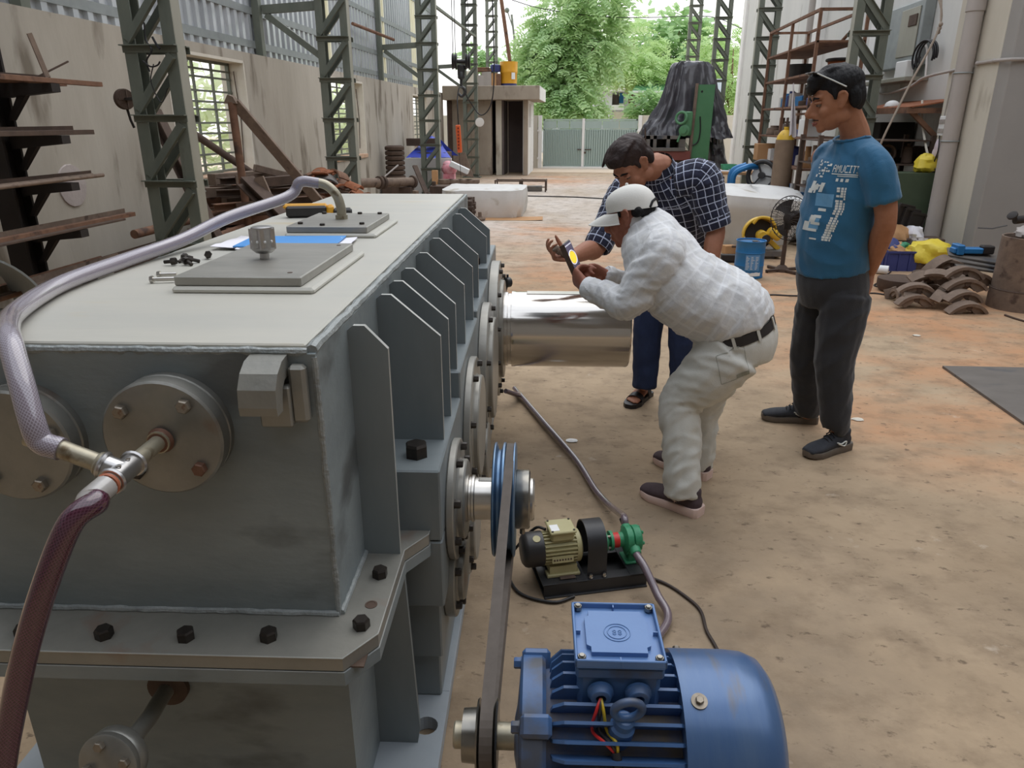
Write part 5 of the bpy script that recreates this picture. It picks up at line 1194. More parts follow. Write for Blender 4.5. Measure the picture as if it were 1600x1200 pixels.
    mb = decal(bv, o, ex, ey, qd); part('strip_print', mb, m_print, sh_o, 'white printed strip of little marks', kind='stuff')
    mb = decal(bv, o, ex, ey, [(-.05,-.09,.035,-.035),(-.055,-.19,.0,-.14,.1)], lift=.0012); part('picture_print', mb, m_print_b, sh_o, 'pale blue printed picture', kind='stuff')
    # trousers
    t = Blob(); wa = PY(1300,412,3.48)
    t.stroke([wa, PY(1300,440,3.48), PY(1302,470,3.48)], [(.165,.135),(.172,.145),(.165,.13)], side=l, cap=.1, n=22)
    hN, kN, aN = PY(1322,462,3.40), PY(1304,562,3.37), PY(1306,664,3.345); hF, kF, aF = PY(1284,462,3.57), PY(1262,560,3.62), PY(1262,640,3.655)
    t.stroke([hN, hN.lerp(kN,.5), kN, kN.lerp(aN,.55), aN, aN+Vector((0,0,-.015))], [(.105,.112),(.098,.104),(.085,.088),(.072,.076),(.060,.062),(.052,.054)], side=l, cap=.1)
    t.stroke([hF, hF.lerp(kF,.5), kF, kF.lerp(aF,.55), aF, aF+Vector((0,0,-.03))], [(.105,.112),(.095,.10),(.082,.086),(.070,.074),(.058,.060),(.050,.052)], side=l, cap=.1)
    bpart('trousers', t, m_sweat, T, .008, smooth=4, folds=[(.004,6,1),(.008,9,.8),(.008,9,.8)])
    for hl, to in ((PZ(1322,699), PZ(1258,716)), (PZ(1274,660), PZ(1186,654))):
        o, c, sd, d = shoe(T, hl, to, m_shoe_b, m_sole_g, w=.047); laces(o, c, sd)
        mb = MB(); sgn = 1 if sd.y < 0 else -1
        for k in (1,):
            pts = [c(.40,.058,sgn*.043), c(.30,.045,sgn*.0435), c(.24,.042,sgn*.043), c(.20,.058,sgn*.041), c(.245,.062,sgn*.042), c(.33,.056,sgn*.044), c(.43,.066,sgn*.043)]; mb.tube(catmull(pts, 4), .0032, 6)
        part('side_mark', mb, m_print, o, 'white curved mark on the side')
    sg = thing('sunglasses', 'pale framed sunglasses pushed up into the black hair of the man in teal', 'sunglasses', q(0,.07,.115))
    for x in (-.034,.034):
        mb = MB(); mb.xbox(MH @ Matrix.Translation((x,.080,.130)) @ Matrix.Rotation(R(-62),4,'X'), .052, .006, .034, .006); ln = part('lens', mb, m_blackp, sg); mb = MB(); mb.xbox(MH @ Matrix.Translation((x,.083,.133)) @ Matrix.Rotation(R(-62),4,'X'), .034, .003, .018, .002); part('lens_glint', mb, mat('painted_lens_glint', (208,206,232), rough=.1), ln)  # pale slabs paint a bright reflection onto the dark lenses
    for x in (-1,1): mb = MB(); mb.tube([q(.060*x,.075,.122), q(.078*x,.03,.085), q(.083*x,-.02,.045)], .0032, 6); part('temple', mb, m_print, sg)
man_teal()

# ---------------------------------------------------------------- man in the white cap
def man_white():
    base = PZ(1055, 770); T = thing('person', 'man in a white cap and pale plaid shirt stooping with a phone', 'person', base); SK[T.name] = m_skin_d
    l = Vector((-.35,-.94,0)).normalized()
    pel = PY(1150,520,2.88); nb = PY(1006,352,3.0); hc = PY(986,338,3.0)
    shL = PY(1035,402,2.80); shR = PY(1012,372,3.14); elL = PY(982,474,2.80); wrL = PY(917,449,2.94); elR = PY(1000,458,3.22); wrR = PY(946,431,3.16)
    MH = headframe(hc, (-.93,.36), R(16)); q = lambda x, y, z: MH @ Vector((x, y, z)); R3 = MH.to_3x3()
    b = Blob(); head_strokes(b, MH, 1.02, nose=.6)
    b.stroke([q(0,-.03,-.02), q(0,-.05,-.07), nb+Vector((.01,0,-.01)), nb.lerp(pel,.15)], [.058,.058,.058,.058], k=3); b.ell(q(0,.02,-.085), (.05,.05,.04), M=R3)
    b.stroke([pel, PY(1062,448,2.90), PY(1032,394,2.95), nb], [(.12,.10),(.12,.11),(.13,.09),(.06,.05)], side=l)
    for sh, el, wr in ((shL, elL, wrL), (shR, elR, wrR)): b.stroke([sh, el, el.lerp(wr,.4), wr], [.05,.042,.042,.03])
    ph = PY(894,408,3.06)
    hand_strokes(b, wrL, PY(897,430,3.02)-wrL, Vector((.1,.9,.35)), 1, curl=(.9,.9,.5), s=1.08, tcurl=.5)
    hand_strokes(b, wrR, PY(905,420,3.08)-wrR, Vector((-.5,-.75,.2)), -1, curl=(.55,.9,.6), s=1.05, tcurl=.6)
    hN, kN, aN = PY(1142,548,2.79), PY(1064,630,2.79), PY(1066,768,2.665); hF, kF, aF = PY(1132,540,3.0), PY(1098,635,3.06), PY(1090,722,3.01)
    for a, k_, e in ((hN,kN,aN), (hF,kF,aF)): b.stroke([pel, a.lerp(k_,.25), k_, e], [.08,.075,.055,.04])
    bpart('body', b, m_skin_d, T, .0055, smooth=3); face_parts(T, MH, 1.02)
    h = Blob(); E = lambda c, r: h.ell(q(*c), r, M=R3)
    E((0,-.066,.008), (.062,.036,.036)); E((0,-.03,.04), (.074,.08,.02))
    for x in (-.072,.072): E((x,.022,.022), (.005,.009,.016)); E((x*.95,-.05,.012), (.012,.026,.022))
    bpart('hair', h, m_hair, T, .006, smooth=2)
    # cap
    cp = MB()
    def crown(u, v):
        a = 2*math.pi*u; e = v*math.pi/2; r = math.cos(e); z = math.sin(e)
        seam = 1-.02*(1-min(1, abs(math.sin(3*a))*6))*math.sin(e*2)**.5+.012*noise.noise(Vector((3*math.cos(a), 3*math.sin(a), 2*v))); x = .082*r*math.cos(a)*seam; y = .103*r*math.sin(a)*seam-.010+.010*z*(1-z); lo = .034 + .004*max(0, math.sin(a))-.016*max(0, -math.sin(a)); zz = lo + (.123-lo)*(z**.72)
        return q(x, y, zz)
    cp.grid(crown, 40, 10, wrap=True); cp.grid(lambda u, v: crown(u, 0)+MH.to_3x3() @ Vector((0,0,-.004*v)), 40, 1, wrap=True); cp.ball(q(0,-.010,.125), .007, n=10, k=6)
    cap = part('cap', cp, m_cap, T, 'white cotton baseball cap')
    cp = MB()
    def brim(u, v, dz=0):
        a = math.pi*(.10+.80*u); y0 = .103*math.sin(a)-.008; x0 = .086*math.cos(a); ex = .085*math.sin(math.pi*u)**.75; x = x0*(1+.05*v); y = y0+ex*v; z = .034-.012*v-.020*(x/.085)**2*(.4+.8*v)-.012*v*v
        return q(x, y, z+dz)
    cp.grid(lambda u, v: brim(u, v), 24, 8); cp.grid(lambda u, v: brim(u, v, -.004), 24, 8); cp.tube([brim(i/24, 1, -.002) for i in range(25)], .0028, 6); part('peak', cp, m_cap, cap)
    cp = MB(); cp.tube([q(.045,-.098,.018), q(.03,-.108,.038), q(0,-.113,.045), q(-.03,-.108,.038), q(-.045,-.098,.018)], .005, 6); part('strap_opening', cp, m_hair, cap)
    # shirt
    s = Blob()
    wst = PY(1149,509,2.885)
    s.stroke([wst, PY(1138,488,2.888), PY(1096,466,2.895), PY(1056,436,2.91), PY(1032,401,2.95), PY(1014,364,2.99), nb+Vector((-.012,0,.022))], [(.181,.158),(.192,.160),(.198,.158),(.196,.154),(.19,.138),(.135,.112),(.080,.074)], side=l, cap=.0, n=24)
    s.stroke([PY(1025,380,2.9), shL, shL.lerp(elL,.5), elL, elL.lerp(wrL,.45), wrL.lerp(elL,.06)], [.085,.088,.080,.066,.056,.043], cap=.15); s.stroke([PY(1020,372,3.05), shR, shR.lerp(elR,.5), elR, elR.lerp(wrR,.5), wrR], [.08,.08,.072,.062,.055,.044], cap=.15)
    so_ = bpart('shirt', s, m_wplaid, T, .0075, smooth=4, uv=True, folds=[(.011,11,1.2),(.009,15,.9),(.009,15,.9)], label='loose pale plaid long-sleeved shirt')
    mb = MB(); tn = (nb-PY(1012,366,2.99)).normalized(); t_, s_, n_ = frame(tn, l)
    mb.grid(lambda u, v: nb+Vector((-.012,0,.0)) + (s_*math.cos(2*math.pi*u)*(.074-.004*v)+n_*math.sin(2*math.pi*u)*(.070-.004*v)) + tn*(.004+.034*v), 30, 2, wrap=True)
    mb.grid(lambda u, v: nb+Vector((-.012,0,.0)) + (s_*math.cos(2*math.pi*u)*(.080-.003*v)+n_*math.sin(2*math.pi*u)*(.076-.003*v)) + tn*(-.004+.042*v), 30, 2, wrap=True); part('collar', mb, m_wplaid, so_)
    for wr, el, r_ in ((wrL, elL, .045), (wrR, elR, .045)):
        d = (wr-el).normalized(); mb = MB(); t_, s2, n2 = frame(d); mb.lathe([(r_*1.05,0), (r_*1.08,.01), (r_*1.02,.058), (r_*.96,.062), (r_*.9,.058), (r_*.9,.02)], wr-d*.058, d, 24); part('cuff', mb, m_wplaid, so_)
    # trousers, belt
    t = Blob()
    t.stroke([PY(1147,514,2.885), PY(1152,530,2.885), PY(1150,552,2.885)], [(.174,.148),(.182,.156),(.17,.145)], side=l, cap=.08, n=22)
    t.stroke([hN, hN.lerp(kN,.5), kN, kN.lerp(aN,.5), aN.lerp(kN,.12), aN+Vector((0,0,-.018))], [(.115,.13),(.105,.108),(.082,.085),(.070,.075),(.068,.070),(.062,.066)], side=l, cap=.1)
    t.stroke([hF, hF.lerp(kF,.5), kF, kF.lerp(aF,.5), aF.lerp(kF,.12), aF+Vector((0,0,-.02))], [(.115,.13),(.10,.105),(.08,.082),(.066,.07),(.066,.068),(.062,.064)], side=l, cap=.1)
    tr = bpart('trousers', t, m_chino, T, .008, smooth=4, folds=[(.004,8,1),(.010,15,.8),(.010,15,.8)])
    bvt = bvh_of(tr); axu = (PY(1128,445,2.885)-PY(1148,520,2.885)).normalized(); cB = PY(1148,513,2.885); t_, s_, n_ = frame(axu, l)
    mb = MB(); P = []
    for k in range(41):
        a = 2*math.pi*k/40; dr_ = s_*math.cos(a)*1.0+n_*math.sin(a)*.85
        P.append(cB + s_*math.cos(a)*.182 + n_*math.sin(a)*.155)
    vs = []
    for p in P[:-1]:
        for o_, r_ in ((-.02,1.0),(.018,1.0),(.018,.965),(-.02,.965)): vs.append(cB+(p-cB)*r_+axu*o_)
    nP = 40; mb.add(vs, [(i*4+j, i*4+(j+1) % 4, ((i+1) % nP)*4+(j+1) % 4, ((i+1) % nP)*4+j) for i in range(nP) for j in range(4)], True); bl = part('belt', mb, m_leather, T)
    for k in (1, 5, 9, 36, 32, 14, 20, 26): p = cB+(P[k]-cB)*1.012; mb = MB(); mb.bar(p-axu*.027, p+axu*.025, .012, .004, up=(p-cB)); part('belt_loop', mb, m_chino, tr)
    # back pocket seam and label
    mb = decal(bvt, PY(1122,575,2.7), Vector((.85,.0,.35)).normalized(), Vector((-.25,.0,.95)).normalized(), [(-.002,-.06,.0,.05),(.0,.05,.11,.052),(.108,-.04,.11,.05),(.0,-.062,.06,-.06),(.06,-.06,.11,-.042)], lift=.0015); 
    if mb.v: part('pocket_seam', mb, mat('seam_thread', (150,152,140), rough=.9), tr)
    for hl, to, s2 in ((PZ(1092,806), PZ(1008,772), 1), (PZ(1106,748), PZ(1014,716), -1)):
        o, c, sd, d = shoe(T, hl, to, m_shoe_p, m_sole_pk, w=.05, label='plum shoe with a pale pink sole'); k = 1 if sd.y < 0 else -1
        mb = MB(); p = c(.32,.05,k*.0435); 
        for a in range(4): dv = d*math.cos(a*math.pi/2)+Vector((0,0,1))*math.sin(a*math.pi/2); dw = d*math.cos(a*math.pi/2+.79)*.25+Vector((0,0,1))*math.sin(a*math.pi/2+.79)*.25; dx_ = d*math.cos(a*math.pi/2-.79)*.25+Vector((0,0,1))*math.sin(a*math.pi/2-.79)*.25; mb.add([p+sd*k*.001, p+dw*.012+sd*k*.001, p+dv*.012+sd*k*.001, p+dx_*.012+sd*k*.001], [(0,1,2,3)])
        part('star_mark', mb, m_sole_pk, o, 'small pale star mark')
    # the phone
    lv = (PY(906,430,3.05)-PY(883.5,379,3.05)).normalized(); wv = Vector((.42,.9,.05)); wv = (wv-lv*wv.dot(lv)).normalized(); nv = lv.cross(wv); c = PY(895,405,3.06)
    if nv.dot(Vector((1,-1,0))) < 0: nv = -nv
    M = Matrix((( wv.x, lv.x, nv.x, c.x), (wv.y, lv.y, nv.y, c.y), (wv.z, lv.z, nv.z, c.z), (0,0,0,1)))
    ph = thing('phone', 'black phone with a yellow disc on its screen held over the bright shaft', 'phone', c)
    mb = MB(); mb.xbox(M, .076, .158, .009, .004); part('phone_body', mb, m_blackp, ph)
    mb = MB(); mb.xbox(M @ Matrix.Translation((0,0,.0048)), .068, .146, .001); part('screen', mb, mat('phone_screen', (70,66,84), (120,112,128), 60, rough=.15, emit=(70,66,84), es=.6), ph)
    mb = MB(); o_ = M @ Vector((0,-.008,.0054)); mb.lathe([(.026,0),(.026,.0005),(0,.0005)], o_, nv, 30); part('screen_picture', mb, mat('screen_yellow', (232,194,60), (214,170,50), 120, rough=.3, emit=(232,194,60), es=.8), ph)
    mb = MB(); mb.ring(o_, nv, .030, .0022, 30, 5); 
    for i in range(5): mb.xbox(M @ Matrix.Translation((-.024+.012*i,-.064,.0056)), .007,.005,.0006); mb.xbox(M @ Matrix.Translation((-.024+.012*i,.050,.0056)), .006,.004,.0006)
    mb.ring(M @ Vector((0,.062,.0056)), nv, .006, .0012, 18, 5); part('screen_icons', mb, mat('screen_white', (220,220,228), rough=.3, emit=(220,220,228), es=.6), ph)
    mb = MB(); mb.xbox(M @ Matrix.Translation((-.047,.0,.004)) @ Matrix.Rotation(R(-72),4,'Y'), .022,.156,.003,.001); part('flip_cover', mb, m_rust_d, ph)
man_white()

# ---------------------------------------------------------------- man in the navy plaid shirt
def man_plaid():
    base = PZ(1030, 632); T = thing('person', 'dark haired man in a navy plaid shirt leaning over the far side', 'person', base); SK[T.name] = m_skin
    l = Vector((.76,-.60,0)).normalized()
    pel = PY(1058,385,3.98); nb = PY(1030,262,3.66); hc = PY(988,257,3.55)
    shR = PY(978,300,3.78); shL = PY(1096,280,3.60); elR = PY(934,384,3.62); wrR = PY(894,402,3.42); elL = PY(1118,352,3.58); wrL = PY(1108,430,3.50)
    MH = headframe(hc, (-.72,-.69), R(46), R(-6)); q = lambda x, y, z: MH @ Vector((x, y, z)); R3 = MH.to_3x3()
    b = Blob(); head_strokes(b, MH, 1.03, nose=1.0)
    b.stroke([q(0,-.035,-.03), q(0,-.055,-.085), nb, nb.lerp(pel,.2)], [.06,.062,.068,.09], k=3)
    b.stroke([pel, PY(1050,330,3.82), nb.lerp(pel,.12)], [(.14,.11),(.15,.11),(.12,.08)], side=l)
    b.stroke([shR, elR, elR.lerp(wrR,.4), wrR], [.05,.046,.047,.031]); b.stroke([shL, elL, elL.lerp(wrL,.4), wrL], [.05,.044,.044,.032])
    hand_strokes(b, wrR, Vector((-.9,-.15,.10)), Vector((.15,-.45,.85)), 1, s=1.0, tcurl=.6, spread=.09, fan=((.55,.75,.4),(.75,.9,.5),(.9,1.0,.5),(1.05,1.05,.5)))
    hand_strokes(b, wrL, Vector((-.1,-.2,-.95)), Vector((-.9,.1,0)), 1, curl=(.3,.4,.3))
    hR, kR, aR = PY(1036,400,4.02), PY(1013,505,3.90), PY(1007,600,3.87); hL, kL, aL = PY(1078,400,3.92), PY(1068,520,3.82), PY(1066,615,3.80)
    for a, k_, e in ((hR,kR,aR), (hL,kL,aL)): b.stroke([pel, a, k_, e], [.11,.085,.06,.04])
    for hl, to in ((PZ(1012,617), PZ(978,641)), (PZ(1068,622), PZ(1042,650))):
        d = (to-hl); d.z = 0; d.normalize(); sd = d.cross(Vector((0,0,1))); c = lambda f, z, s_=0: hl+d*f*.25+Vector((0,0,z))+sd*s_
        b.stroke([c(.06,.12), c(.06,.06), c(.35,.055), c(.68,.04)], [.036,(.034,.032),(.037,.028),(.042,.014)], side=sd, k=3)
        for k in range(5): b.stroke([c(.66,.036,-.03+.015*k), c(.92-.035*abs(k-1) if sd.y > 0 else .92-.03*abs(k-3),.030,-.033+.0165*k)], [.0095,.008], n=8, seg=False)
    bpart('body', b, m_skin, T, .0055, smooth=3); face_parts(T, MH, 1.03)
    h = Blob(); E = lambda c, r: h.ell(q(*c), r, M=R3)
    E((0,-.02,.056), (.083,.10,.076)); E((0,-.07,.0), (.07,.045,.075)); E((0,.052,.098), (.058,.048,.03)); E((0,.08,.085), (.042,.022,.018))
    for x in (-.072,.072): E((x,.022,.022), (.006,.012,.028)); E((x*.93,-.052,-.005), (.016,.026,.040))
    g = random.Random(8)
    for k in range(14): a = g.uniform(-.06,.06); h.stroke([q(a,-.04,.13-.4*abs(a)), q(a+g.uniform(-.01,.01),.03,.135-.4*abs(a)), q(a*1.05+.01,.085,.10-.3*abs(a))], [.011,.013,.007], k=3, n=6)
    bpart('hair', h, m_hair_b, T, .0055, smooth=1)
    s = Blob()
    s.stroke([pel+Vector((0,0,.02)), PY(1056,345,3.86), PY(1048,305,3.74), nb.lerp(pel,.10), nb+Vector((0,-.0,.0))], [(.18,.14),(.185,.14),(.195,.135),(.13,.095),(.074,.068)], side=l, cap=0, n=24)
    s.stroke([nb.lerp(shR,.4)+Vector((0,0,-.05)), shR, shR.lerp(elR,.5), elR.lerp(shR,.08)], [.075,.08,.073,.064], cap=.12); s.stroke([nb.lerp(shL,.5)+Vector((0,0,-.04)), shL, shL.lerp(elL,.5), elL+Vector((0,0,.0))], [.085,.088,.08,.068], cap=.12)
    so_ = bpart('shirt', s, m_plaid, T, .0075, smooth=4, uv=True, folds=[(.006,9,1.2),(.008,14,1.0),(.008,14,1.0)], label='navy and white plaid shirt with rolled sleeves')
    for sh, el, r_ in ((shR, elR, .062), (shL, elL, .066)):
        d = (el-sh).normalized(); c0 = el-d*.055; mb = MB(); mb.lathe([(r_*1.06,0), (r_*1.14,.008), (r_*1.16,.03), (r_*1.12,.06), (r_*1.04,.068), (r_*.95,.06), (r_*.95,.01)], c0, d, 24)
        for fi in range(len(mb.f)-2):
            i, j = divmod(fi, 24); mb.uv[fi] = [(j*.0166, i*.02), ((j+1)*.0166, i*.02), ((j+1)*.0166, (i+1)*.02), (j*.0166, (i+1)*.02)]
        part('rolled_cuff', mb, m_plaid, so_)
    mb = MB(); tn = (nb-nb.lerp(pel,.1)).normalized(); t_, s_, n_ = frame(tn, l)
    for (r0, r1, h0, h1) in ((.074,.068,.0,.032),(.084,.07,-.012,.034)): 
        k0 = len(mb.f); mb.grid(lambda u, v: nb + s_*math.cos(2*math.pi*u)*(r0+(r1-r0)*v)+n_*math.sin(2*math.pi*u)*(r0+(r1-r0)*v)*.95 + tn*(h0+(h1-h0)*v), 30, 2, wrap=True)
        for fi in range(k0, len(mb.f)): i, j = divmod(fi-k0, 2); mb.uv[fi] = [(i*.0155, j*.02), ((i+1)*.0155, j*.02), ((i+1)*.0155, (j+1)*.02), (i*.0155, (j+1)*.02)]
    part('collar', mb, m_plaid, so_)
    t = Blob(); t.stroke([pel+Vector((0,0,.06)), pel, pel+Vector((0,0,-.08))], [(.165,.13),(.17,.14),(.16,.12)], side=l, cap=.2)
    for a, k_, e in ((hR,kR,aR), (hL,kL,aL)): t.stroke([a, a.lerp(k_,.5), k_, k_.lerp(e,.5), e, e+Vector((0,0,-.012))], [.105,.095,.08,.072,.066,.062], cap=.1)
    bpart('jeans', t, m_jeans, T, .008, smooth=4, folds=[(.003,6,1),(.006,10,.9),(.006,10,.9)])
    for hl, to in ((PZ(1012,617), PZ(978,641)), (PZ(1068,622), PZ(1042,650))):
        d = (to-hl); d.z = 0; d.normalize(); sd = d.cross(Vector((0,0,1))); L = .275; h0 = hl-d*.012
        prof = [(.0,.5),(.05,.8),(.3,.78),(.55,.9),(.75,1.1),(.92,.85),(1.0,.4)]; poly = [(f_*L, .046*k) for f_, k in prof] + [(f_*L, -.046*k) for f_, k in reversed(prof)]
        mb = MB(); mb.prism(poly, h0+Vector((0,0,.001)), d, sd, (0,0,.024)); sn = part('sandal', mb, m_leather, T, 'black two-strap sandal')
        for f_, z_, wd, tilt in ((.30,.085,.04,.0),(.66,.062,.042,.1)):
            mb = MB(); n = 12; vs = []
            for i in range(n+1):
                a = math.pi*i/n; 
                for k in (-.5, .5): 
                    p = h0+d*(f_*L+k*.036)+sd*math.cos(a)*(wd+.008)+Vector((0,0,.018+math.sin(a)*(z_-.018-.010*k))); vs.append(p); vs.append(p*1.0-(sd*math.cos(a)+Vector((0,0,math.sin(a))))*.004)
            mb.add(vs, [(4*i, 4*i+2, 4*i+6, 4*i+4) for i in range(n)] + [(4*i+1, 4*i+5, 4*i+7, 4*i+3) for i in range(n)] + [(4*i, 4*i+4, 4*i+5, 4*i+1) for i in range(n)] + [(4*i+2, 4*i+3, 4*i+7, 4*i+6) for i in range(n)], True); part('strap', mb, m_leather, sn)
    # what he holds over the shaft
    a = PY(866,387,3.36); b_ = PY(886,402,3.40); mb = MB(); d = (b_-a).normalized(); mb.lathe([(.012,0),(.017,.004),(.017,.04),(.011,.044),(.011,.075),(.008,.08)], a, d, 16); mb.ring(a+d*.02, d, .0175, .003, 16, 6)
    solo('metal_plug', mb, m_iron, 'stubby brownish metal plug held in the fingers of the man in navy plaid', 'plug')
man_plaid()
# ================================================================ LEFT SIDE
# cantilever bar rack against the left wall
rk = thing('bar_rack', 'black cantilever rack on the left wall carrying tiers of steel bars', 'rack', (-3.76, 4.6, 0))
mb = MB(); mb.box(-3.83, -3.69, 4.52, 4.54, 0, 2.0); mb.box(-3.83, -3.69, 4.66, 4.68, 0, 2.0); mb.box(-3.77, -3.75, 4.54, 4.66, 0, 2.0); mb.box(-3.9, -3.6, 4.46, 4.74, 0, .015); part('post', mb, m_darkbar, rk)
tiers = [1.73, 1.42, 1.125, .82, .51]
for z in tiers:
    mb = MB(); mb.prism([(-3.7, z-.085), (-3.34, z-.05), (-3.34, z), (-3.7, z)], (0, 4.6, 0), (1,0,0), (0,0,1), (0,.08,0)); mb.prism([(-3.7, z-.22), (-3.67, z-.22), (-3.54, z-.07), (-3.60, z-.07)], (0, 4.62, 0), (1,0,0), (0,0,1), (0,.04,0)); part('arm', mb, m_darkbar, rk)
g = random.Random(11)
tn = ('top', 'second', 'third', 'fourth', 'lowest')
ends = [(4.9, 5.05, 4.8), (5.0, 4.9, 5.1), (5.0, 4.9, 5.1), (5.4, 5.2, 5.45), (5.2, 5.3, 5.1)]
for ti, z in enumerate(tiers):
    for k in range(5):
        x = -3.64 + .068*k + g.uniform(-.008, .008); y1 = ends[ti][k % 3] + g.uniform(-.12, .12); r_ = g.uniform(0, 1); w_ = g.uniform(.018, .028)
        mb = MB(); zz = z+.002; tlt = g.uniform(-.004,.012)
        if k == 2: mb.section((x, 3.4, zz), (x, y1, zz+tlt), [(-.025,0),(.025,0),(.025,.004),(-.021,.004),(-.021,.045),(-.025,.045)], up=(0,0,1))
        elif r_ < .3: mb.cyl((x, 3.4, zz+w_*.6), (x, y1, zz+w_*.6+tlt), w_*.6, n=10)
        else: mb.box(x-w_, x+w_, 3.4, y1, zz, zz+g.choice((.008,.014,.03)), bev=.002)
        solo('steel_bar', mb, g.choice((m_rust, m_rust_d, m_iron)), 'steel bar on the %s tier of the black wall rack, %s' % (tn[ti], ('nearest the wall','second from the wall','middle of the five','second from the aisle','nearest the aisle')[k]), 'bar', 'bars on the %s rack tier' % tn[ti])
mb = MB(); mb.bar((-3.44, 4.72, 1.77), (-3.46, 4.66, 2.02), .045, .006); solo('flat_offcut', mb, m_iron, 'short flat offcut standing up among the bars of the top rack tier', 'offcut')
mb = MB(); mb.bar((-3.5, 4.7, 1.77), (-3.44, 4.95, 1.88), .01, .01); solo('thin_rod', mb, m_rust_d, 'thin rod tilted up out of the top tier bars', 'rod')
mb = MB(); mb.cyl((-3.80, 5.9, .60), (-3.75, 7.9, .62), .038, n=16); mb.tube([(-3.80,5.899,.60),(-3.8,5.91,.6)], [.028,.028], 12); solo('steel_tube', mb, m_rust, 'larger brown tube end sticking out above the lowest bars', 'tube')
mb = MB(); mb.cyl((-3.45, 6.1, .48), (-3.40, 8.0, .52), .028, n=14); solo('steel_tube', mb, m_rust, 'smaller brown tube beside the larger one near the first column', 'tube')
for k, (x, z) in enumerate(((-3.8,.42),(-3.7,.33),(-3.55,.27),(-3.45,.20),(-3.65,.12))):
    mb = MB(); mb.section((x, 5.2+.25*k, z), (x+.1, 8.1, z+.05), [(-.04,0),(.04,0),(.04,.006),(-.034,.006),(-.034,.06),(-.04,.06)], up=(0,0,1)); solo('angle_iron', mb, m_rust_d, ('topmost, nearest the wall','second from the top','third from the top','farthest from the wall','lowest')[k]+' of the long angle irons by the wall foot', 'angle iron', 'angle irons low by the wall')
for k in range(3):
    mb = MB(); mb.box(-4.1+.28*k, -3.95+.28*k, 5.0, 8.2, .0, .12, bev=.004); solo('bearer', mb, m_rust_d, 'dark bearer on the floor under the angle irons', 'bearer', 'bearers under the angle irons')
# old pulley hung on the first column
c = PY(196, 155, 6.0); t = thing('old_pulley', 'rusty grooved wheel with a hanging strap on the wall side of the first column', 'pulley', c)
mb = MB(); mb.lathe([(.03,0),(.075,0),(.08,.006),(.066,.014),(.066,.03),(.08,.038),(.075,.044),(.03,.044)], c-Vector((.022,0,0)), (1,-.6,0), 28); part('rim', mb, m_rust_d, t)
mb = MB()
for k in range(4): a = k*math.pi/2; t_, s_, n_ = frame((1,-.6,0)); mb.bar(c+t_*.022, c+t_*.022+(s_*math.cos(a)+n_*math.sin(a))*.07, .014, .014)
mb.ball(c+Vector((.0,-.01,0)), .02); part('spoke', mb, m_rust_d, t)
mb = MB(); mb.bar(c, (-3.44, 5.72, c.z), .03, .02); mb.tube([c+Vector((.0,0,-.07)), c+Vector((.015,0,-.16)), c+Vector((.035,0,-.22))], .012, 6, flat=.4); part('strap', mb, m_darkbar, t)
mb = MB(); P = [PY(225,35,5.6), PY(228,62,5.6), PY(237,78,5.58), PY(229,95,5.58), PY(234,112,5.58)]; mb.tube(catmull(P,4), .006, 6); mb.tube(catmull([PY(238,58,5.6), PY(246,72,5.58), PY(250,76,5.58)],3), .009, 6); mb.tube(catmull([PY(223,95,5.58), PY(235,104,5.56), PY(246,102,5.56), PY(250,96,5.56)],4), .006, 6); mb.tube(catmull([PY(240,100,5.58), PY(236,128,5.58), PY(252,160,5.58), PY(262,138,5.6)],5), .004, 6)
solo('wire_tangle', mb, m_wire, 'tangle of black wire tied to the first lattice column', 'wire')
# leaning frame and pipes by the first window
t = thing('pipe_stand', 'brown pipe stand with a long leaning beam, welded at the top, before the first window', 'frame', PY(372, 330, 7.2).to_2d().to_3d())
a = PY(362,160,7.2); b = a.copy(); b.z = .0; b.x += .03; mb = MB(); mb.cyl(b, a, .038, n=18); part('pipe_post', mb, m_rust, t)
mb = MB(); mb.prism([(-.07,0),(.06,0),(.03,.06),(-.02,.08)], a+Vector((-.0,-.03,-.01)), (1,0,0), (0,0,1), (0,.07,0)); part('head_bracket', mb, m_iron, t)
e = PY(475,290,7.55); d = (e-a).normalized(); e2 = a + d*((a.z-.03)/-d.z); mb = MB(); mb.bar(a+Vector((.02,.02,0)), e2, .10, .05, up=(0,1,0), bev=.004); part('leaning_beam', mb, m_iron, t)
mb = MB(); mb.xbox(Matrix.Translation(a.lerp(e2,.72)+Vector((0,-.03,0))) @ Matrix.Rotation(R(35),4,'Y'), .2, .01, .16, .002); part('gusset', mb, m_rust_d, t)
def lean(nm, p, q, w_, m, lab, cat, round_=True, grp=None):
    mb = MB()
    if round_: mb.cyl(p, q, w_, n=14)
    else: mb.section(p, q, [(-w_,-w_*.6),(w_,-w_*.6),(w_,-w_*.45),(w_*.1,-w_*.45),(w_*.1,w_*.45),(w_,w_*.45),(w_,w_*.6),(-w_,w_*.6),(-w_,w_*.45),(-w_*.1,w_*.45),(-w_*.1,-w_*.45),(-w_,-w_*.45)])
    return solo(nm, mb, m, lab, cat, grp)
p = PY(242,168,7.7); q = PY(470,322,8.4); d = q-p; q = p + d*((p.z-.04)/-d.z) if d.z < 0 else q
lean('leaning_pipe', p, q, .04, m_rust_d, 'long dark brown pipe sloping down across the first window', 'pipe')
p = PY(239,172,6.6); q = PY(302,300,6.5); d = q-p; q = p+d*((p.z-.03)/-d.z); lean('leaning_channel', p, q, .07, m_rust_d, 'dark steel channel leaning steeply behind the first column', 'channel', False)
p = PY(383,282,6.9); q = PY(432,330,6.8); d = q-p; q = p+d*((p.z-.03)/-d.z); lean('leaning_beam', p, q, .085, m_rust_d, 'short dark beam leaning to the right of the pipe stand', 'beam', False)
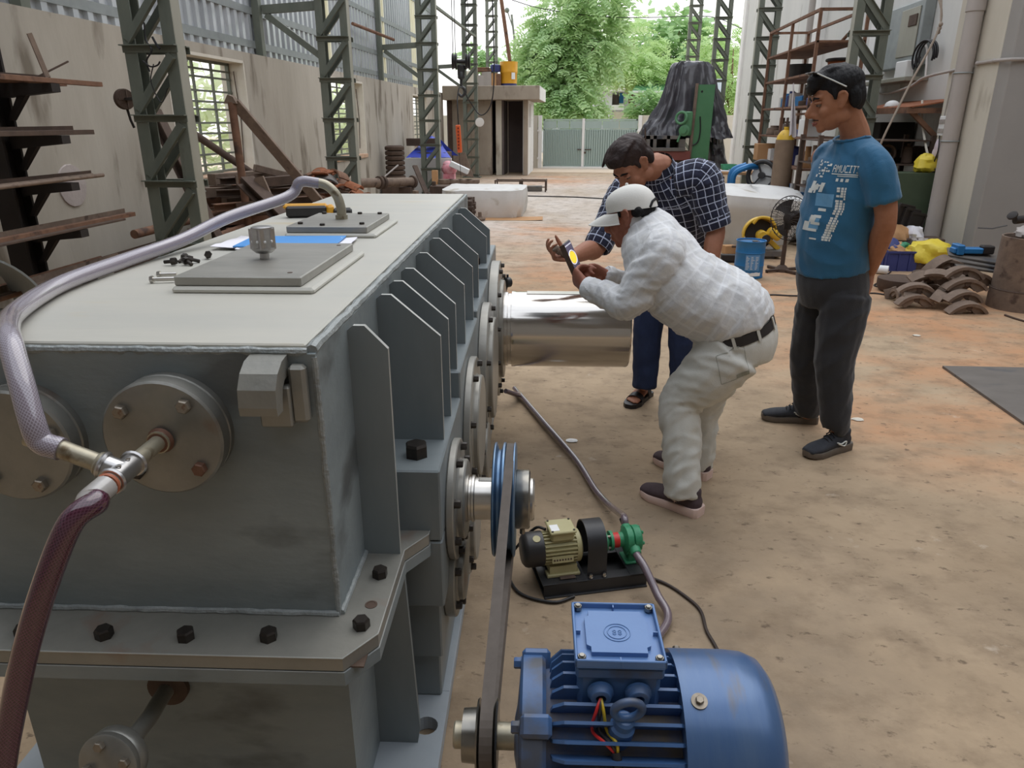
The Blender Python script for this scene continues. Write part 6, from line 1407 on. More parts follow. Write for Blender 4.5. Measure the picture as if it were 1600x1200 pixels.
mb = MB(); a = PY(398,262,7.6); b = PY(450,275,7.9); mb.bar(a, b, .07, .07, bev=.004); solo('square_tube', mb, m_iron, 'brown square tube jutting left from the leaning beam', 'tube')
mb = MB(); mb.prism([(0,0),(.24,0),(.10,.36),(.02,.34)], PY(398,335,6.9), (1,.1,0), (.05,0,1), (0,.03,0)); solo('gusset_plate', mb, m_iron, 'brown tapered plate standing on the heap right of the pipe stand', 'plate')
# the heap of sections under the windows
g = random.Random(21)
prof_i = lambda w_: [(-w_,-w_*.7),(w_,-w_*.7),(w_,-w_*.55),(w_*.1,-w_*.55),(w_*.1,w_*.55),(w_,w_*.55),(w_,w_*.7),(-w_,w_*.7),(-w_,w_*.55),(-w_*.1,w_*.55),(-w_*.1,-w_*.55),(-w_,-w_*.55)]
lays = [(R(28), .0), (R(62), .13), (R(15), .26), (R(48), .39), (R(20), .52), (R(55), .65), (R(30), .77), (R(68), .88)]
for li, (an, z0) in enumerate(lays):
    u = Vector((math.cos(an), math.sin(an), 0)); v = Vector((-u.y, u.x, 0)); nb_ = 7 - li//2; cc = Vector((-3.42, 7.75, 0))
    for k in range(nb_):
        w_ = g.uniform(.042,.058); L = g.uniform(1.1, 1.7)*(1-.05*li); c = cc + v*((k-(nb_-1)/2)*(.30-.015*li)+g.uniform(-.03,.03)) + u*g.uniform(-.2,.2); z = z0+w_; d = (u*1.0+v*g.uniform(-.06,.06)).normalized()*L/2; mb = MB()
        if (c+d).x > -2.55: c.x -= (c+d).x+2.55
        if (c-d).x < -4.05: c.x += -4.05-(c-d).x
        c.z = z; e0, e1 = c-d, c+d; kk = (k+li) % 3
        if kk == 0: mb.section(e0, e1, prof_i(w_))
        elif kk == 1: mb.bar(e0, e1, w_*2, w_*2, bev=.003)
        else: mb.section(e0, e1, [(-w_,-w_),(w_,-w_),(w_,-w_*.8),(-w_*.8,-w_*.8),(-w_*.8,w_),(-w_,w_)])
        solo('scrap_section', mb, g.choice((m_iron, m_rust, m_rust_d)), '%s lying in the heap below the first window' % ('rusty I-section beam','plain square steel bar','rusty angle-section bar')[kk], 'scrap', '%s heaped below the first window' % ('I-section beams','square bars','angle-section bars')[kk])
# orange rusty curved liner plates
def shell(c, r, ang, L, th, az, tilt, roll):
    M = Matrix.Translation(c) @ Matrix.Rotation(az,4,'Z') @ Matrix.Rotation(tilt,4,'Y') @ Matrix.Rotation(roll,4,'X'); mb = MB(); n = 10; vs = []
    for y in (-L/2, L/2):
        for rr in (r, r-th):
            for i in range(n+1): a = -ang/2+ang*i/n; vs.append(M @ Vector((rr*math.sin(a), y, rr*math.cos(a)-r)))
    k = n+1; fs = []
    for i in range(n): fs += [(i,i+1,2*k+i+1,2*k+i), (k+i,3*k+i,3*k+i+1,k+i+1), (i,k+i,k+i+1,i+1), (2*k+i,2*k+i+1,3*k+i+1,3*k+i)]
    fs += [(0,2*k,3*k,k),(n,k+n,3*k+n,2*k+n)]; return mb.add(vs, fs, True)
bn = thing('scrap_bin', 'low rusty steel bin under the pile of orange curved plates', 'bin', (-3.2, 9.25, 0))
mb = MB(); mb.box(-3.66, -2.74, 8.72, 8.76, 0, .5); mb.box(-3.66, -2.74, 9.6, 9.64, 0, .5); part('bin_side', mb, m_rust_d, bn)
mb = MB(); mb.box(-3.66, -3.62, 8.72, 9.64, 0, .5); mb.box(-2.78, -2.74, 8.72, 9.64, 0, .5); part('bin_end', mb, m_rust_d, bn)
mb = MB(); mb.box(-3.62, -2.78, 8.76, 9.6, .38, .42); part('bin_floor', mb, m_rust_d, bn)
for lay in range(4):
    for iy in range(4):
        for ix in range(5):
            x = -3.58+.19*ix+.03*(lay % 2); y = 8.84+.2*iy; d_ = abs(x+3.2)/.62+abs(y-9.1)/.75
            if d_ > 1.35-.30*lay: continue
            z = .50+.135*lay
            mb = shell(Vector((x,y,z+.02)), g.uniform(.13,.17), R(g.uniform(75,105)), g.uniform(.15,.19), .02, g.uniform(0,6.28), R(g.uniform(-30,30)), R(g.uniform(-30,30)))
            solo('liner_plate', mb, g.choice((m_rust_o, m_rust_o, m_rust)), 'orange rusty curved plate in the pile at the foot of the second column', 'plate', 'orange rusty curved plates')
mb = shell(PY(512,275,8.85), .2, R(80), .2, .02, .5, .2, .3); solo('liner_plate', mb, m_plate, 'grey curved plate lying on top of the orange rusty ones', 'plate')
# long jointed pipe and machine scrap farther on
t = thing('jointed_pipe', 'long pale brown jointed pipe lying on scrap behind the second column', 'pipe', (-2.7, 11.5, .0)); a = PY(530,287,11.2); b = PY(645,284,12.6)
mb = MB(); mb.cyl(a, b, .075, n=18); part('barrel', mb, m_iron, t)
for f_ in (.02,.5,.55,.98): mb = MB(); mb.lathe([(.08,0),(.105,.01),(.105,.05),(.08,.06)], a.lerp(b,f_), b-a, 18); part('collar', mb, m_rust_d, t)
mb = MB(); mb.box(min(a.x,b.x), min(a.x,b.x)+.2, a.y-.1, a.y+.2, 0, a.z-.076); mb.box(b.x-.2, b.x, b.y-.2, b.y+.1, 0, b.z-.076); part('cradle', mb, m_rust_d, t)
for k in range(24):
    x = -2.95+.26*(k % 6); y = 11.75+.5*(k//6)+.06*(k % 2); z = 0.0; sx_, sy_, sz_ = g.uniform(.12,.22), g.uniform(.12,.22), g.uniform(.12,.36)
    M = Matrix.Translation((x,y,z+sz_/2)) @ Matrix.Rotation(g.uniform(0,3),4,'Z'); mb = MB()
    if k % 3 == 0: mb.lathe([(.03,0),(sx_*.5,.01),(sx_*.5,sz_*.5),(sx_*.3,sz_*.55),(sx_*.3,sz_),(.02,sz_)], (x,y,z), (0,0,1), 16)
    elif k % 3 == 1: mb.xbox(M, sx_, sy_*.5, sz_, .01); mb.xbox(M @ Matrix.Translation((0,0,sz_*.4)), sx_*.5, sy_*.3, sz_, .01)
    else: mb.ring((x,y,.034), (0,0,1), sx_*.5, .03, 18, 6); mb.cyl((x,y,0),(x,y,sz_),.03,n=10)
    solo('machine_scrap', mb, g.choice((m_iron, m_rust_d, m_rust)), '%s in the scrap between second and third columns' % ('stepped brown hub','brown block with a raised top','brown ring on a pin')[k % 3], 'scrap', '%s between the second and third columns' % ('stepped hubs','machined blocks','rings on pins')[k % 3])
mb = MB(); mb.bar(PY(648,259,13.6), PY(668,305,13.2), .09, .03); solo('flat_bar', mb, m_rust_d, 'dark brown flat bar leaning in front of the third column', 'bar')
mb = MB(); mb.tube([PY(566,283,12.2), PY(600,277,12.4), PY(622,258,12.7)], .014, 8); solo('bent_rod', mb, m_pvc, 'pale bent rod rising out of the scrap', 'rod')
c = PY(616, 270, 15.2); c.z = 0; c.x = max(c.x, -3.86)
for k in range(8):
    mb = MB(); z0 = .30+.095*k
    mb.lathe([(.14,0),(.19,0),(.2,.02),(.2,.06),(.185,.075),(.14,.09)], (c.x, c.y, z0), (0,0,1), 22); solo('cast_ring', mb, m_rust_d, ('lowest','second from the bottom','third from the bottom','fourth from the bottom','fourth from the top','third from the top','second from the top','topmost')[k]+' dark cast ring in the stack by the left wall', 'ring', 'cast rings stacked by the left wall')
mb = MB(); mb.box(c.x-.25, c.x+.25, c.y-.25, c.y+.25, 0, .298, bev=.01); solo('stack_block', mb, m_rust_d, 'dark block under the stack of cast rings', 'block')
# blue tarpaulin over a crate, white board, boxes
t = thing('covered_crate', 'small stack under a peaked bright blue tarpaulin behind the third column', 'tarpaulin', (-3.5, 17.2, 0))
mb = MB(); mb.box(-3.9, -3.1, 16.8, 17.6, 0, .86, bev=.01); part('crate', mb, m_rust_d, t)
a, b, c_, d_ = PY(634,247,16.6), PY(705,247,16.6), PY(690,205,17.4), PY(650,212,17.4)
mb = MB(); pk = PY(664,214,17.0); pk2 = PY(676,214,17.0)
def tp_(u, v): 
    lo = a.lerp(b, u); hi = pk.lerp(pk2, u); p = lo.lerp(hi, v); return p + Vector((0, .5*v, .015*math.sin(9*u+5*v)))
mb.grid(tp_, 14, 10); mb.grid(lambda u, v: tp_(u, v)+Vector((0,1.0*(1-v)+.02,0)), 14, 10); part('tarpaulin', mb, m_tarp_blue, t)
mb = MB(); q = PY(660,222,16.95); mb.xbox(Matrix.Translation(q), .7, .2, .16, .01); part('dark_bundle', mb, m_rust_d, t)
mb = MB(); a = PY(631,290,16.3); b = PY(706,247,16.3); mb.box(a.x, b.x, 16.25, 16.31, 0, b.z, bev=.004); solo('white_board', mb, mat('pale_grey_board', (208,208,206), (218,218,216), 3, rough=.7), 'big pale grey board standing in front of the blue tarpaulin', 'board')
mb = MB(); a = PY(675,266,15.4); b = PY(683,290,15.4); mb.box(a.x, b.x+.02, 15.35, 15.45, 0, a.z, bev=.004); solo('narrow_carton', mb, m_card, 'narrow tan carton seen through the third column', 'carton')
mb = MB(); c = PY(702,264,16.0); mb.ball(c, .17, .15, .14, 12, 8); mb.ball(c+Vector((-.03,0,.09)), .11, .1, .08, 10, 8); mb.box(c.x-.12, c.x+.12, c.y-.1, c.y+.1, 0, c.z-.1); solo('pink_bag', mb, mat('pink_red_bag', (214,84,104), (236,196,204), 7, rough=.6), 'pink and red sack on the brown castings right of the third column', 'bag')
M = Matrix.Translation(PY(718,262,15.8)) @ Matrix.Rotation(R(24),4,'Y'); mb = MB(); mb.xbox(M, .42, .16, .11, .008); solo('white_box', mb, m_white, 'long white box tilted on the brown castings', 'box')
a = PY(712,270,17.2); mb = MB(); mb.prism([(-.25,0),(.42,-.1),(.22,.45),(-.02,.32)], a, (1,0,0), (0,.15,1), (0,.03,0)); solo('brown_plate', mb, m_iron, 'brown plate leaning behind the tilted white box', 'plate')
for k, (px_, py_, lab) in enumerate(((697,282,'brown casting right of the third column, leftmost of the four'), (712,283,'brown casting second from the third column'), (727,281,'taller brown casting under the tilted white box'), (738,280,'brown casting nearest the yellow bag'))):
    c = PY(px_, py_, 15.4); t = thing('casting', lab, 'casting', (c.x, c.y, 0)); w_ = .17
    mb = MB(); mb.lathe([(w_*.6,0),(w_,.02),(w_,.16),(w_*.75,.18),(w_*.75,.3),(w_*.9,.32),(w_*.9,.38),(.05,.38)], (c.x, c.y, 0), (0,0,1), 18); part('body', mb, m_iron, t); mb = MB(); mb.cyl((c.x-w_*1.2, c.y-.02, .24), (c.x+w_*1.2, c.y-.02, .24), .04, n=12); part('boss', mb, m_rust_d, t)
c = PY(748,284,14.6); mb = MB()
for k in range(4): mb.ring((c.x, c.y, .05+.06*k), (.2,.5,1), .14, .045, 20, 7)
solo('hose_coil', mb, m_blackp, 'black coil of hose beside the yellow bag', 'coil')
def lump(c, r, seed, sq=(1,1,.7), n=20, k=12, amp=.35):
    mb = MB(); mb.ball((0,0,0), 1, n=n, k=k)
    for i, v in enumerate(mb.v):
        q = v*1.7+Vector((seed*3.1, seed, 0)); v2 = v*(1+amp*noise.noise(q)+amp*.5*noise.noise(q*2.7)); mb.v[i] = Vector((v2.x*r*sq[0], v2.y*r*sq[1], max(v2.z, -.75)*r*sq[2])) + Vector(c)
    return mb
c = PY(768,284,14.4); solo('yellow_bag', lump((c.x, c.y, .13), .22, 3), m_bag_y, 'crumpled yellow plastic bag on the floor before the hut', 'bag')
mb = MB(); c = PY(700,297,13.4); mb.box(c.x-.3, c.x+.16, 13.2, 13.6, 0, .42, bev=.006); solo('rusty_box', mb, m_rust_d, 'dark rusty box just past the far end of the gearbox', 'box')
# dark bolt rods at the far corner of the gearbox
t = thing('stud_bundle', 'bundle of dark threaded studs standing past the far right corner of the gearbox', 'studs', (-.50, 4.6, 0))
g2 = random.Random(4)
for k in range(5):
    c = PY(736+g2.uniform(-3,4), 318, 4.75+.07*k); mb = MB(); mb.cyl((c.x, c.y, 0), (c.x, c.y, 1.02), .014, n=10)
    for z in (.86,.93,.99): mb.hexbolt((c.x, c.y, z+g2.uniform(-.03,.02)), (0,0,1), .024, .02)
    part('stud', mb, m_rust_d, t)
# wrapped slab left of the aisle
def drape(x0, x1, y0, y1, h, seed, sag=.02, bulge=.04, n=26, rot=0.0, taper=.0):
    mb = MB(); cx, cy = (x0+x1)/2, (y0+y1)/2
    def f(u, v):
        a = 2*math.pi*u; ca, sa = math.cos(a), math.sin(a); e = .35
        ux = math.copysign(abs(ca)**e, ca); uy = math.copysign(abs(sa)**e, sa)
        if v < .6: k = v/.6; z = h*k; sc = 1.0+bulge*math.sin(math.pi*k)+ .05*(1-k)*noise.noise(Vector((6*ca+seed, 6*sa, k*1.5))) - taper*k
        else: k = (v-.6)/.4; z = h + .02*math.sin(k*3.1) + sag*noise.noise(Vector((2*ux*(1-k)+seed, 2*uy*(1-k), 0))); sc = (1-k)*(1-taper)
        q = Vector(((x1-x0)/2*ux*sc, (y1-y0)/2*uy*sc, z + .012*noise.noise(Vector((5*ux*sc, 5*uy*sc, z*6+seed))) if v > 0.02 else 0))
        q.rotate(Euler((0,0,rot))); return Vector((cx+q.x, cy+q.y, q.z))
    mb.grid(f, n*2, 20, wrap=True); return mb
mb = drape(-2.35, -1.02, 12.2, 13.5, .44, 2, taper=-.04); solo('wrapped_slab', mb, m_tarp_w, 'low slab wrapped in white woven tarpaulin past the end of the gearbox', 'tarpaulin')
mb = sheetpaper(-1.4, 12.1, .004, 1.5, .5, .05, 3, curl=.03); solo('flat_sheet', mb, m_card, 'thin brown sheet on the floor under the wrapped slab', 'sheet')
# little steel frames lying on the yard floor
for k, (px_, lab) in enumerate(((793,'light steel frame on the yard floor, nearest the wrapped slab'), (833,'light steel cage on the yard floor, farther right, by the dark cable'))):
    c = PZ(px_, 300); t = thing('steel_cage', lab, 'cage', (c.x, c.y, 0)); 
    for x in (-.28, .28):
        mb = MB(); mb.bar((c.x+x, c.y, 0), (c.x+x, c.y, .26), .03, .03); part('leg', mb, m_rust_d, t); mb = MB(); mb.bar((c.x+x, c.y+.4, 0), (c.x+x, c.y+.4, .26), .03, .03); part('leg', mb, m_rust_d, t)
    mb = MB(); mb.bar((c.x-.3, c.y, .24), (c.x+.3, c.y, .24), .025, .025); mb.bar((c.x-.3, c.y+.4, .24), (c.x+.3, c.y+.4, .24), .025, .025); mb.bar((c.x-.28, c.y, .24), (c.x-.28, c.y+.4, .24), .025, .025); mb.bar((c.x+.28, c.y, .24), (c.x+.28, c.y+.4, .24), .025, .025); mb.bar((c.x-.28, c.y, .08), (c.x+.28, c.y+.4, .08), .02, .02); part('rail', mb, m_rust_d, t)
    mb = MB(); mb.xbox(Matrix.Translation((c.x+.02, c.y+.2, .06)), .34, .2, .12, .01); part('tray', mb, m_plate, t)
mb = MB(); mb.tube(catmull([PZ(820,306,.012), PZ(900,308,.012), PZ(960,311,.012), PZ(1010,309,.012)], 5), .012, 6); solo('floor_cable', mb, m_wire, 'dark cable lying straight across the pale floor before the yard', 'cable')
# hoist block and pendant hanging from above
yh = 12.5
t = thing('hoist_block', 'black crane hoist block with two sheaves and a hook hanging on thin ropes', 'hoist', PY(718,140,yh))
for px_ in (710, 731):
    c = PY(px_, 96, yh); mb = MB(); mb.lathe([(.02,0),(.115,0),(.125,.012),(.105,.03),(.105,.05),(.125,.068),(.115,.08),(.02,.08)], c-Vector((.04,0,0)), (1,.1,0), 24); part('sheave', mb, m_blackp, t)
    mb = MB(); mb.tube([c+Vector((.0,-.11,.0)), c+Vector((-.02,-.1,4.2))], .006, 6); mb.tube([c+Vector((.0,.11,.0)), c+Vector((-.0,.1,4.2))], .006, 6); part('wire_rope', mb, m_wire, t)
a, b = PY(710,96,yh), PY(731,96,yh); mb = MB(); mb.cyl(a, b, .03, n=12); mb.xbox(Matrix.Translation(PY(721,110,yh)), .12, .1, .16, .015); mb.lathe([(.04,0),(.06,.02),(.06,.1),(.03,.14)], PY(721,124,yh), (0,0,1), 14); part('cross_head', mb, m_blackp, t)
c = PY(721,134,yh); mb = MB(); mb.tube(catmull([c+Vector((0,0,.15)), c, c+Vector((.05,0,-.05)), c+Vector((.05,0,-.12)), c+Vector((0,0,-.16)), c+Vector((-.05,0,-.12))], 5), [.024]*26, 8); part('hook', mb, m_blackp, t)
t = thing('crane_pendant', 'orange push-button crane pendant hanging on a dark cable', 'pendant', PY(717,238,yh-.5))
c = PY(717,217,yh-.5); mb = MB(); mb.xbox(Matrix.Translation(c) @ Matrix.Rotation(R(-3),4,'Y'), .075, .06, .42, .012); part('body', mb, m_orange, t)
for k in range(7): mb = MB(); mb.cyl(c+Vector((.0,-.03,.16-.05*k)), c+Vector((0,-.042,.16-.05*k)), .014, n=10); part('button', mb, mat('pendant_button_%d' % k, (120,40,30), rough=.5), t)
mb = MB(); mb.tube(catmull([c+Vector((0,0,.2)), PY(715,170,yh-.5), PY(715,150,yh-.4), PY(720,136,yh-.3), PY(735,160,yh), PY(752,180,yh), PY(768,160,yh), PY(772,100,yh), PY(768,-40,yh)], 6), .010, 6); mb.tube([c+Vector((0,0,-.2)), c+Vector((.02,0,-.6))], .004, 5); part('pendant_cable', mb, m_wire, t)
c = PY(748,189,21.2); t = thing('floodlight', 'round white floodlight fixed to the fourth left column', 'lamp', c)
mb = MB(); mb.lathe([(.03,0),(.07,.02),(.12,.10),(.125,.12),(.11,.125),(0,.115)], c+Vector((-.0,.1,0)), (.25,-1,-.3), 22); part('reflector', mb, m_white, t); mb = MB(); mb.tube([c+Vector((0,.1,0)), c+Vector((-.05,.14,-.1)), c+Vector((-.12,.1,-.3))], .02, 8); part('bracket', mb, m_column, t)

# hedge seen through the left windows
g3 = random.Random(77)
t = thing('window_hedge', 'pale green bushes outside the barred left windows', 'hedge', (-8.5, 13, 0)); V = []; F = []
for k in range(3600):
    y = g3.uniform(6, 30); x = -8.5+g3.uniform(-.9,.9); z = g3.uniform(0, 2.6+.8*noise.noise(Vector((y*.5,0,3)))); d = Vector((g3.uniform(-.2,1), g3.uniform(-1,1), g3.uniform(-.3,.6))).normalized()*g3.uniform(.25,.5); s_ = Vector((-d.y, d.x, g3.uniform(-.2,.2))).normalized()*.12; p = Vector((x,y,z)); b = len(V); V += [p, p+d*.5+s_, p+d, p+d*.5-s_]; F.append((b,b+1,b+2,b+3))
me = D.meshes.new('foliage'); me.from_pydata([v-BASE[t.name] for v in V], [], F); me.materials.append(m_leaf_pale); o = link('foliage', me, t); o['kind'] = 'stuff'

mb = shell(Vector((-3.30, 3.95, .60)), .5, R(60), .5, .012, R(70), R(65), R(10)); mb.bar((-3.45,3.9,0),(-3.45,3.9,.45),.04,.04); solo('bent_sheet', mb, m_girt, 'pale bent steel sheet at the left edge below the rack', 'sheet')
# ================================================================ RIGHT SIDE
# big item under white tarpaulin beside the man in plaid
mb = MB()
def tw(u, v):
    a = 2*math.pi*u; ca, sa = math.cos(a), math.sin(a); e = .3; ux = math.copysign(abs(ca)**e, ca); uy = math.copysign(abs(sa)**e, sa)
    if v < .55: k = v/.55; z = .66*k; sc = .74+.26*min(1, k*1.25)+.04*noise.noise(Vector((4*ca, 4*sa, k*2)))
    else: k = (v-.55)/.45; sc = 1-k; z = .66+.05*k+.02*noise.noise(Vector((3*ux*sc, 3*uy*sc, 2)))
    z += (-.09*(ux*.5+.5)*(1 if uy < 0 else .2))*min(1, v*2)
    return Vector((2.28+.62*ux*sc - .02, 10.35+.85*uy*sc, max(z, 0)))
mb.grid(tw, 60, 22, wrap=True); solo('wrapped_machine', mb, m_tarp_w, 'bulky item wrapped in stained white woven tarpaulin behind the blue drum', 'tarpaulin')
mb = sheetpaper(3.0, 9.6, .004, .5, .5, .2, 6, curl=.1); solo('loose_tarp', mb, m_tarp_w, 'loose corner of white tarpaulin on the floor behind the fan', 'tarpaulin')
mb = sheetpaper(2.95, 8.75, .004, .5, .2, .2, 7, curl=.05, m=m_crate); solo('blue_cloth', mb, m_crate, 'dark blue cloth on the floor behind the fan stand', 'cloth')
# blue drum
c = PZ(1168,432); c.z = 0; t = thing('blue_drum', 'small blue steel drum with a pale printed label, standing behind the stooping man', 'drum', c); rd, hd = .147, .375
mb = MB(); mb.lathe([(rd-.004,0),(rd,.006),(rd,.012),(rd-.004,.018),(rd-.003,.12),(rd,.126),(rd-.003,.132),(rd-.003,.25),(rd,.256),(rd-.003,.262),(rd-.003,hd-.014),(rd+.003,hd-.006),(rd+.001,hd),(rd-.008,hd-.001),(rd-.01,hd-.014),(0,hd-.014)], c, (0,0,1), 44); part('shell', mb, m_drum_blue, t)
mb = MB(); mb.lathe([(.028,0),(.028,.012),(.02,.014),(0,.014)], c+Vector((.03,-.03,hd-.016)), (0,0,1), 18); mb.ring(c+Vector((-.02,.0,hd-.012)), (0,0,1), .1, .004, 30, 6); part('lid', mb, m_plate, t)
def curved(c, r, a0, a1, z0, z1, n=14):
    b = MB(); b.grid(lambda u, v: c+Vector((r*math.cos(a0+(a1-a0)*u), r*math.sin(a0+(a1-a0)*u), z0+(z1-z0)*v)), n, 2); return b
def yaw_to_cam(c, off=0): return math.atan2(-c.y, -c.x)+off
ya = yaw_to_cam(c); mlab = mat('drum_label_blue', (88,140,186), rough=.6)
part('label', curved(c, rd+.0015, ya-.25, ya+.75, .085, .245), mlab, t, 'pale blue label')
mb = MB(); g = random.Random(9)
for i in range(9):
    z = .10+.015*i
    for j in range(3):
        a = ya-.2+.31*j; w_ = g.uniform(.10,.25); b = curved(c, rd+.0025, a, a+w_, z, z+.005, 5); mb.add(b.v, b.f)
part('label_print', mb, m_print, t, 'pale rows of print', kind='stuff')
b = curved(c, rd+.0015, ya-.9, ya+.9, .03, .065); [None for _ in ()]; 
for i, v in enumerate(b.v):
    if v.z > .06: b.v[i].z += .012*noise.noise(Vector((i*.9,0,0)))
part('white_band', b, m_white, t, 'ragged white band near the foot')
# yellow cut-off saw
c = PZ(1196,402); c.z = 0; t = thing('cutoff_saw', 'yellow abrasive cut-off saw on a grey base beside the fan', 'saw', c)
mb = MB(); mb.box(c.x-.28, c.x+.16, c.y-.14, c.y+.16, .03, .10, bev=.006); mb.box(c.x-.2, c.x+.08, c.y-.1, c.y+.1, .0, .035); part('base', mb, m_plate, t)
gc = c+Vector((-.10, -.02, .27)); mb = MB(); n = 18; P = []
vs = []
for y in (-.045, .045):
    for r_ in (.20, .185):
        for i in range(n+1): a = R(5)+R(185)*i/n; vs.append(gc+Vector((r_*math.cos(a), y, r_*math.sin(a))))
k = n+1; fs = []
for i in range(n): fs += [(i,i+1,2*k+i+1,2*k+i),(k+i,3*k+i,3*k+i+1,k+i+1),(i,k+i,k+i+1,i+1),(2*k+i,2*k+i+1,3*k+i+1,3*k+i)]
mb.add(vs, fs, True); 
side_ = [(.20*math.cos(R(5)+R(185)*i/14), .20*math.sin(R(5)+R(185)*i/14)) for i in range(15)]; mb.prism(side_, gc+Vector((0,.03,0)), (1,0,0), (0,0,1), (0,.012,0)); part('blade_guard', mb, m_saw_y, t)
mb = MB(); mb.lathe([(0,0),(.165,0),(.165,.006),(0,.006)], gc, (0,1,0), 32); part('abrasive_disc', mb, m_darkbar, t)
mb = MB(); mb.cyl(gc+Vector((.0,-.16,0)), gc+Vector((0,-.03,0)), .06, n=20, bev=.01); mb.cyl(gc+Vector((.06,-.13,.06)), gc+Vector((.2,-.12,-.02)), .055, .05, n=18, bev=.01); part('saw_motor', mb, m_saw_y, t)
mb = MB(); mb.cyl(gc+Vector((.04,-.165,-.03)), gc+Vector((.04,-.10,-.03)), .05, n=18, bev=.006); part('motor_end', mb, m_blackp, t)
mb = MB(); mb.tube(catmull([gc+Vector((-.1,-.06,.13)), gc+Vector((-.04,-.08,.2)), gc+Vector((.08,-.08,.19)), gc+Vector((.14,-.08,.12))], 5), .016, 8); mb.bar(gc+Vector((.05,-.04,-.02)), c+Vector((.13,0,.1)), .05, .05); part('handle', mb, m_saw_y, t)
mb = MB(); mb.box(c.x-.3, c.x-.16, c.y-.05, c.y+.05, .10, .15, bev=.006); mb.cyl((c.x-.4, c.y, .12), (c.x-.28, c.y, .12), .014, n=10); part('vice', mb, m_rust_d, t)
mb = MB(); p = PZ(1140,410); mb.box(p.x-.1, p.x+.1, p.y-.04, p.y+.05, .02, .09, bev=.006); mb.box(p.x-.2, p.x+.22, p.y-.02, p.y+.01, 0, .03); solo('steel_offcut', mb, m_darkbar, 'dark steel offcut lying left of the blue drum', 'offcut')
mb = MB(); p = PZ(1138,396); mb.xbox(Matrix.Translation((p.x,p.y,.05)) @ Matrix.Rotation(.3,4,'Z'), .14, .1, .1, .004); solo('small_carton', mb, m_card, 'small tan carton left of the blue drum', 'carton')
# pedestal fan
c = PZ(1221,424); c.z = 0; t = thing('pedestal_fan', 'dark pedestal fan with a round wire cage on a four-footed base', 'fan', c)
mb = MB(); mb.lathe([(.07,0),(.07,.03),(.045,.06),(.03,.07)], c, (0,0,1), 20)
for k in range(4): a = k*math.pi/2+.5; mb.bar(c+Vector((0,0,.02)), c+Vector((.21*math.cos(a), .21*math.sin(a), .02)), .035, .025, bev=.004)
part('base', mb, m_rust_d, t)
for k in range(4): a = k*math.pi/2+.5; mb = MB(); p = c+Vector((.2*math.cos(a), .2*math.sin(a), .011)); mb.cyl(p-Vector((.012,0,0)), p+Vector((.012,0,0)), .012, n=10); part('castor', mb, m_blackp, t)
fc = PY(1234, 341, c.y-.03); mb = MB(); mb.cyl(c+Vector((0,0,.06)), Vector((c.x, c.y, fc.z-.05)), .017, n=14); mb.cyl(c+Vector((0,0,.06)), c+Vector((0,0,.28)), .023, n=14); part('pole', mb, m_rust_d, t)
ax = Vector((-.75,-.66,.05)).normalized(); t_, s_, n_ = frame(ax); mb = MB()
rf = .225
for k in range(28):
    a = 2*math.pi*k/28; d = s_*math.cos(a)+n_*math.sin(a)
    for sg in (1, -1): mb.tube([fc+ax*.07*sg+d*.04, fc+ax*.068*sg+d*rf*.7, fc+ax*.045*sg+d*rf*.93, fc+d*rf], .0022, 4)
part('cage_wires', mb, m_darkbar, t)
mb = MB(); mb.ring(fc, ax, rf, .005, 48, 6)
for r_, h in ((.12,.07),(.19,.055)):
    for sg in (1,-1): mb.ring(fc+ax*h*sg, ax, r_, .0022, 40, 4)
part('cage_rim', mb, m_darkbar, t)
for k in range(3):
    a = 2*math.pi*k/3+.6; mb = MB()
    def bl(u, v): 
        b_ = a + (u-.5)*(.5+.7*v); r_ = .035+.155*v; return fc + (s_*math.cos(b_)+n_*math.sin(b_))*r_ + ax*(.025*(u-.5)*2)
    mb.grid(bl, 6, 6); mb.grid(lambda u, v: bl(u, v)-ax*.003, 6, 6); part('blade', mb, m_darkbar, t)
mb = MB(); mb.lathe([(.03,-.06),(.05,-.04),(.045,.05),(.02,.06)], fc, ax, 18); mb.lathe([(.03,.04),(.075,.06),(.08,.16),(.06,.2),(.0,.21)], fc, -ax, 20); mb.xbox(Matrix.Translation((c.x, c.y, fc.z-.06)), .07, .07, .12, .01); part('fan_motor', mb, m_darkbar, t)
# gas cylinder
c = PY(1217, 300, 11.0); c.z = 0; t = thing('gas_cylinder', 'brown gas cylinder with a yellow shoulder behind the white tarpaulin', 'gas cylinder', c)
mb = MB(); mb.lathe([(.12,0),(.128,.03),(.128,1.22),(.125,1.27)], c, (0,0,1), 30); part('barrel', mb, m_cyl, t)
mb = MB(); mb.lathe([(.1265,1.20),(.126,1.24),(.11,1.32),(.07,1.38),(.035,1.40),(.035,1.44),(.0,1.44)], c, (0,0,1), 30); part('shoulder', mb, m_saw_y, t, 'yellow shoulder')
mb = MB(); mb.cyl(c+Vector((0,0,1.44)), c+Vector((0,0,1.56)), .018, n=12); mb.cyl(c+Vector((-.04,0,1.5)), c+Vector((.06,0,1.5)), .012, n=10); part('valve', mb, m_rust_d, t)
mb = MB(); mb.grid(lambda u, v: Vector((c.x-.02+.10*v*(u-.3)+.06*v, c.y-.14-.03*math.sin(u*9), 1.98-.66*v+.02*math.sin(u*7))), 10, 12); mb.grid(lambda u, v: Vector((c.x-.02+.10*v*(u-.3)+.06*v, c.y-.135-.03*math.sin(u*9), 1.98-.66*v+.02*math.sin(u*7))), 10, 12); solo('hanging_rag', mb, mat('pale_rag', (188,182,184), (204,198,200), 9, rough=.9), 'pale rag hanging from the shelf rack over the brown gas cylinder', 'rag')
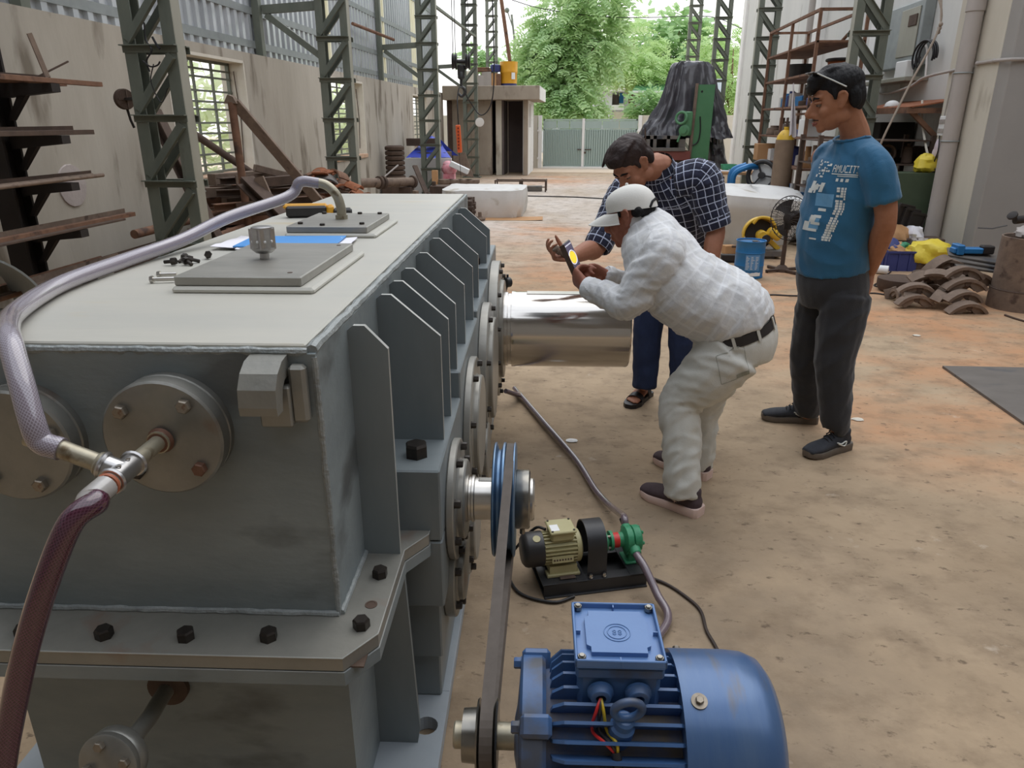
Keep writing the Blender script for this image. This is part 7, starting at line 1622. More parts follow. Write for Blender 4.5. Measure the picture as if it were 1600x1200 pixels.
# angle-iron shelf rack
x0, x1, ya_, yb_, zt = 3.05, 3.66, 11.0, 13.75, 2.92
t = thing('shelf_rack', 'tall rusty angle iron shelf rack cluttered with parts behind the gas cylinder', 'shelf', ((x0+x1)/2, (ya_+yb_)/2, 0))
for x in (x0, x1):
    for y in (ya_, (ya_+yb_)/2, yb_):
        if x == x1 and y != ya_ and y != yb_: continue
        mb = MB(); mb.box(x-.02, x+.02, y-.02, y+.02, 0, zt); part('post', mb, m_rust, t)
mb = MB()
for y in (ya_, yb_): mb.box(x0, x1, y-.018, y+.018, zt-.036, zt)
for x in (x0, x1): mb.box(x-.018, x+.018, ya_, yb_, zt-.036, zt)
part('top_rail', mb, m_rust, t)
SZ = [2.53, 2.14, 1.72, 1.30, .88, .42]
for z in SZ:
    mb = MB(); mb.box(x0-.01, x1+.01, ya_-.02, yb_+.02, z-.03, z, bev=.003); part('shelf_board', mb, m_rust, t)
def pot(c, r, h, m, lab, cat, rim=True, grp=None, nm='pot'):
    mb = MB(); mb.lathe([(r*.85,0),(r*.9,.005),(r,h*.9),(r*1.06,h*.9),(r*1.06,h),(r*.92,h),(r*.88,h*.2),(0,h*.2)], c, (0,0,1), 22); return solo(nm, mb, m, lab, cat, grp)
pot((3.3, 12.6, 2.14), .2, .2, m_blackp, 'black pan on the rack shelf second from the top', 'pan', nm='pan')
pot((3.5, 11.35, 2.14), .17, .17, m_rust_o, 'orange rusty pot on the second rack shelf behind the man in teal', 'pot')
mb = MB(); mb.ring((3.5,11.35,2.31), (0,0,1), .18, .022, 28, 8); solo('tyre_ring', mb, m_blackp, 'black ring lying on the orange rusty pot', 'ring')
mb = MB(); mb.bar((3.45,11.3,2.53), (3.55,11.2,2.68), .06, .02); solo('wood_chip', mb, m_rust, 'small brown block tilted on the top shelf board', 'block')
g = random.Random(31)
cols = [m_iron, m_rust_d, m_card, m_drum_blue, m_white, m_rust, m_crate, m_plate, m_pvc]
for si, z in enumerate(SZ[2:]):
    y = 11.15; k = 0
    while y < 13.5:
        w_ = g.uniform(.14,.3); h = g.uniform(.08,.27); m = g.choice(cols); x = g.uniform(3.17,3.4); mb = MB(); tp_k = g.random()
        if tp_k < .4: mb.xbox(Matrix.Translation((x,y+w_/2,z+h/2)) @ Matrix.Rotation(g.uniform(-.15,.15),4,'Z'), g.uniform(.15,.3), w_*.9, h, .008); mb.xbox(Matrix.Translation((x,y+w_/2,z+h)), .1, w_*.5, .02, .004)
        elif tp_k < .75: mb.lathe([(w_*.4,0),(w_*.45,.01),(w_*.42,h*.7),(w_*.25,h*.8),(w_*.25,h),(0,h)], (x,y+w_/2,z), (0,0,1), 14)
        else: mb.lathe([(w_*.2,0),(w_*.48,0),(w_*.5,.03),(w_*.5,.07),(w_*.2,.08)], (x,y+w_/2,z), (0,0,1), 16); mb.cyl((x,y+w_/2,z+.08),(x,y+w_/2,z+h*.8+.08), w_*.2, n=12)
        solo('workshop_part', mb, m, '%s on the %s rack shelf, %s from the near end' % ('box-shaped part' if tp_k < .4 else ('tin with a neck' if tp_k < .75 else 'ringed hub'), ('third','fourth','fifth','lowest')[si], ('first','second','third','fourth','fifth','sixth','seventh','eighth','ninth','tenth','eleventh','twelfth','thirteenth','fourteenth')[k]), 'part', 'parts on the %s shelf of the rack' % ('third','fourth','fifth','lowest')[si]); y += w_+.03; k += 1
mb = MB(); mb.xbox(Matrix.Translation((3.12,13.5,1.02)), .34, .3, .27, .006); solo('tan_carton', mb, m_card, 'tan carton at the far end of the fifth rack shelf', 'carton')
mb = MB(); mb.bar((2.9,11.02,1.60), (3.7,11.0,1.66), .12, .03); solo('plank', mb, m_rust, 'brown plank laid across the near end of the rack', 'plank')
# low bench and blue pulley frame between white tarp and machine
t = thing('work_bench', 'low bench littered with papers beyond the white tarpaulin', 'bench', (2.3, 12.4, 0))
mb = MB(); mb.box(1.85, 2.75, 12.1, 12.8, .72, .76, bev=.004); part('bench_top', mb, m_card, t)
for x in (1.9, 2.3, 2.7):
    mb = MB(); mb.box(x-.03, x+.03, 12.12, 12.18, 0, .72); part('leg', mb, m_rust_d, t)
mb = MB(); mb.box(1.95, 2.25, 12.3, 12.7, .3, .68, bev=.01); part('tool_box', mb, m_crate, t)
for k, (x, rz) in enumerate(((2.0,.2),(2.25,-.3),(2.5,.1))): solo('bench_paper', sheetpaper(x, 12.4, .765+.002*k, .34, .28, rz, 20+k, curl=.05), m_paper, ('crumpled paper at the left end of the low bench','paper in the middle of the low bench','paper at the right end of the low bench')[k], 'paper')
mb = MB(); mb.lathe([(.1,0),(.12,.02),(.13,.09),(.11,.09),(.09,.03),(0,.03)], (2.35,12.6,.765), (0,0,1), 20); solo('green_bowl', mb, m_green_pump, 'pale green bowl on the low bench', 'bowl')
c = PY(1190,274,11.6); t = thing('fan_blower', 'blue framed blower with a black wheel between the bench and the gas cylinder', 'blower', (c.x, c.y, 0))
mb = MB(); mb.ring(c, (-.5,-1,.1), .2, .035, 36, 10); part('wheel_rim', mb, m_blackp, t)
mb = MB(); ax = Vector((-.5,-1,.1)).normalized(); t_, s_, n_ = frame(ax)
for k in range(3): a = k*2.09+.4; mb.bar(c, c+(s_*math.cos(a)+n_*math.sin(a))*.19, .035, .02)
mb.lathe([(.05,-.03),(.05,.03),(0,.035)], c, ax, 14); part('spoke', mb, m_blackp, t)
mb = MB(); mb.lathe([(.16,0),(.16,.01),(0,.01)], c-ax*.06, ax, 24); part('hub_plate', mb, m_white, t)
mb = MB(); mb.tube(catmull([c+Vector((-.42,0,-.2)), c+Vector((-.40,0,.02)), c+Vector((-.22,0,.12)), c+Vector((-.05,.1,.12))], 5), .045, 8); mb.tube(catmull([c+Vector((-.42,.2,-.2)), c+Vector((-.40,.2,.05)), c+Vector((-.2,.2,.14))], 5), .04, 8); mb.box(c.x-.5, c.x+.1, c.y-.1, c.y+.3, c.z-.26, c.z-.2); part('blue_frame', mb, m_drum_blue, t)
mb = MB()
for x in (-.45,.05):
    for y in (-.06,.26): mb.bar((c.x+x, c.y+y, 0), (c.x+x, c.y+y, c.z-.26), .04, .04)
part('leg', mb, m_rust_d, t)
mb = MB(); mb.cyl((1.75,11.5,.55), (2.45,11.45,.60), .035, n=10); mb.box(1.8,1.9,11.4,11.6,0,.53); mb.box(2.3,2.4,11.4,11.6,0,.55); solo('brown_log', mb, m_iron, 'brown shaft resting on blocks behind the white tarpaulin', 'shaft')
mb = lump((3.35,11.1,.55), .13, 12, (1.2,1,.8)); mb.box(3.25,3.45,11.0,11.2,.42,.5); solo('red_can', mb, mat('red_paint', (190,66,44), rough=.5), 'small red tin on the lowest rack shelf', 'tin')
# covered planer: green column, table, black tarpaulin
t = thing('planing_machine', 'tall machine tool with a green column half hidden under a black tarpaulin', 'machine', (2.0, 14.6, 0))
ym = 14.4; a = PY(1076,255,ym); b = PY(1118,132,ym); zt_ = b.z
mb = MB(); mb.prism([(a.x,0),(b.x-.03,0),(b.x,zt_),(a.x+.05,zt_)], (0,ym,0), (1,0,0), (0,0,1), (0,.4,0)); part('column', mb, m_machine_green, t, 'green machine column')
mb = MB(); mb.prism([(a.x-.05,0),(a.x+.012,0),(a.x+.062,zt_+.02),(a.x+.02,zt_+.02)], (0,ym-.03,0), (1,0,0), (0,0,1), (0,.1,0)); part('slideway', mb, m_iron, t)
c = PY(1075,195,ym-.1); mb = MB(); mb.lathe([(.04,0),(.1,.01),(.1,.06),(.05,.07),(.05,.12),(0,.12)], c+Vector((-.05,0,-.1)), (-.3,-1,0), 18); mb.ring(c+Vector((-.13,-.02,.12)), (-.5,-1,.2), .1, .025, 22, 8); mb.xbox(Matrix.Translation(c+Vector((.0,.03,.02))), .14, .14, .42, .02); mb.cyl(c+Vector((-.1,0,-.1)), c+Vector((-.17,-.02,-.3)), .02, n=8); part('feed_head', mb, m_machine_green, t)
mb = MB(); mb.tube(catmull([PY(1094,182,ym-.02), PY(1094,205,ym-.02), PY(1090,222,ym-.02), PY(1080,228,ym-.02)], 4), .012, 6); part('feed_cable', mb, m_wire, t)
mb = MB(); mb.lathe([(.02,0),(.02,.004),(0,.004)], PY(1097,143,ym-.001), (0,-1,0), 10); part('bolt_hole', mb, m_wire, t)
a = PY(1008,236,ym-.1); b = PY(1072,212,ym-.1)
mb = MB(); mb.box(a.x, b.x, ym-.15, ym+.5, a.z, a.z+.06, bev=.004); mb.box(a.x, b.x, ym-.1, ym+.45, b.z-.06, b.z); mb.box(a.x, a.x+.08, ym-.1, ym+.45, a.z, b.z); mb.box(a.x+.14, a.x+.2, ym-.1, ym+.45, a.z, b.z); mb.box(b.x-.12, b.x, ym-.1, ym+.45, a.z, b.z); mb.box((a.x+b.x)/2+.02, (a.x+b.x)/2+.08, ym-.1, ym+.45, a.z, b.z); mb.box(a.x, b.x, ym+.40, ym+.46, a.z, b.z); part('work_table', mb, m_plate, t)
mb = MB(); mb.box(a.x, b.x+.1, ym-.12, ym+.5, a.z-.16, a.z, bev=.004); part('red_bed', mb, mat('dark_red_paint', (112,58,50), (130,72,62), 5, rough=.6), t, 'dark red bed'); mb = MB(); mb.box(a.x+.05, b.x+.5, ym-.05, ym+.6, 0, a.z-.16); part('bed_base', mb, m_rust_d, t)
mb = MB(); mb.cyl(PY(1010,250,ym-.1), PY(1008,200,ym-.1), .012, n=8); mb.xbox(Matrix.Translation(PY(1004,220,ym-.1)), .08, .08, .1, .01); part('lever', mb, m_rust_d, t)
# the tarpaulin: draped sheet hung over the machine, open towards the table
prof = [(98,1056,1106),(104,1051,1112),(118,1046,1115),(140,1040,1118),(165,1032,1124),(185,1020,1130),(195,1010,1132),(205,1006,1134),(215,1006,1136)]
mb = MB()
def tb_(u, v):
    k = v*(len(prof)-1); i = min(int(k), len(prof)-2); fr_ = k-i; py_ = prof[i][0]*(1-fr_)+prof[i+1][0]*fr_; xa = prof[i][1]*(1-fr_)+prof[i+1][1]*fr_; xb = prof[i][2]*(1-fr_)+prof[i+1][2]*fr_
    pa = PY(xa, py_, 14.9); pb_ = PY(xb, py_, 14.9); a = 2*math.pi*u; e = .7; ux = math.copysign(abs(math.cos(a))**e, math.cos(a)); uy = math.copysign(abs(math.sin(a))**e, math.sin(a))
    wob = .12*(1-2*abs(noise.noise(Vector((3.2*math.cos(a), 3.2*math.sin(a), v*1.1)))))+.05*noise.noise(Vector((8*math.cos(a), 8*math.sin(a), v*3)))+.022*noise.noise(Vector((16*math.cos(a), 16*math.sin(a), v*9)))
    x = (pa.x+pb_.x)/2 + (pb_.x-pa.x)/2*ux*(1+wob); y = 14.98+(.22+.28*v)*uy*(1+wob*1.5); z = pa.z + .04*noise.noise(Vector((3*ux, 3*uy, v*5)))
    return Vector((x, y, z))
NT = 150; mb.grid(tb_, NT, 70, wrap=True); n0 = len(mb.v); mb.add([PY(1080,95,14.98)], []); top = n0; w_ = 71
mb.f += [(i*w_, ((i+1) % NT)*w_, top) for i in range(NT)]; mb.sm += [True]*NT; mb.mi += [0]*NT
def skirt(u, v):
    xb = 1128+14*v; p = PY(xb, 180+85*v, 14.7); q_ = PY(1112, 180+85*v, 14.7); f_ = q_.lerp(p, u); f_.y += .3*u*u+.09*noise.noise(Vector((u*3, v*6, 1)))+.04*noise.noise(Vector((u*9, v*14, 4))); return f_
mb.grid(skirt, 16, 26); mb.grid(lambda u, v: skirt(u, v)+Vector((.0,.7-.5*u,0)), 10, 16)
solo('black_tarpaulin', mb, m_tarp_b, 'crumpled black tarpaulin draped over the machine with the green column', 'tarpaulin')
# heaps behind the man in teal, dark wall shelf and bin
g = random.Random(41)
shn = ('bottom','second','third','fourth')
for si, z in enumerate((.12,.42,.72,1.02)):
    for k in range(10):
        x = 3.0+.25*(k % 5)+g.uniform(-.02,.02); y = 9.82+.42*(k//5)+g.uniform(-.02,.03); w_ = g.uniform(.07,.10); mb = MB(); lay = z-.003; kd = (k+si) % 4; hh = g.uniform(.12,.22)
        if kd == 0: mb.lathe([(w_*.3,0),(w_,.01),(w_,.05),(w_*.5,.06),(w_*.5,hh),(.01,hh)], (x,y,lay), (0,0,1), 16)
        elif kd == 1: mb.xbox(Matrix.Translation((x,y,lay+hh*.4)) @ Matrix.Rotation(g.uniform(-.3,.3),4,'Z'), w_*1.7, w_*1.3, hh*.8, .012); mb.cyl((x-w_,y,lay+hh*.5),(x+w_,y,lay+hh*.5),.03,n=10)
        elif kd == 2: mb.ring((x,y,lay+w_+.02), (g.uniform(-.3,.3),-1,0), w_, .02, 18, 6); mb.cyl((x,y-.05,lay+w_*.9),(x,y+.04,lay+w_*.9),.05,n=12)
        else: mb.cyl((x,y,lay), (x,y,lay+hh), w_*.9, w_*.7, n=14, bev=.01); mb.cyl((x,y,lay+hh), (x,y,lay+hh+.03), w_*.3, n=10)
        solo('machine_part', mb, g.choice((m_iron, m_rust_d, m_rust_d, m_darkbar)), '%s on the %s shelf of the dark parts rack' % (('stepped hub','block with a cross pin','upright ring','tapered drum')[kd], shn[si]), 'part', '%ss on the %s shelf of the dark rack' % (('stepped hub','block','ring','drum')[kd], shn[si]))
t = thing('parts_rack', 'dark steel rack holding machine parts behind the man in teal', 'rack', (3.5, 10.3, 0))
for z in (.12, .42, .72, 1.02, 1.3):
    mb = MB(); mb.box(2.85, 4.2, 9.62, 10.45, z-.018, z-.004); part('shelf_board', mb, m_rust_d, t)
for x in (2.87, 4.18):
    for y in (9.64, 10.43): mb = MB(); mb.box(x-.025, x+.025, y-.025, y+.025, 0, 1.35); part('post', mb, m_rust_d, t)
t = thing('rusty_canopy', 'rusty sheet canopy on braced brackets at the white wall beside the beige pier', 'canopy', (4.2, 10.6, 1.5))
mb = MB(); mb.prism([(3.85,1.66),(4.49,1.76),(4.49,1.775),(3.85,1.675)], (0,9.65,0), (1,0,0), (0,0,1), (0,2.0,0)); part('sheet', mb, m_rust_o, t); mb = MB(); mb.box(3.83, 3.87, 9.65, 11.65, 1.60, 1.67); mb.box(3.85, 4.49, 9.66, 9.7, 1.60, 1.66); part('edge_angle', mb, m_rust, t)
mb = MB(); mb.bar((3.9,9.72,1.62), (4.45,9.72,1.15), .05, .05); part('brace', mb, m_rust, t); mb = MB(); mb.bar((4.44,9.7,.75), (4.44,9.7,1.68), .06, .05); part('upright', mb, m_rust, t); mb = MB(); mb.bar((3.9,11.4,1.62), (4.45,11.4,1.15), .05, .05); part('brace', mb, m_rust, t)
c = PY(1386,166,10.5); mb = MB(); mb.ball((4.0,10.6,1.70), .09, .11, .07, 16, 10); mb.box(3.9,4.0,10.5,10.62,1.69,1.70); solo('white_helmet', mb, m_white, 'white rounded cap lying on the rusty canopy', 'cap')
mb = MB(); mb.box(4.0, 4.46, 10.9, 11.5, 1.05, 1.5, bev=.01); solo('dark_cabinet', mb, m_darkbar, 'dark cabinet under the rusty canopy', 'cabinet')
for k in range(4): mb = MB(); mb.lathe([(.05,0),(.055,.01),(.055,.16),(.04,.19),(0,.19)], (4.32,9.95+.14*k,1.02+.0), (0,0,1), 14); solo('glass_jar', mb, m_rust_d, ('nearest','second','third','farthest')[k]+' dark jar on the ledge under the rusty canopy', 'jar', 'dark jars under the canopy')
mb = MB(); mb.box(4.22,4.48,9.85,10.55,1.0,1.02); solo('ledge', mb, m_rust_d, 'narrow ledge holding the dark jars', 'ledge')
mb = MB(); mb.prism([(0,0),(.40,0),(.46,.62),(-.02,.62)], (3.66,9.18,.32), (1,0,0), (0,0,1), (0,.36,0)); mb.box(3.68,4.04,9.2,9.5,0,.32); solo('green_bin', mb, mat('dark_green_paint', (62,76,56), (74,88,66), 5, rough=.6), 'dark green bin against the beige pier', 'bin')
solo('sack', lump((4.02,9.36,1.03), .13, 61, (1,.9,.9)), m_bag_y, 'grubby yellow sack lying on the dark green bin', 'sack')
# rubbish by the downpipe
for k in range(3):
    a = PZ(1392+9*k, 400, .0); p = Vector((3.50+.10*k, 8.55+.06*k, 0)); mb = MB(); w_, h = .30, .62-.05*k
    M = Matrix.Translation(p+Vector((0,0,h/2+.02))) @ Matrix.Rotation(R(12),4,'Y') @ Matrix.Rotation(R(38),4,'Z')
    for (sx_, sz_, ox, oz) in ((w_,.03,0,h/2),(w_,.03,0,-h/2),(.03,h,-w_/2,0),(.03,h,w_/2,0)): mb.xbox(M @ Matrix.Translation((ox,0,oz)), sx_, .03, sz_, .003)
    mb.xbox(M, w_, .006, h); solo('shutter_panel', mb, m_darkbar, ('front one of the black frames leaning by the pier','middle one of the black frames leaning by the pier','rear one of the black frames leaning by the pier')[k], 'frame', 'black frames leaning by the pier')
def crate(c, sx_, sy_, h, rz, lab):
    t = thing('plastic_crate', lab, 'crate', c, 'L', rotz=rz)
    for (x, y, wx, wy, nm) in ((0,-sy_/2,sx_,.012,'side'),(0,sy_/2,sx_,.012,'side'),(-sx_/2,0,.012,sy_,'end'),(sx_/2,0,.012,sy_,'end')):
        mb = MB(); mb.box(x-wx/2, x+wx/2, y-wy/2, y+wy/2, .0, h)
        n = 5
        for k in range(n+1):
            if wx > wy: xx = -sx_/2+sx_*k/n; mb.box(xx-.008, xx+.008, y-.016, y+.016, 0, h)
            else: yy = -sy_/2+sy_*k/n; mb.box(x-.016, x+.016, yy-.008, yy+.008, 0, h)
        part('crate_'+nm, mb, m_crate, t)
    mb = MB(); mb.box(-sx_/2,sx_/2,-sy_/2,sy_/2,0,.012); part('crate_floor', mb, m_crate, t)
    mb = MB()
    for (x0,x1,y0,y1) in ((-sx_/2-.02,sx_/2+.02,-sy_/2-.02,-sy_/2+.006),(-sx_/2-.02,sx_/2+.02,sy_/2-.006,sy_/2+.02),(-sx_/2-.02,-sx_/2+.006,-sy_/2,sy_/2),(sx_/2-.006,sx_/2+.02,-sy_/2,sy_/2)): mb.box(x0,x1,y0,y1,h-.02,h)
    part('rim', mb, m_crate, t); return t
p = PZ(1422,424); crate((p.x+.02, p.y+.2, 0), .56, .38, .21, .05, 'navy plastic crate of rubbish in front of the pier'); cr = Vector((p.x+.02, p.y+.2, 0))
p2 = PZ(1392,408); crate((p2.x+.02, p2.y+.35, 0), .45, .32, .2, .3, 'second navy crate, behind the front one and nearer the man')
gb_ = [((-.12,-.02,.18),.11,m_card,'tan cardboard scrap in the front crate'),((.06,.03,.2),.10,m_darkbar,'dark rag in the front crate'),((.17,-.03,.19),.08,m_white,'white scrap at the right of the front crate'),((-.02,-.08,.19),.07,m_saw_y,'dull yellow scrap in the front crate')]
for k, (o_, r_, m, lab) in enumerate(gb_): solo('rubbish', lump(cr+Vector(o_), r_, k+30, (1,1,.8)), m, lab, 'rubbish')
c = PY(1452,396,8.15); solo('yellow_bag', lump(Vector((c.x, c.y, c.z)), .17, 7, (1.3,1,.85)), m_bag_y, 'bright yellow plastic bag heaped beside the navy crate', 'bag'); mb = MB(); mb.box(c.x-.15, c.x+.12, c.y-.1, c.y+.12, 0, c.z-.09, bev=.01); solo('low_box', mb, m_rust_d, 'dark low box under the bright yellow bag', 'box')
for k, (px_, py_, r_, m, lab, y_) in enumerate(((1400,372,.15,m_card,'crushed tan carton on top of the rubbish',8.5),(1424,368,.12,m_paper,'white crumpled paper on the rubbish',8.5),(1432,384,.11,m_pvc,'grey crumpled sack on the rubbish by the downpipe',8.4),(1391,388,.12,m_crate,'blue crumpled bag at the left of the rubbish',8.3),(1413,386,.055,m_green_pump,'bright green scrap in the rubbish',8.2))):
    c = PY(px_, py_, y_); solo('rubbish', lump(c, r_, k+50, (1,1,.9)), m, lab, 'rubbish'); 
mb = MB(); c = PY(1410,392,8.45); mb.box(3.45, 3.95, 8.36, 8.6, 0, .30, bev=.01); solo('rubbish_box', mb, m_rust_d, 'dark box buried under the rubbish by the pier', 'box')
p = PZ(1378,422, .04); mb = MB(); mb.lathe([(.018,-.06),(.045,-.06),(.045,.06),(.018,.06)], (p.x,p.y,.045), (1,-.5,0), 18); solo('tape_roll', mb, m_white, 'white roll lying left of the navy crate', 'roll')
mb = MB(); mb.tube(catmull([PZ(1392,424,.008), PZ(1375,440,.008), PZ(1366,445,.008), PZ(1372,448,.008), PZ(1398,455,.008), PZ(1384,460,.008), PZ(1360,458,.008), PZ(1290,462,.008), PZ(1240,462,.008), PZ(1200,461,.008), PZ(1180,470,.008)], 6), .007, 6); solo('floor_cable', mb, m_wire, 'black cable looping over the orange dust behind the man in teal', 'cable')
# brake shoes
def brake_shoe(c, r, ang, w_, th, az, tilt, roll, lab, grp='rusty brake shoes'):
    M = Matrix.Translation(c) @ Matrix.Rotation(az,4,'Z') @ Matrix.Rotation(tilt,4,'X') @ Matrix.Rotation(roll,4,'Y')
    t = thing('brake_shoe', lab, 'brake shoe', c, 'W', grp); n = 12; vs = []
    for y in (-w_/2, w_/2):
        for rr in (r, r-th):
            for i in range(n+1): a = -ang/2+ang*i/n; vs.append(M @ Vector((rr*math.sin(a), y, rr*math.cos(a)-r*.8)))
    k = n+1; fs = []
    for i in range(n): fs += [(i,i+1,2*k+i+1,2*k+i),(k+i,3*k+i,3*k+i+1,k+i+1),(i,k+i,k+i+1,i+1),(2*k+i,2*k+i+1,3*k+i+1,3*k+i)]
    fs += [(0,2*k,3*k,k),(n,k+n,3*k+n,2*k+n)]; mb = MB().add(vs, fs, True); part('platform', mb, m_iron, t)
    pr_ = [(((r-th)*math.sin(-ang/2*.95+ang*.95*i/10)), ((r-th)*math.cos(-ang/2*.95+ang*.95*i/10)-r*.8)) for i in range(11)]; web = pr_ + [(r*.42, .02*r), (r*.16, -.13*r), (0, -.1*r), (-r*.16, -.13*r), (-r*.42, .02*r)]
    web = pr_ + [((r*.62)*math.sin(ang/2*.8-ang*.8*i/8), (r*.62)*math.cos(ang/2*.8-ang*.8*i/8)-r*.8+(.10*r if 2 < i < 6 else 0)) for i in range(9)]
    R3 = M.to_3x3()
    for y in (-w_*.3, w_*.22): mb = MB().prism(web, M @ Vector((0,y,0)), R3 @ Vector((1,0,0)), R3 @ Vector((0,0,1)), R3 @ Vector((0,.014,0))); part('web', mb, m_iron, t)
    mb = MB().lathe([(.014,0),(.026,0),(.026,w_*.7),(.014,w_*.7)], M @ Vector((0,-w_*.35,-.0)), R3 @ Vector((0,1,0)), 14); part('bush', mb, m_rust_d, t)
    return t
bsp = [(1432,458,6.35,.20,.1,0,0,'lowest brake shoe at the left of the pile'),(1438,441,6.42,.20,-.1,.1,.1,'brake shoe second from below at the left of the pile'),(1514,470,6.2,.21,.15,.15,.0,'front brake shoe at the foot of the pile'),(1509,452,6.3,.21,.25,.1,.05,'brake shoe just above the front one'),(1512,433,6.4,.22,.05,.05,.0,'large brake shoe halfway up the right of the pile'),(1508,415,6.5,.22,.15,.0,.05,'large brake shoe near the top right of the pile'),(1472,452,6.4,.18,.9,.3,.1,'brake shoe turned end-on in the middle of the pile'),(1447,424,6.6,.20,.4,.5,.2,'brake shoe lying flat on the left of the pile'),(1466,404,6.75,.22,.6,.4,-.5,'curved brake shoe standing high at the back of the pile'),(1480,424,6.5,.20,-.5,.4,.4,'tilted brake shoe in the middle of the pile'),(1416,448,6.5,.18,1.4,.2,.2,'brake shoe seen edge-on at the left end of the pile'),(1408,450,6.55,.17,1.5,.1,-.1,'second edge-on brake shoe at the left end of the pile'),(1397,448,6.75,.13,.8,1.2,.0,'flat reddish shoe farthest left of the pile'),(1492,438,6.55,.20,.3,.2,-.3,'brake shoe wedged between the middle and right of the pile'),(1490,404,6.8,.22,-.1,.1,.2,'brake shoe under the blue clamp'),(1528,424,6.6,.22,.2,.1,.1,'brake shoe against the rusty drum'),(1455,440,6.65,.2,.1,.15,.1,'brake shoe tucked behind the lowest left ones')]
for k, (px_, py_, y_, r_, az, ti, ro, lab) in enumerate(bsp):
    c = PY(px_, py_, y_); c.z = max(c.z-.05, .05); brake_shoe(c, r_, R(108), .085, .026, az, ti, ro, lab, None)
mb = MB(); mb.lathe([(.05,0),(.2,.01),(.22,.05),(.22,.16),(.12,.18),(.12,.24),(.02,.24)], (3.35,7.1,0), (0,0,1), 22); mb.lathe([(.05,0),(.18,.01),(.2,.05),(.2,.12),(.1,.14)], (3.0,7.05,0), (0,0,1), 22); solo('casting_block', mb, m_rust_d, 'dark castings buried beneath the brake shoe pile', 'casting')
c = PY(1518,392,6.9); t = thing('blue_clamp', 'blue steel clamp with a dark end lying on top of the brake shoe pile', 'clamp', c); mb = MB(); mb.box(c.x-.17, c.x+.08, c.y-.05, c.y+.05, c.z-.02, c.z+.03, bev=.008); mb.box(c.x-.15, c.x-.09, c.y-.07, c.y+.07, c.z-.03, c.z+.06, bev=.008); part('body', mb, m_drum_blue, t); mb = MB(); mb.box(c.x+.08, c.x+.18, c.y-.04, c.y+.05, c.z-.025, c.z+.05, bev=.01); part('end_block', mb, m_darkbar, t)
for k in range(3): mb = MB(); mb.xbox(Matrix.Translation((c.x+.06, c.y-.02-.05*k, c.z-.05-.035*k)) @ Euler((.2,.12,-.3+.1*k)).to_matrix().to_4x4(), .5, .2, .02, .004); solo('flat_plate', mb, m_plate, ('top','middle','bottom')[k]+' one of three flat plates under the blue clamp', 'plate')
# big rusty drum at the right edge
c = PZ(1545,480); c = Vector((c.x+.25, c.y+.02, 0)); t = thing('rusty_drum', 'big rusty open steel pipe length standing on end at the right edge', 'drum', c); rr = .235
mb = MB(); mb.lathe([(rr+.008,0),(rr+.01,.16),(rr,.165),(rr,.60),(rr-.004,.605),(rr-.014,.60),(rr-.014,.4),(0,.4)], c, (0,0,1), 44); part('shell', mb, m_rust_big if 'm_rust_big' in globals() else m_iron, t)
mb = MB(); mb.ring(c+Vector((0,0,.165)), (0,0,1), rr+.005, .007, 44, 6); part('weld_seam', mb, m_rust_d, t)
mb = MB(); mb.lathe([(.12,.3),(.125,.62),(.115,.62),(.11,.4),(0,.4)], c+Vector((.09,.02,.0)), (0,0,1), 28); part('inner_pipe', mb, m_iron, t)
mb = lump(c+Vector((-.03,.05,.62)), .1, 77, (1,1,.7)); solo('rubbish', mb, m_pvc, 'dirty rag and scraps stuffed in the big rusty drum', 'rubbish')
p = PY(1587,338,6.1); mb = MB(); mb.cyl(p+Vector((-.0,0,-.03)), p+Vector((.3,.05,.0)), .03, n=14); mb.lathe([(.03,0),(.038,.004),(.038,.016),(.03,.02)], p+Vector((-.02,0,-.0)), (-.6,-.3,.6), 16); solo('dark_tube', mb, m_darkbar, 'dark flanged tube lying across the top of the rusty drum', 'tube')
mb = MB(); mb.tube([PY(1528,356,6.2), PY(1550,357,6.15), PY(1574,352,6.1)], .005, 5, flat=3); solo('strap', mb, m_wire, 'black strap sticking out left from the top of the rusty drum', 'strap')
# steel plate on the floor, small sticks
a = PZ(1472,575); b = PZ(1640,693); e = PZ(1760,582); mb = MB(); q = [a, b, Vector((b.x+1.6, b.y+.5, 0)), Vector((a.x+1.6,a.y+.05,0))]
vs = [v+Vector((0,0,z)) for z in (.001,.016) for v in q]; mb.add(vs, [(0,1,5,4),(1,2,6,5),(2,3,7,6),(3,0,4,7),(4,5,6,7),(3,2,1,0)]); solo('steel_plate', mb, m_plate, 'dark steel plate lying flat on the floor at the right edge', 'plate')
mb = MB(); mb.tube([PZ(1570,492,.008), PZ(1584,497,.008), PZ(1605,503,.008)], .008, 6); solo('thin_stick', mb, m_rust_d, 'thin dark stick on the floor before the rusty drum', 'stick')
for k, (px_, py_) in enumerate(((893,688),(803,765),(1340,655),(1432,524))): mb = lump(PZ(px_,py_,.004), .022, 90+k, (1.4,1,.25), 10, 6); solo('litter', mb, m_white if k < 2 else m_reveal, ('white scrap of litter left of the stooping man\'s shoes','tiny white scrap on the floor beside the belt pulley','pale scrap right of the shoes of the man in teal','pale flat scrap on the orange dust at right')[k], 'litter')
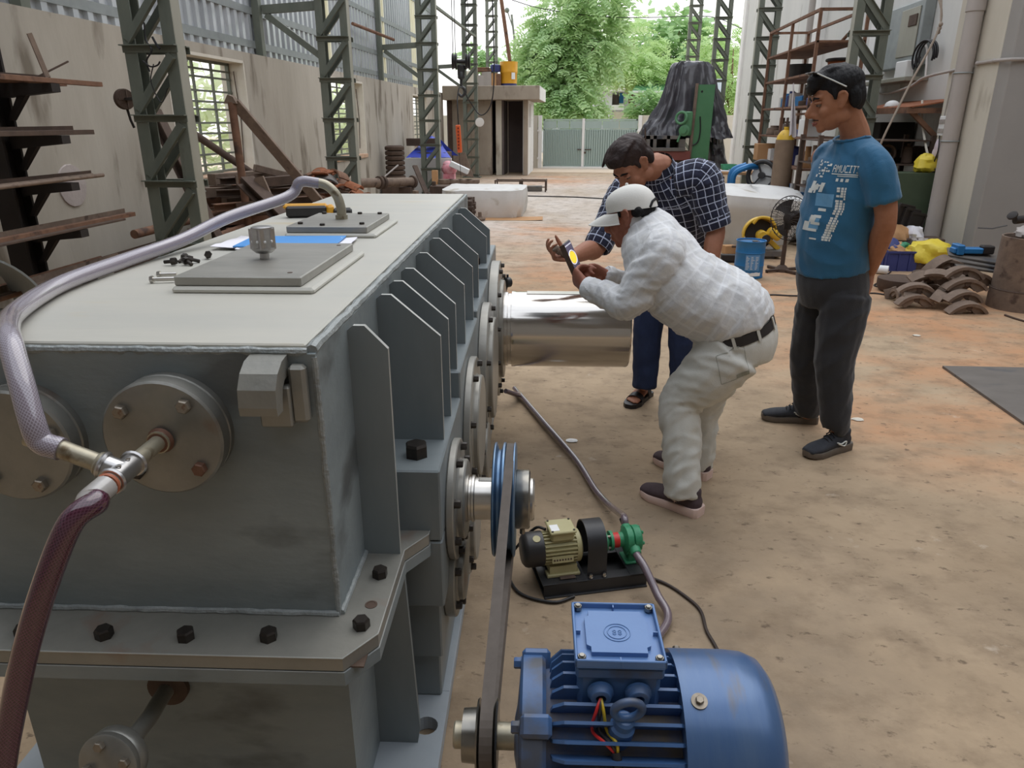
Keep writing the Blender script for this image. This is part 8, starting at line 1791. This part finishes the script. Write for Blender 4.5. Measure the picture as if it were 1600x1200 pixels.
# ================================================================ YARD, HUT, GATE, TREES
m_rust_big = m_iron
hut = thing('concrete_hut', 'small concrete hut with a flat roof slab and a dark doorway left of the gate', 'hut', (-2.9, 23.7, 0))
yf, yb, hx0, hx1, hz = 22.4, 25.0, -4.1, -1.68, 2.1
dx0, dx1 = PY(786,200,yf).x, PY(818,200,yf).x
mb = MB(); mb.box(dx1, hx1, yf, yf+.22, 0, hz, bev=.01); mb.box(hx1-.005-.6, hx1-.6, yf+.22, yf+.3, 0, hz); part('pier', mb, m_concrete, hut)
pm_ = PY(765,200,yf).x
mb = MB(); mb.box(hx0+.1, PY(736,200,yf).x, yf+.02, yf+.2, 0, hz); part('front_wall', mb, m_concrete, hut)
mb = MB(); mb.box(PY(736,200,yf).x, PY(768,200,yf).x, yf-.0, yf+.25, 0, hz, bev=.01); part('pier', mb, m_concrete, hut)
mb = MB(); mb.box(PY(774,200,yf).x, PY(783,200,yf).x, yf+.1, yf+.3, 0, hz, bev=.008); part('door_jamb', mb, m_plaster_r, hut)
mb = MB(); mb.box(PY(701,200,yf).x, PY(707,200,yf).x, yf-.05, yf, 0, hz); part('corner_pipe', mb, m_rust_d, hut)
mb = MB(); mb.box(hx0, hx1, yb-.2, yb, 0, hz); mb.box(hx0, hx0+.15, yf+.2, yb, 0, hz); mb.box(dx0-.12, dx0, yf+.2, yb, 0, hz); mb.box(hx0, hx1, yf+1.5, yf+1.6, 0, hz); part('inner_wall', mb, m_dark_in, hut)
mb = MB()
v0 = [(yf+.22, yf+.5), (yf+.78, yf+.95), (yf+1.23, yb)]
for a, b in v0: mb.box(hx1-.16, hx1, a, b, 0, hz)
for a, b in ((yf+.5, yf+.78), (yf+.95, yf+1.23)): mb.box(hx1-.16, hx1, a, b, 0, 1.35); mb.box(hx1-.16, hx1, a, b, 2.02, hz)
part('side_wall', mb, m_concrete_w, hut)
mb = MB(); mb.box(hx1-.13, hx1-.11, yf+.5, yf+1.23, 1.35, 2.02); part('vent_slot', mb, m_dark_in, hut)
mb = MB(); mb.box(-4.12, -1.32, yf-.35, yb+.2, hz, hz+.38, bev=.015); part('roof_slab', mb, m_concrete, hut); mb = MB(); mb.box(-1.322, -1.312, yf-.34, yb+.19, hz+.01, hz+.37); part('slab_edge', mb, m_concrete_w, hut, 'limewashed end of the roof slab')
rt = hz+.38
t = thing('yellow_bucket', 'amber plastic drum with a dark blue base standing on the hut roof', 'bucket', PY(795,132,23.0)); c = PY(795,132,23.0); c.z = rt
mb = MB(); mb.lathe([(.22,.0),(.23,.02),(.235,.1)], c, (0,0,1), 28); part('base', mb, m_crate, t); mb = MB(); mb.lathe([(.24,.09),(.245,.36),(.26,.38),(.26,.42),(.255,.44),(.265,.68),(.25,.68),(.22,.2),(0,.2)], c, (0,0,1), 32); part('barrel', mb, m_yel_p, t)
mb = curved(c, .268, yaw_to_cam(c)+.3, yaw_to_cam(c)+.75, .2, .38); part('label', mb, m_white, t)
g = random.Random(55)
specs = [(737,.34,.42,m_reveal,'pale tan box on the hut roof behind the fourth column'),(752,.3,.30,m_pvc,'grey carton on the hut roof right of the tan box'),(762,.3,.4,m_pvc,'grey stacked crate in the middle of the hut roof'),(772,.24,.36,m_card,'tan box on the hut roof second from the amber drum'),(779,.14,.34,m_rust,'reddish sack on the hut roof against the amber drum')]
for px_, w_, h, m, lab in specs: p = PY(px_,132,22.9); mb = MB(); mb.xbox(Matrix.Translation((p.x,22.9,rt+h/2)) @ Matrix.Rotation(g.uniform(-.2,.2),4,'Z'), w_, .3, h, .015); mb.xbox(Matrix.Translation((p.x,22.9,rt+h)), w_*.8, .25, .03, .006); solo('roof_box', mb, m, lab, 'box')
mb = MB(); p = PY(762,100,22.9); mb.xbox(Matrix.Translation((p.x-.1,22.9,rt+.44)), .8, .3, .06, .01); mb.xbox(Matrix.Translation((p.x-.2,22.9,rt+.5)), .5, .25, .05, .01); solo('roof_plank', mb, m_rust, 'brown planks laid over the boxes on the hut roof', 'plank')
mb = MB(); p = PY(774,98,22.85); mb.lathe([(.13,0),(.15,.03),(.15,.18),(.11,.2),(0,.2)], (p.x,22.85,rt+.40), (0,0,1), 20); solo('blue_bucket', mb, m_crate, 'pale blue bucket on the boxes beside the amber drum', 'bucket')
mb = MB(); mb.bar(PY(797,98,24), PY(775,-60,24), .16, .1); solo('roof_post', mb, m_rust, 'brown pole slanting up behind the amber drum', 'pole')
# gate
yg = 26.2; gx0 = PY(848,230,yg).x; gx1 = PY(995,230,yg).x; gm = PY(911,230,yg).x; gzt = 1.60
t = thing('yard_gate', 'grey-green double steel gate at the end of the yard', 'gate', ((gx0+gx1)/2, yg, 0))
for a, b in ((gx0, gm), (gm, gx1)):
    lf = MB(); lf.box(a+.02, b-.02, yg, yg+.05, .06, .1); lf.box(a+.02, b-.02, yg, yg+.05, gzt-.05, gzt); lf.box(a+.01, a+.06, yg, yg+.05, .06, gzt); lf.box(b-.06, b-.01, yg, yg+.05, .06, gzt); lf.box(a+.02, b-.02, yg, yg+.05, gzt-.36, gzt-.32); lo = part('gate_leaf', lf, m_gate, t)
    n = 22; w_ = (b-a-.1)/n; sb = MB(); sb.prism([(0,0),(w_*.55,0),(w_*.65,.04),(w_*.95,.04),(w_,0),(w_,.05),(0,.05)], (0,-.03,.1), (1,0,0), (0,1,0), (0,0,gzt-.45)); sm_ = sb.mesh('slat', m_gate)
    for k in range(n): o_ = inst('slat', sm_, lo, (a+.05+w_*k, yg+.01, 0))
    for k in range(3): mb = MB(); q = (b-a-.1)/3; mb.box(a+.05+q*k+.01, a+.05+q*(k+1)-.01, yg+.005, yg+.02, gzt-.31, gzt-.06, bev=.004); part('top_panel', mb, m_gate, lo)
mb = MB(); mb.box(gm-.05, gm+.04, yg-.03, yg, .06, gzt+.02); part('meeting_stile', mb, m_concrete_w, t); mb = MB(); mb.box(gx0-.0, gx1+.1, yg-.08, yg+.1, 0, .055); part('threshold', mb, m_concrete_w, t)
mb = MB(); mb.bar((gm-.2, yg-.05, .62), (gm-.06, yg-.05, .62), .03, .03); mb.bar((gm+.06, yg-.05, .62), (gm+.28, yg-.05, .62), .03, .03); mb.ball((gm+.07, yg-.06, .52), .035, n=8, k=6); part('bolt_latch', mb, m_rust_d, t)
mb = MB(); mb.box(gx1, gx1+.12, yg-.1, yg+.15, 0, gzt+.1); mb.box(gx0-.14, gx0-.02, yg-.1, yg+.15, 0, gzt+.1); solo('gate_post', mb, m_concrete_w, 'white posts either side of the grey-green gate', 'post') if False else None
for x, lab in ((gx1+.07,'white gate post on the right of the gate'),(gx0-.1,'white gate post between hut and gate')): mb = MB(); mb.box(x-.06, x+.06, yg-.05, yg+.15, 0, gzt+.12); mb.box(x-.09, x+.0, yg-.08, yg-.05, .3, .36); mb.box(x-.09, x+.0, yg-.08, yg-.05, 1.2, 1.26); solo('gate_post', mb, m_concrete_w, lab, 'post')
mb = MB(); mb.box(gx1+.14, 9, yg, yg+.15, 0, 1.72); solo('yard_wall', mb, m_plaster_r, 'pale boundary wall right of the gate, behind the black tarpaulin', 'wall'); mb = MB(); mb.box(-12, gx0-.18, yg, yg+.15, 0, 1.72); solo('yard_wall', mb, m_plaster_r, 'pale boundary wall behind the concrete hut', 'wall')
mb = MB(); mb.box(4.1, 4.35, 25.5, 25.6, 0, 2.8); solo('pale_board', mb, mat('pale_blue_board', (206,220,230), rough=.6), 'pale blue board standing beyond the end of the right wall', 'board')
# houses beyond
h1 = thing('far_house', 'pale grey house beyond the gate with a dark balcony opening', 'building', (2.9, 40, 0)); Yh = 40
a = PY(935,120,Yh); b = PY(985,120,Yh); c = PY(960,188,Yh)
mb = MB(); mb.box(PY(838,120,Yh).x, PY(958,120,Yh).x, Yh, Yh+6, 0, PY(940,122,Yh).z); part('wall', mb, mat('pale_grey_render', (206,210,216), (220,222,226), 2, rough=.9), h1)
mb = MB(); mb.box(PY(958,120,Yh).x, PY(1010,120,Yh).x, Yh+1.5, Yh+6, 0, PY(970,140,Yh).z); part('wall', mb, MATS['pale_grey_render'], h1)
mb = MB(); mb.box(PY(940,120,Yh).x, PY(988,120,Yh).x, Yh-.4, Yh+1.8, PY(960,143,Yh).z, PY(960,126,Yh).z); part('balcony_roof', mb, m_white, h1)
mb = MB(); mb.box(PY(958,120,Yh).x, PY(977,120,Yh).x, Yh-.2, Yh+1.5, PY(968,172,Yh).z, PY(968,164,Yh).z); part('balcony_rail', mb, m_white, h1)
mb = MB(); mb.box(PY(960,120,Yh).x, PY(971,120,Yh).x, Yh+1.45, Yh+1.52, PY(968,166,Yh).z, PY(968,146,Yh).z); part('window', mb, m_dark_in, h1)
mb = MB(); mb.box(PY(971,120,Yh).x, PY(978,120,Yh).x, Yh+1.4, Yh+1.52, PY(968,160,Yh).z, PY(968,144,Yh).z); part('shutter', mb, m_drum_blue, h1)
mb = MB(); mb.box(PY(958,180,Yh).x, PY(1000,180,Yh).x, Yh-1, Yh-.8, 0, PY(960,175,Yh).z); part('garden_wall', mb, m_plaster_r, h1)
h2 = thing('green_shed', 'open shed roofed with green sheeting beyond the gate, left of the black tarpaulin', 'shed', (5.0, 33, 0)); Ys = 33
a, b = PY(988,142,Ys), PY(1050,142,Ys)
mb = MB(); n = 16
for k in range(n): x = a.x+(b.x-a.x)*k/n; mb.add([Vector((x,Ys,a.z)), Vector((x+(b.x-a.x)/n,Ys,a.z-.02*(k % 2))), Vector((x+(b.x-a.x)/n+.5,Ys+2.6,PY(1010,122,Ys).z+.2)), Vector((x+.5,Ys+2.6,PY(1010,122,Ys).z+.2))], [(0,1,2,3)])
mb.box(a.x+.5, b.x+.5, Ys+2.55, Ys+2.65, PY(1010,122,Ys).z+.2, PY(1010,119,Ys).z+.3); part('roof_sheet', mb, m_machine_green, h2)
mb = MB(); mb.bar((a.x,Ys,a.z-.03), (b.x,Ys,a.z-.03), .05, .08); part('eaves_bar', mb, m_white, h2)
for x in (a.x+.1, (a.x+b.x)/2, b.x): mb = MB(); mb.box(x-.04, x+.04, Ys, Ys+.08, 0, a.z-.05); part('post', mb, m_column, h2)
mb = MB(); mb.box(PY(832,120,45).x, PY(864,120,45).x, 45, 50, 0, PY(840,112,45).z); solo('far_shed', mb, m_concrete_w, 'white flat roofed shed far behind the trees over the hut roof', 'building')
# trees
def tree(nm, lab, bx_, by_, blobs, m, npts, leaf, seed, trunk_h, frond=True, group=None):
    g = random.Random(seed); t = thing(nm, lab, 'tree', (bx_, by_, 0), 'W', group)
    mb = MB(); top = Vector((bx_+g.uniform(-.2,.2), by_, trunk_h)); mb.tube(catmull([(bx_, by_, 0), (bx_+.1, by_, trunk_h*.35), (bx_-.05, by_+.1, trunk_h*.7), top], 4), [.15-.011*i for i in range(13)], 8)
    for (c, r) in blobs: mb.tube([Vector((bx_, by_, min(trunk_h*.6, c[2]*.5))), Vector(c).lerp(Vector((bx_,by_,trunk_h*.5)), .35), Vector(c)], [.06,.045,.02], 6)
    part('trunk', mb, m_bark, t)
    nV = []; F = []; tot = sum(r[0]*r[1]+r[2]*r[0] for c, r in blobs)
    for c, r in blobs:
        for k in range(int(npts*(r[0]*r[1]+r[2]*r[0])/tot)):
            v = Vector((g.gauss(0,1), g.gauss(0,1), g.gauss(0,1))); v.normalize(); q = v*(g.random()**.33)*g.uniform(.75,1.08)
            if noise.noise(Vector((q.x*2.4+seed+c[0], q.y*2.4, q.z*2.4+c[2]))) < .05: continue
            p = Vector(c)+Vector((q.x*r[0], q.y*r[1], q.z*r[2])); d = (Vector((q.x, q.y, q.z*.4-.15))+Vector((g.uniform(-.5,.5), g.uniform(-.5,.5), g.uniform(-.4,.3)))).normalized()
            t_, s_, n_ = frame(d); roll = g.uniform(-.7,.7); s2 = s_*math.cos(roll)+n_*math.sin(roll); L = leaf*g.uniform(.7,1.3); s2, up_ = (n_*math.cos(roll)+s_*math.sin(roll), s_)
            b = len(nV)
            if frond:      # a drooping frond with paired leaflets
                for i in range(5):
                    f0 = i/5; p0 = p+d*L*f0-Vector((0,0,.28*L*f0*f0)); w_ = L*.24*math.sin(math.pi*(.2+.7*f0)); b = len(nV)
                    nV += [p0, p0+d*L*.10+s2*w_, p0+d*L*.22+s2*w_*.9-Vector((0,0,.03)), p0+d*L*.13]; F.append((b,b+1,b+2,b+3)); b = len(nV)
                    nV += [p0, p0+d*L*.10-s2*w_, p0+d*L*.22-s2*w_*.9-Vector((0,0,.03)), p0+d*L*.13]; F.append((b,b+1,b+2,b+3))
            else: nV += [p, p+d*L*.5+s2*L*.32, p+d*L, p+d*L*.5-s2*L*.32]; F.append((b,b+1,b+2,b+3))
    me = D.meshes.new('foliage'); off = BASE[t.name]; me.from_pydata([v-off for v in nV], [], F); me.materials.append(m); me.update(); o = link('foliage', me, t); o['kind'] = 'stuff'; return t
def at(px_, py_, y_): p = PY(px_, py_, y_); return (p.x, p.y, p.z)
B = lambda px_, py_, y_, r: (at(px_, py_, y_), r)
tree('feathery_tree', 'tall feathery green tree over the middle of the gate', at(888,190,30)[0], 30, [B(905,25,30,(1.6,1.3,1.4)), B(880,70,30,(1.5,1.3,1.2)), B(930,72,30,(1.5,1.3,.9)), B(885,118,30,(1.6,1.3,1.0)), B(922,95,30.5,(.9,1.0,.8)), B(865,45,30.5,(1.0,1.0,1.1)), B(925,-20,30,(1.4,1.3,1.3)), B(890,158,29.6,(1.5,1.2,.8)), B(890,172,29.4,(.9,.9,.5)), B(862,150,30,(.9,.9,.7))], m_leaf1, 6200, .62, 3, 6.0)
tree('broad_tree', 'rounded lighter green tree behind the green shed roof', at(1050,190,42)[0], 42, [B(1045,55,42,(2.4,2,1.7)), B(1075,85,42,(2.2,2,1.6)), B(1030,95,42,(2.0,1.8,1.4)), B(1095,120,42,(1.8,1.7,1.5)), B(1060,130,41.5,(2.2,1.8,1.2))], m_leaf2, 5200, .55, 5, 6, frond=False)
tree('lime_tree', 'yellow-green tree in front of the far houses, right of the tall feathery one', at(985,190,36)[0], 36, [B(985,70,37,(1.5,1.5,1.3)), B(1000,108,35,(1.6,1.3,.8)), B(968,95,36,(1.3,1.3,1.0)), B(1020,112,35,(1.2,1.1,.7))], m_leaf3, 3000, .5, 9, 5)
tree('low_shrub_tree', 'low dark green bush under the green shed roof', at(1000,190,32)[0], 32, [B(1012,166,31.5,(1.0,.8,.75)), B(1008,178,31.5,(.7,.7,.55)), B(1022,172,31.5,(.7,.7,.6))], m_leaf2, 2200, .3, 12, 1.2, frond=False)
tree('slim_tree', 'slim pale tree left of the tall feathery one, over the hut roof corner', at(835,190,31)[0], 31, [B(830,82,31,(.8,.8,.7)), B(826,110,31,(.8,.8,.7)), B(845,125,31,(.9,.8,.6)), B(858,170,29,(.6,.6,.4))], m_leaf1, 1500, .5, 15, 4.4)
tree('right_tree', 'bright green tree seen between the black tarpaulin and the end of the right wall', at(1140,190,34)[0], 34, [B(1135,120,34,(1.3,1.2,1.2)), B(1120,75,36,(1.3,1.2,1.1)), B(1146,150,34,(1.0,1.0,.9)), B(1110,100,38,(1.5,1.3,1.2))], m_leaf3, 2600, .5, 18, 4.4)
tree('hidden_tree', 'dark green tree top behind the hut roof boxes', at(745,190,36)[0], 36, [B(742,92,36,(.8,.8,.5)), B(760,95,36,(.6,.6,.5))], m_leaf2, 700, .4, 19, 4.4, frond=False)
c = at(801,30,38); mb = MB(); mb.tube([(c[0], 38, 0), (c[0]+.1, 38, c[2]-1.0), (c[0]-.05, 38, c[2]+.2)], .05, 8); mb.tube([(c[0]+.06,38,c[2]-.5), (c[0]-.25,38,c[2]+.35)], .03, 6); mb.ball((c[0]-.27,38,c[2]+.38), .12, n=10, k=6); solo('street_lamp', mb, m_column, 'slim street lamp far off above the amber drum', 'street lamp')
mb = MB(); P = [PY(800,0,29), PY(840,12,29), PY(900,22,29), PY(960,27,29), PY(1030,27,29), PY(1110,26,29), PY(1160,45,29)]; mb.tube(catmull(P, 5), .014, 5); solo('power_line', mb, m_wire, 'overhead wire strung across the trees', 'wire')
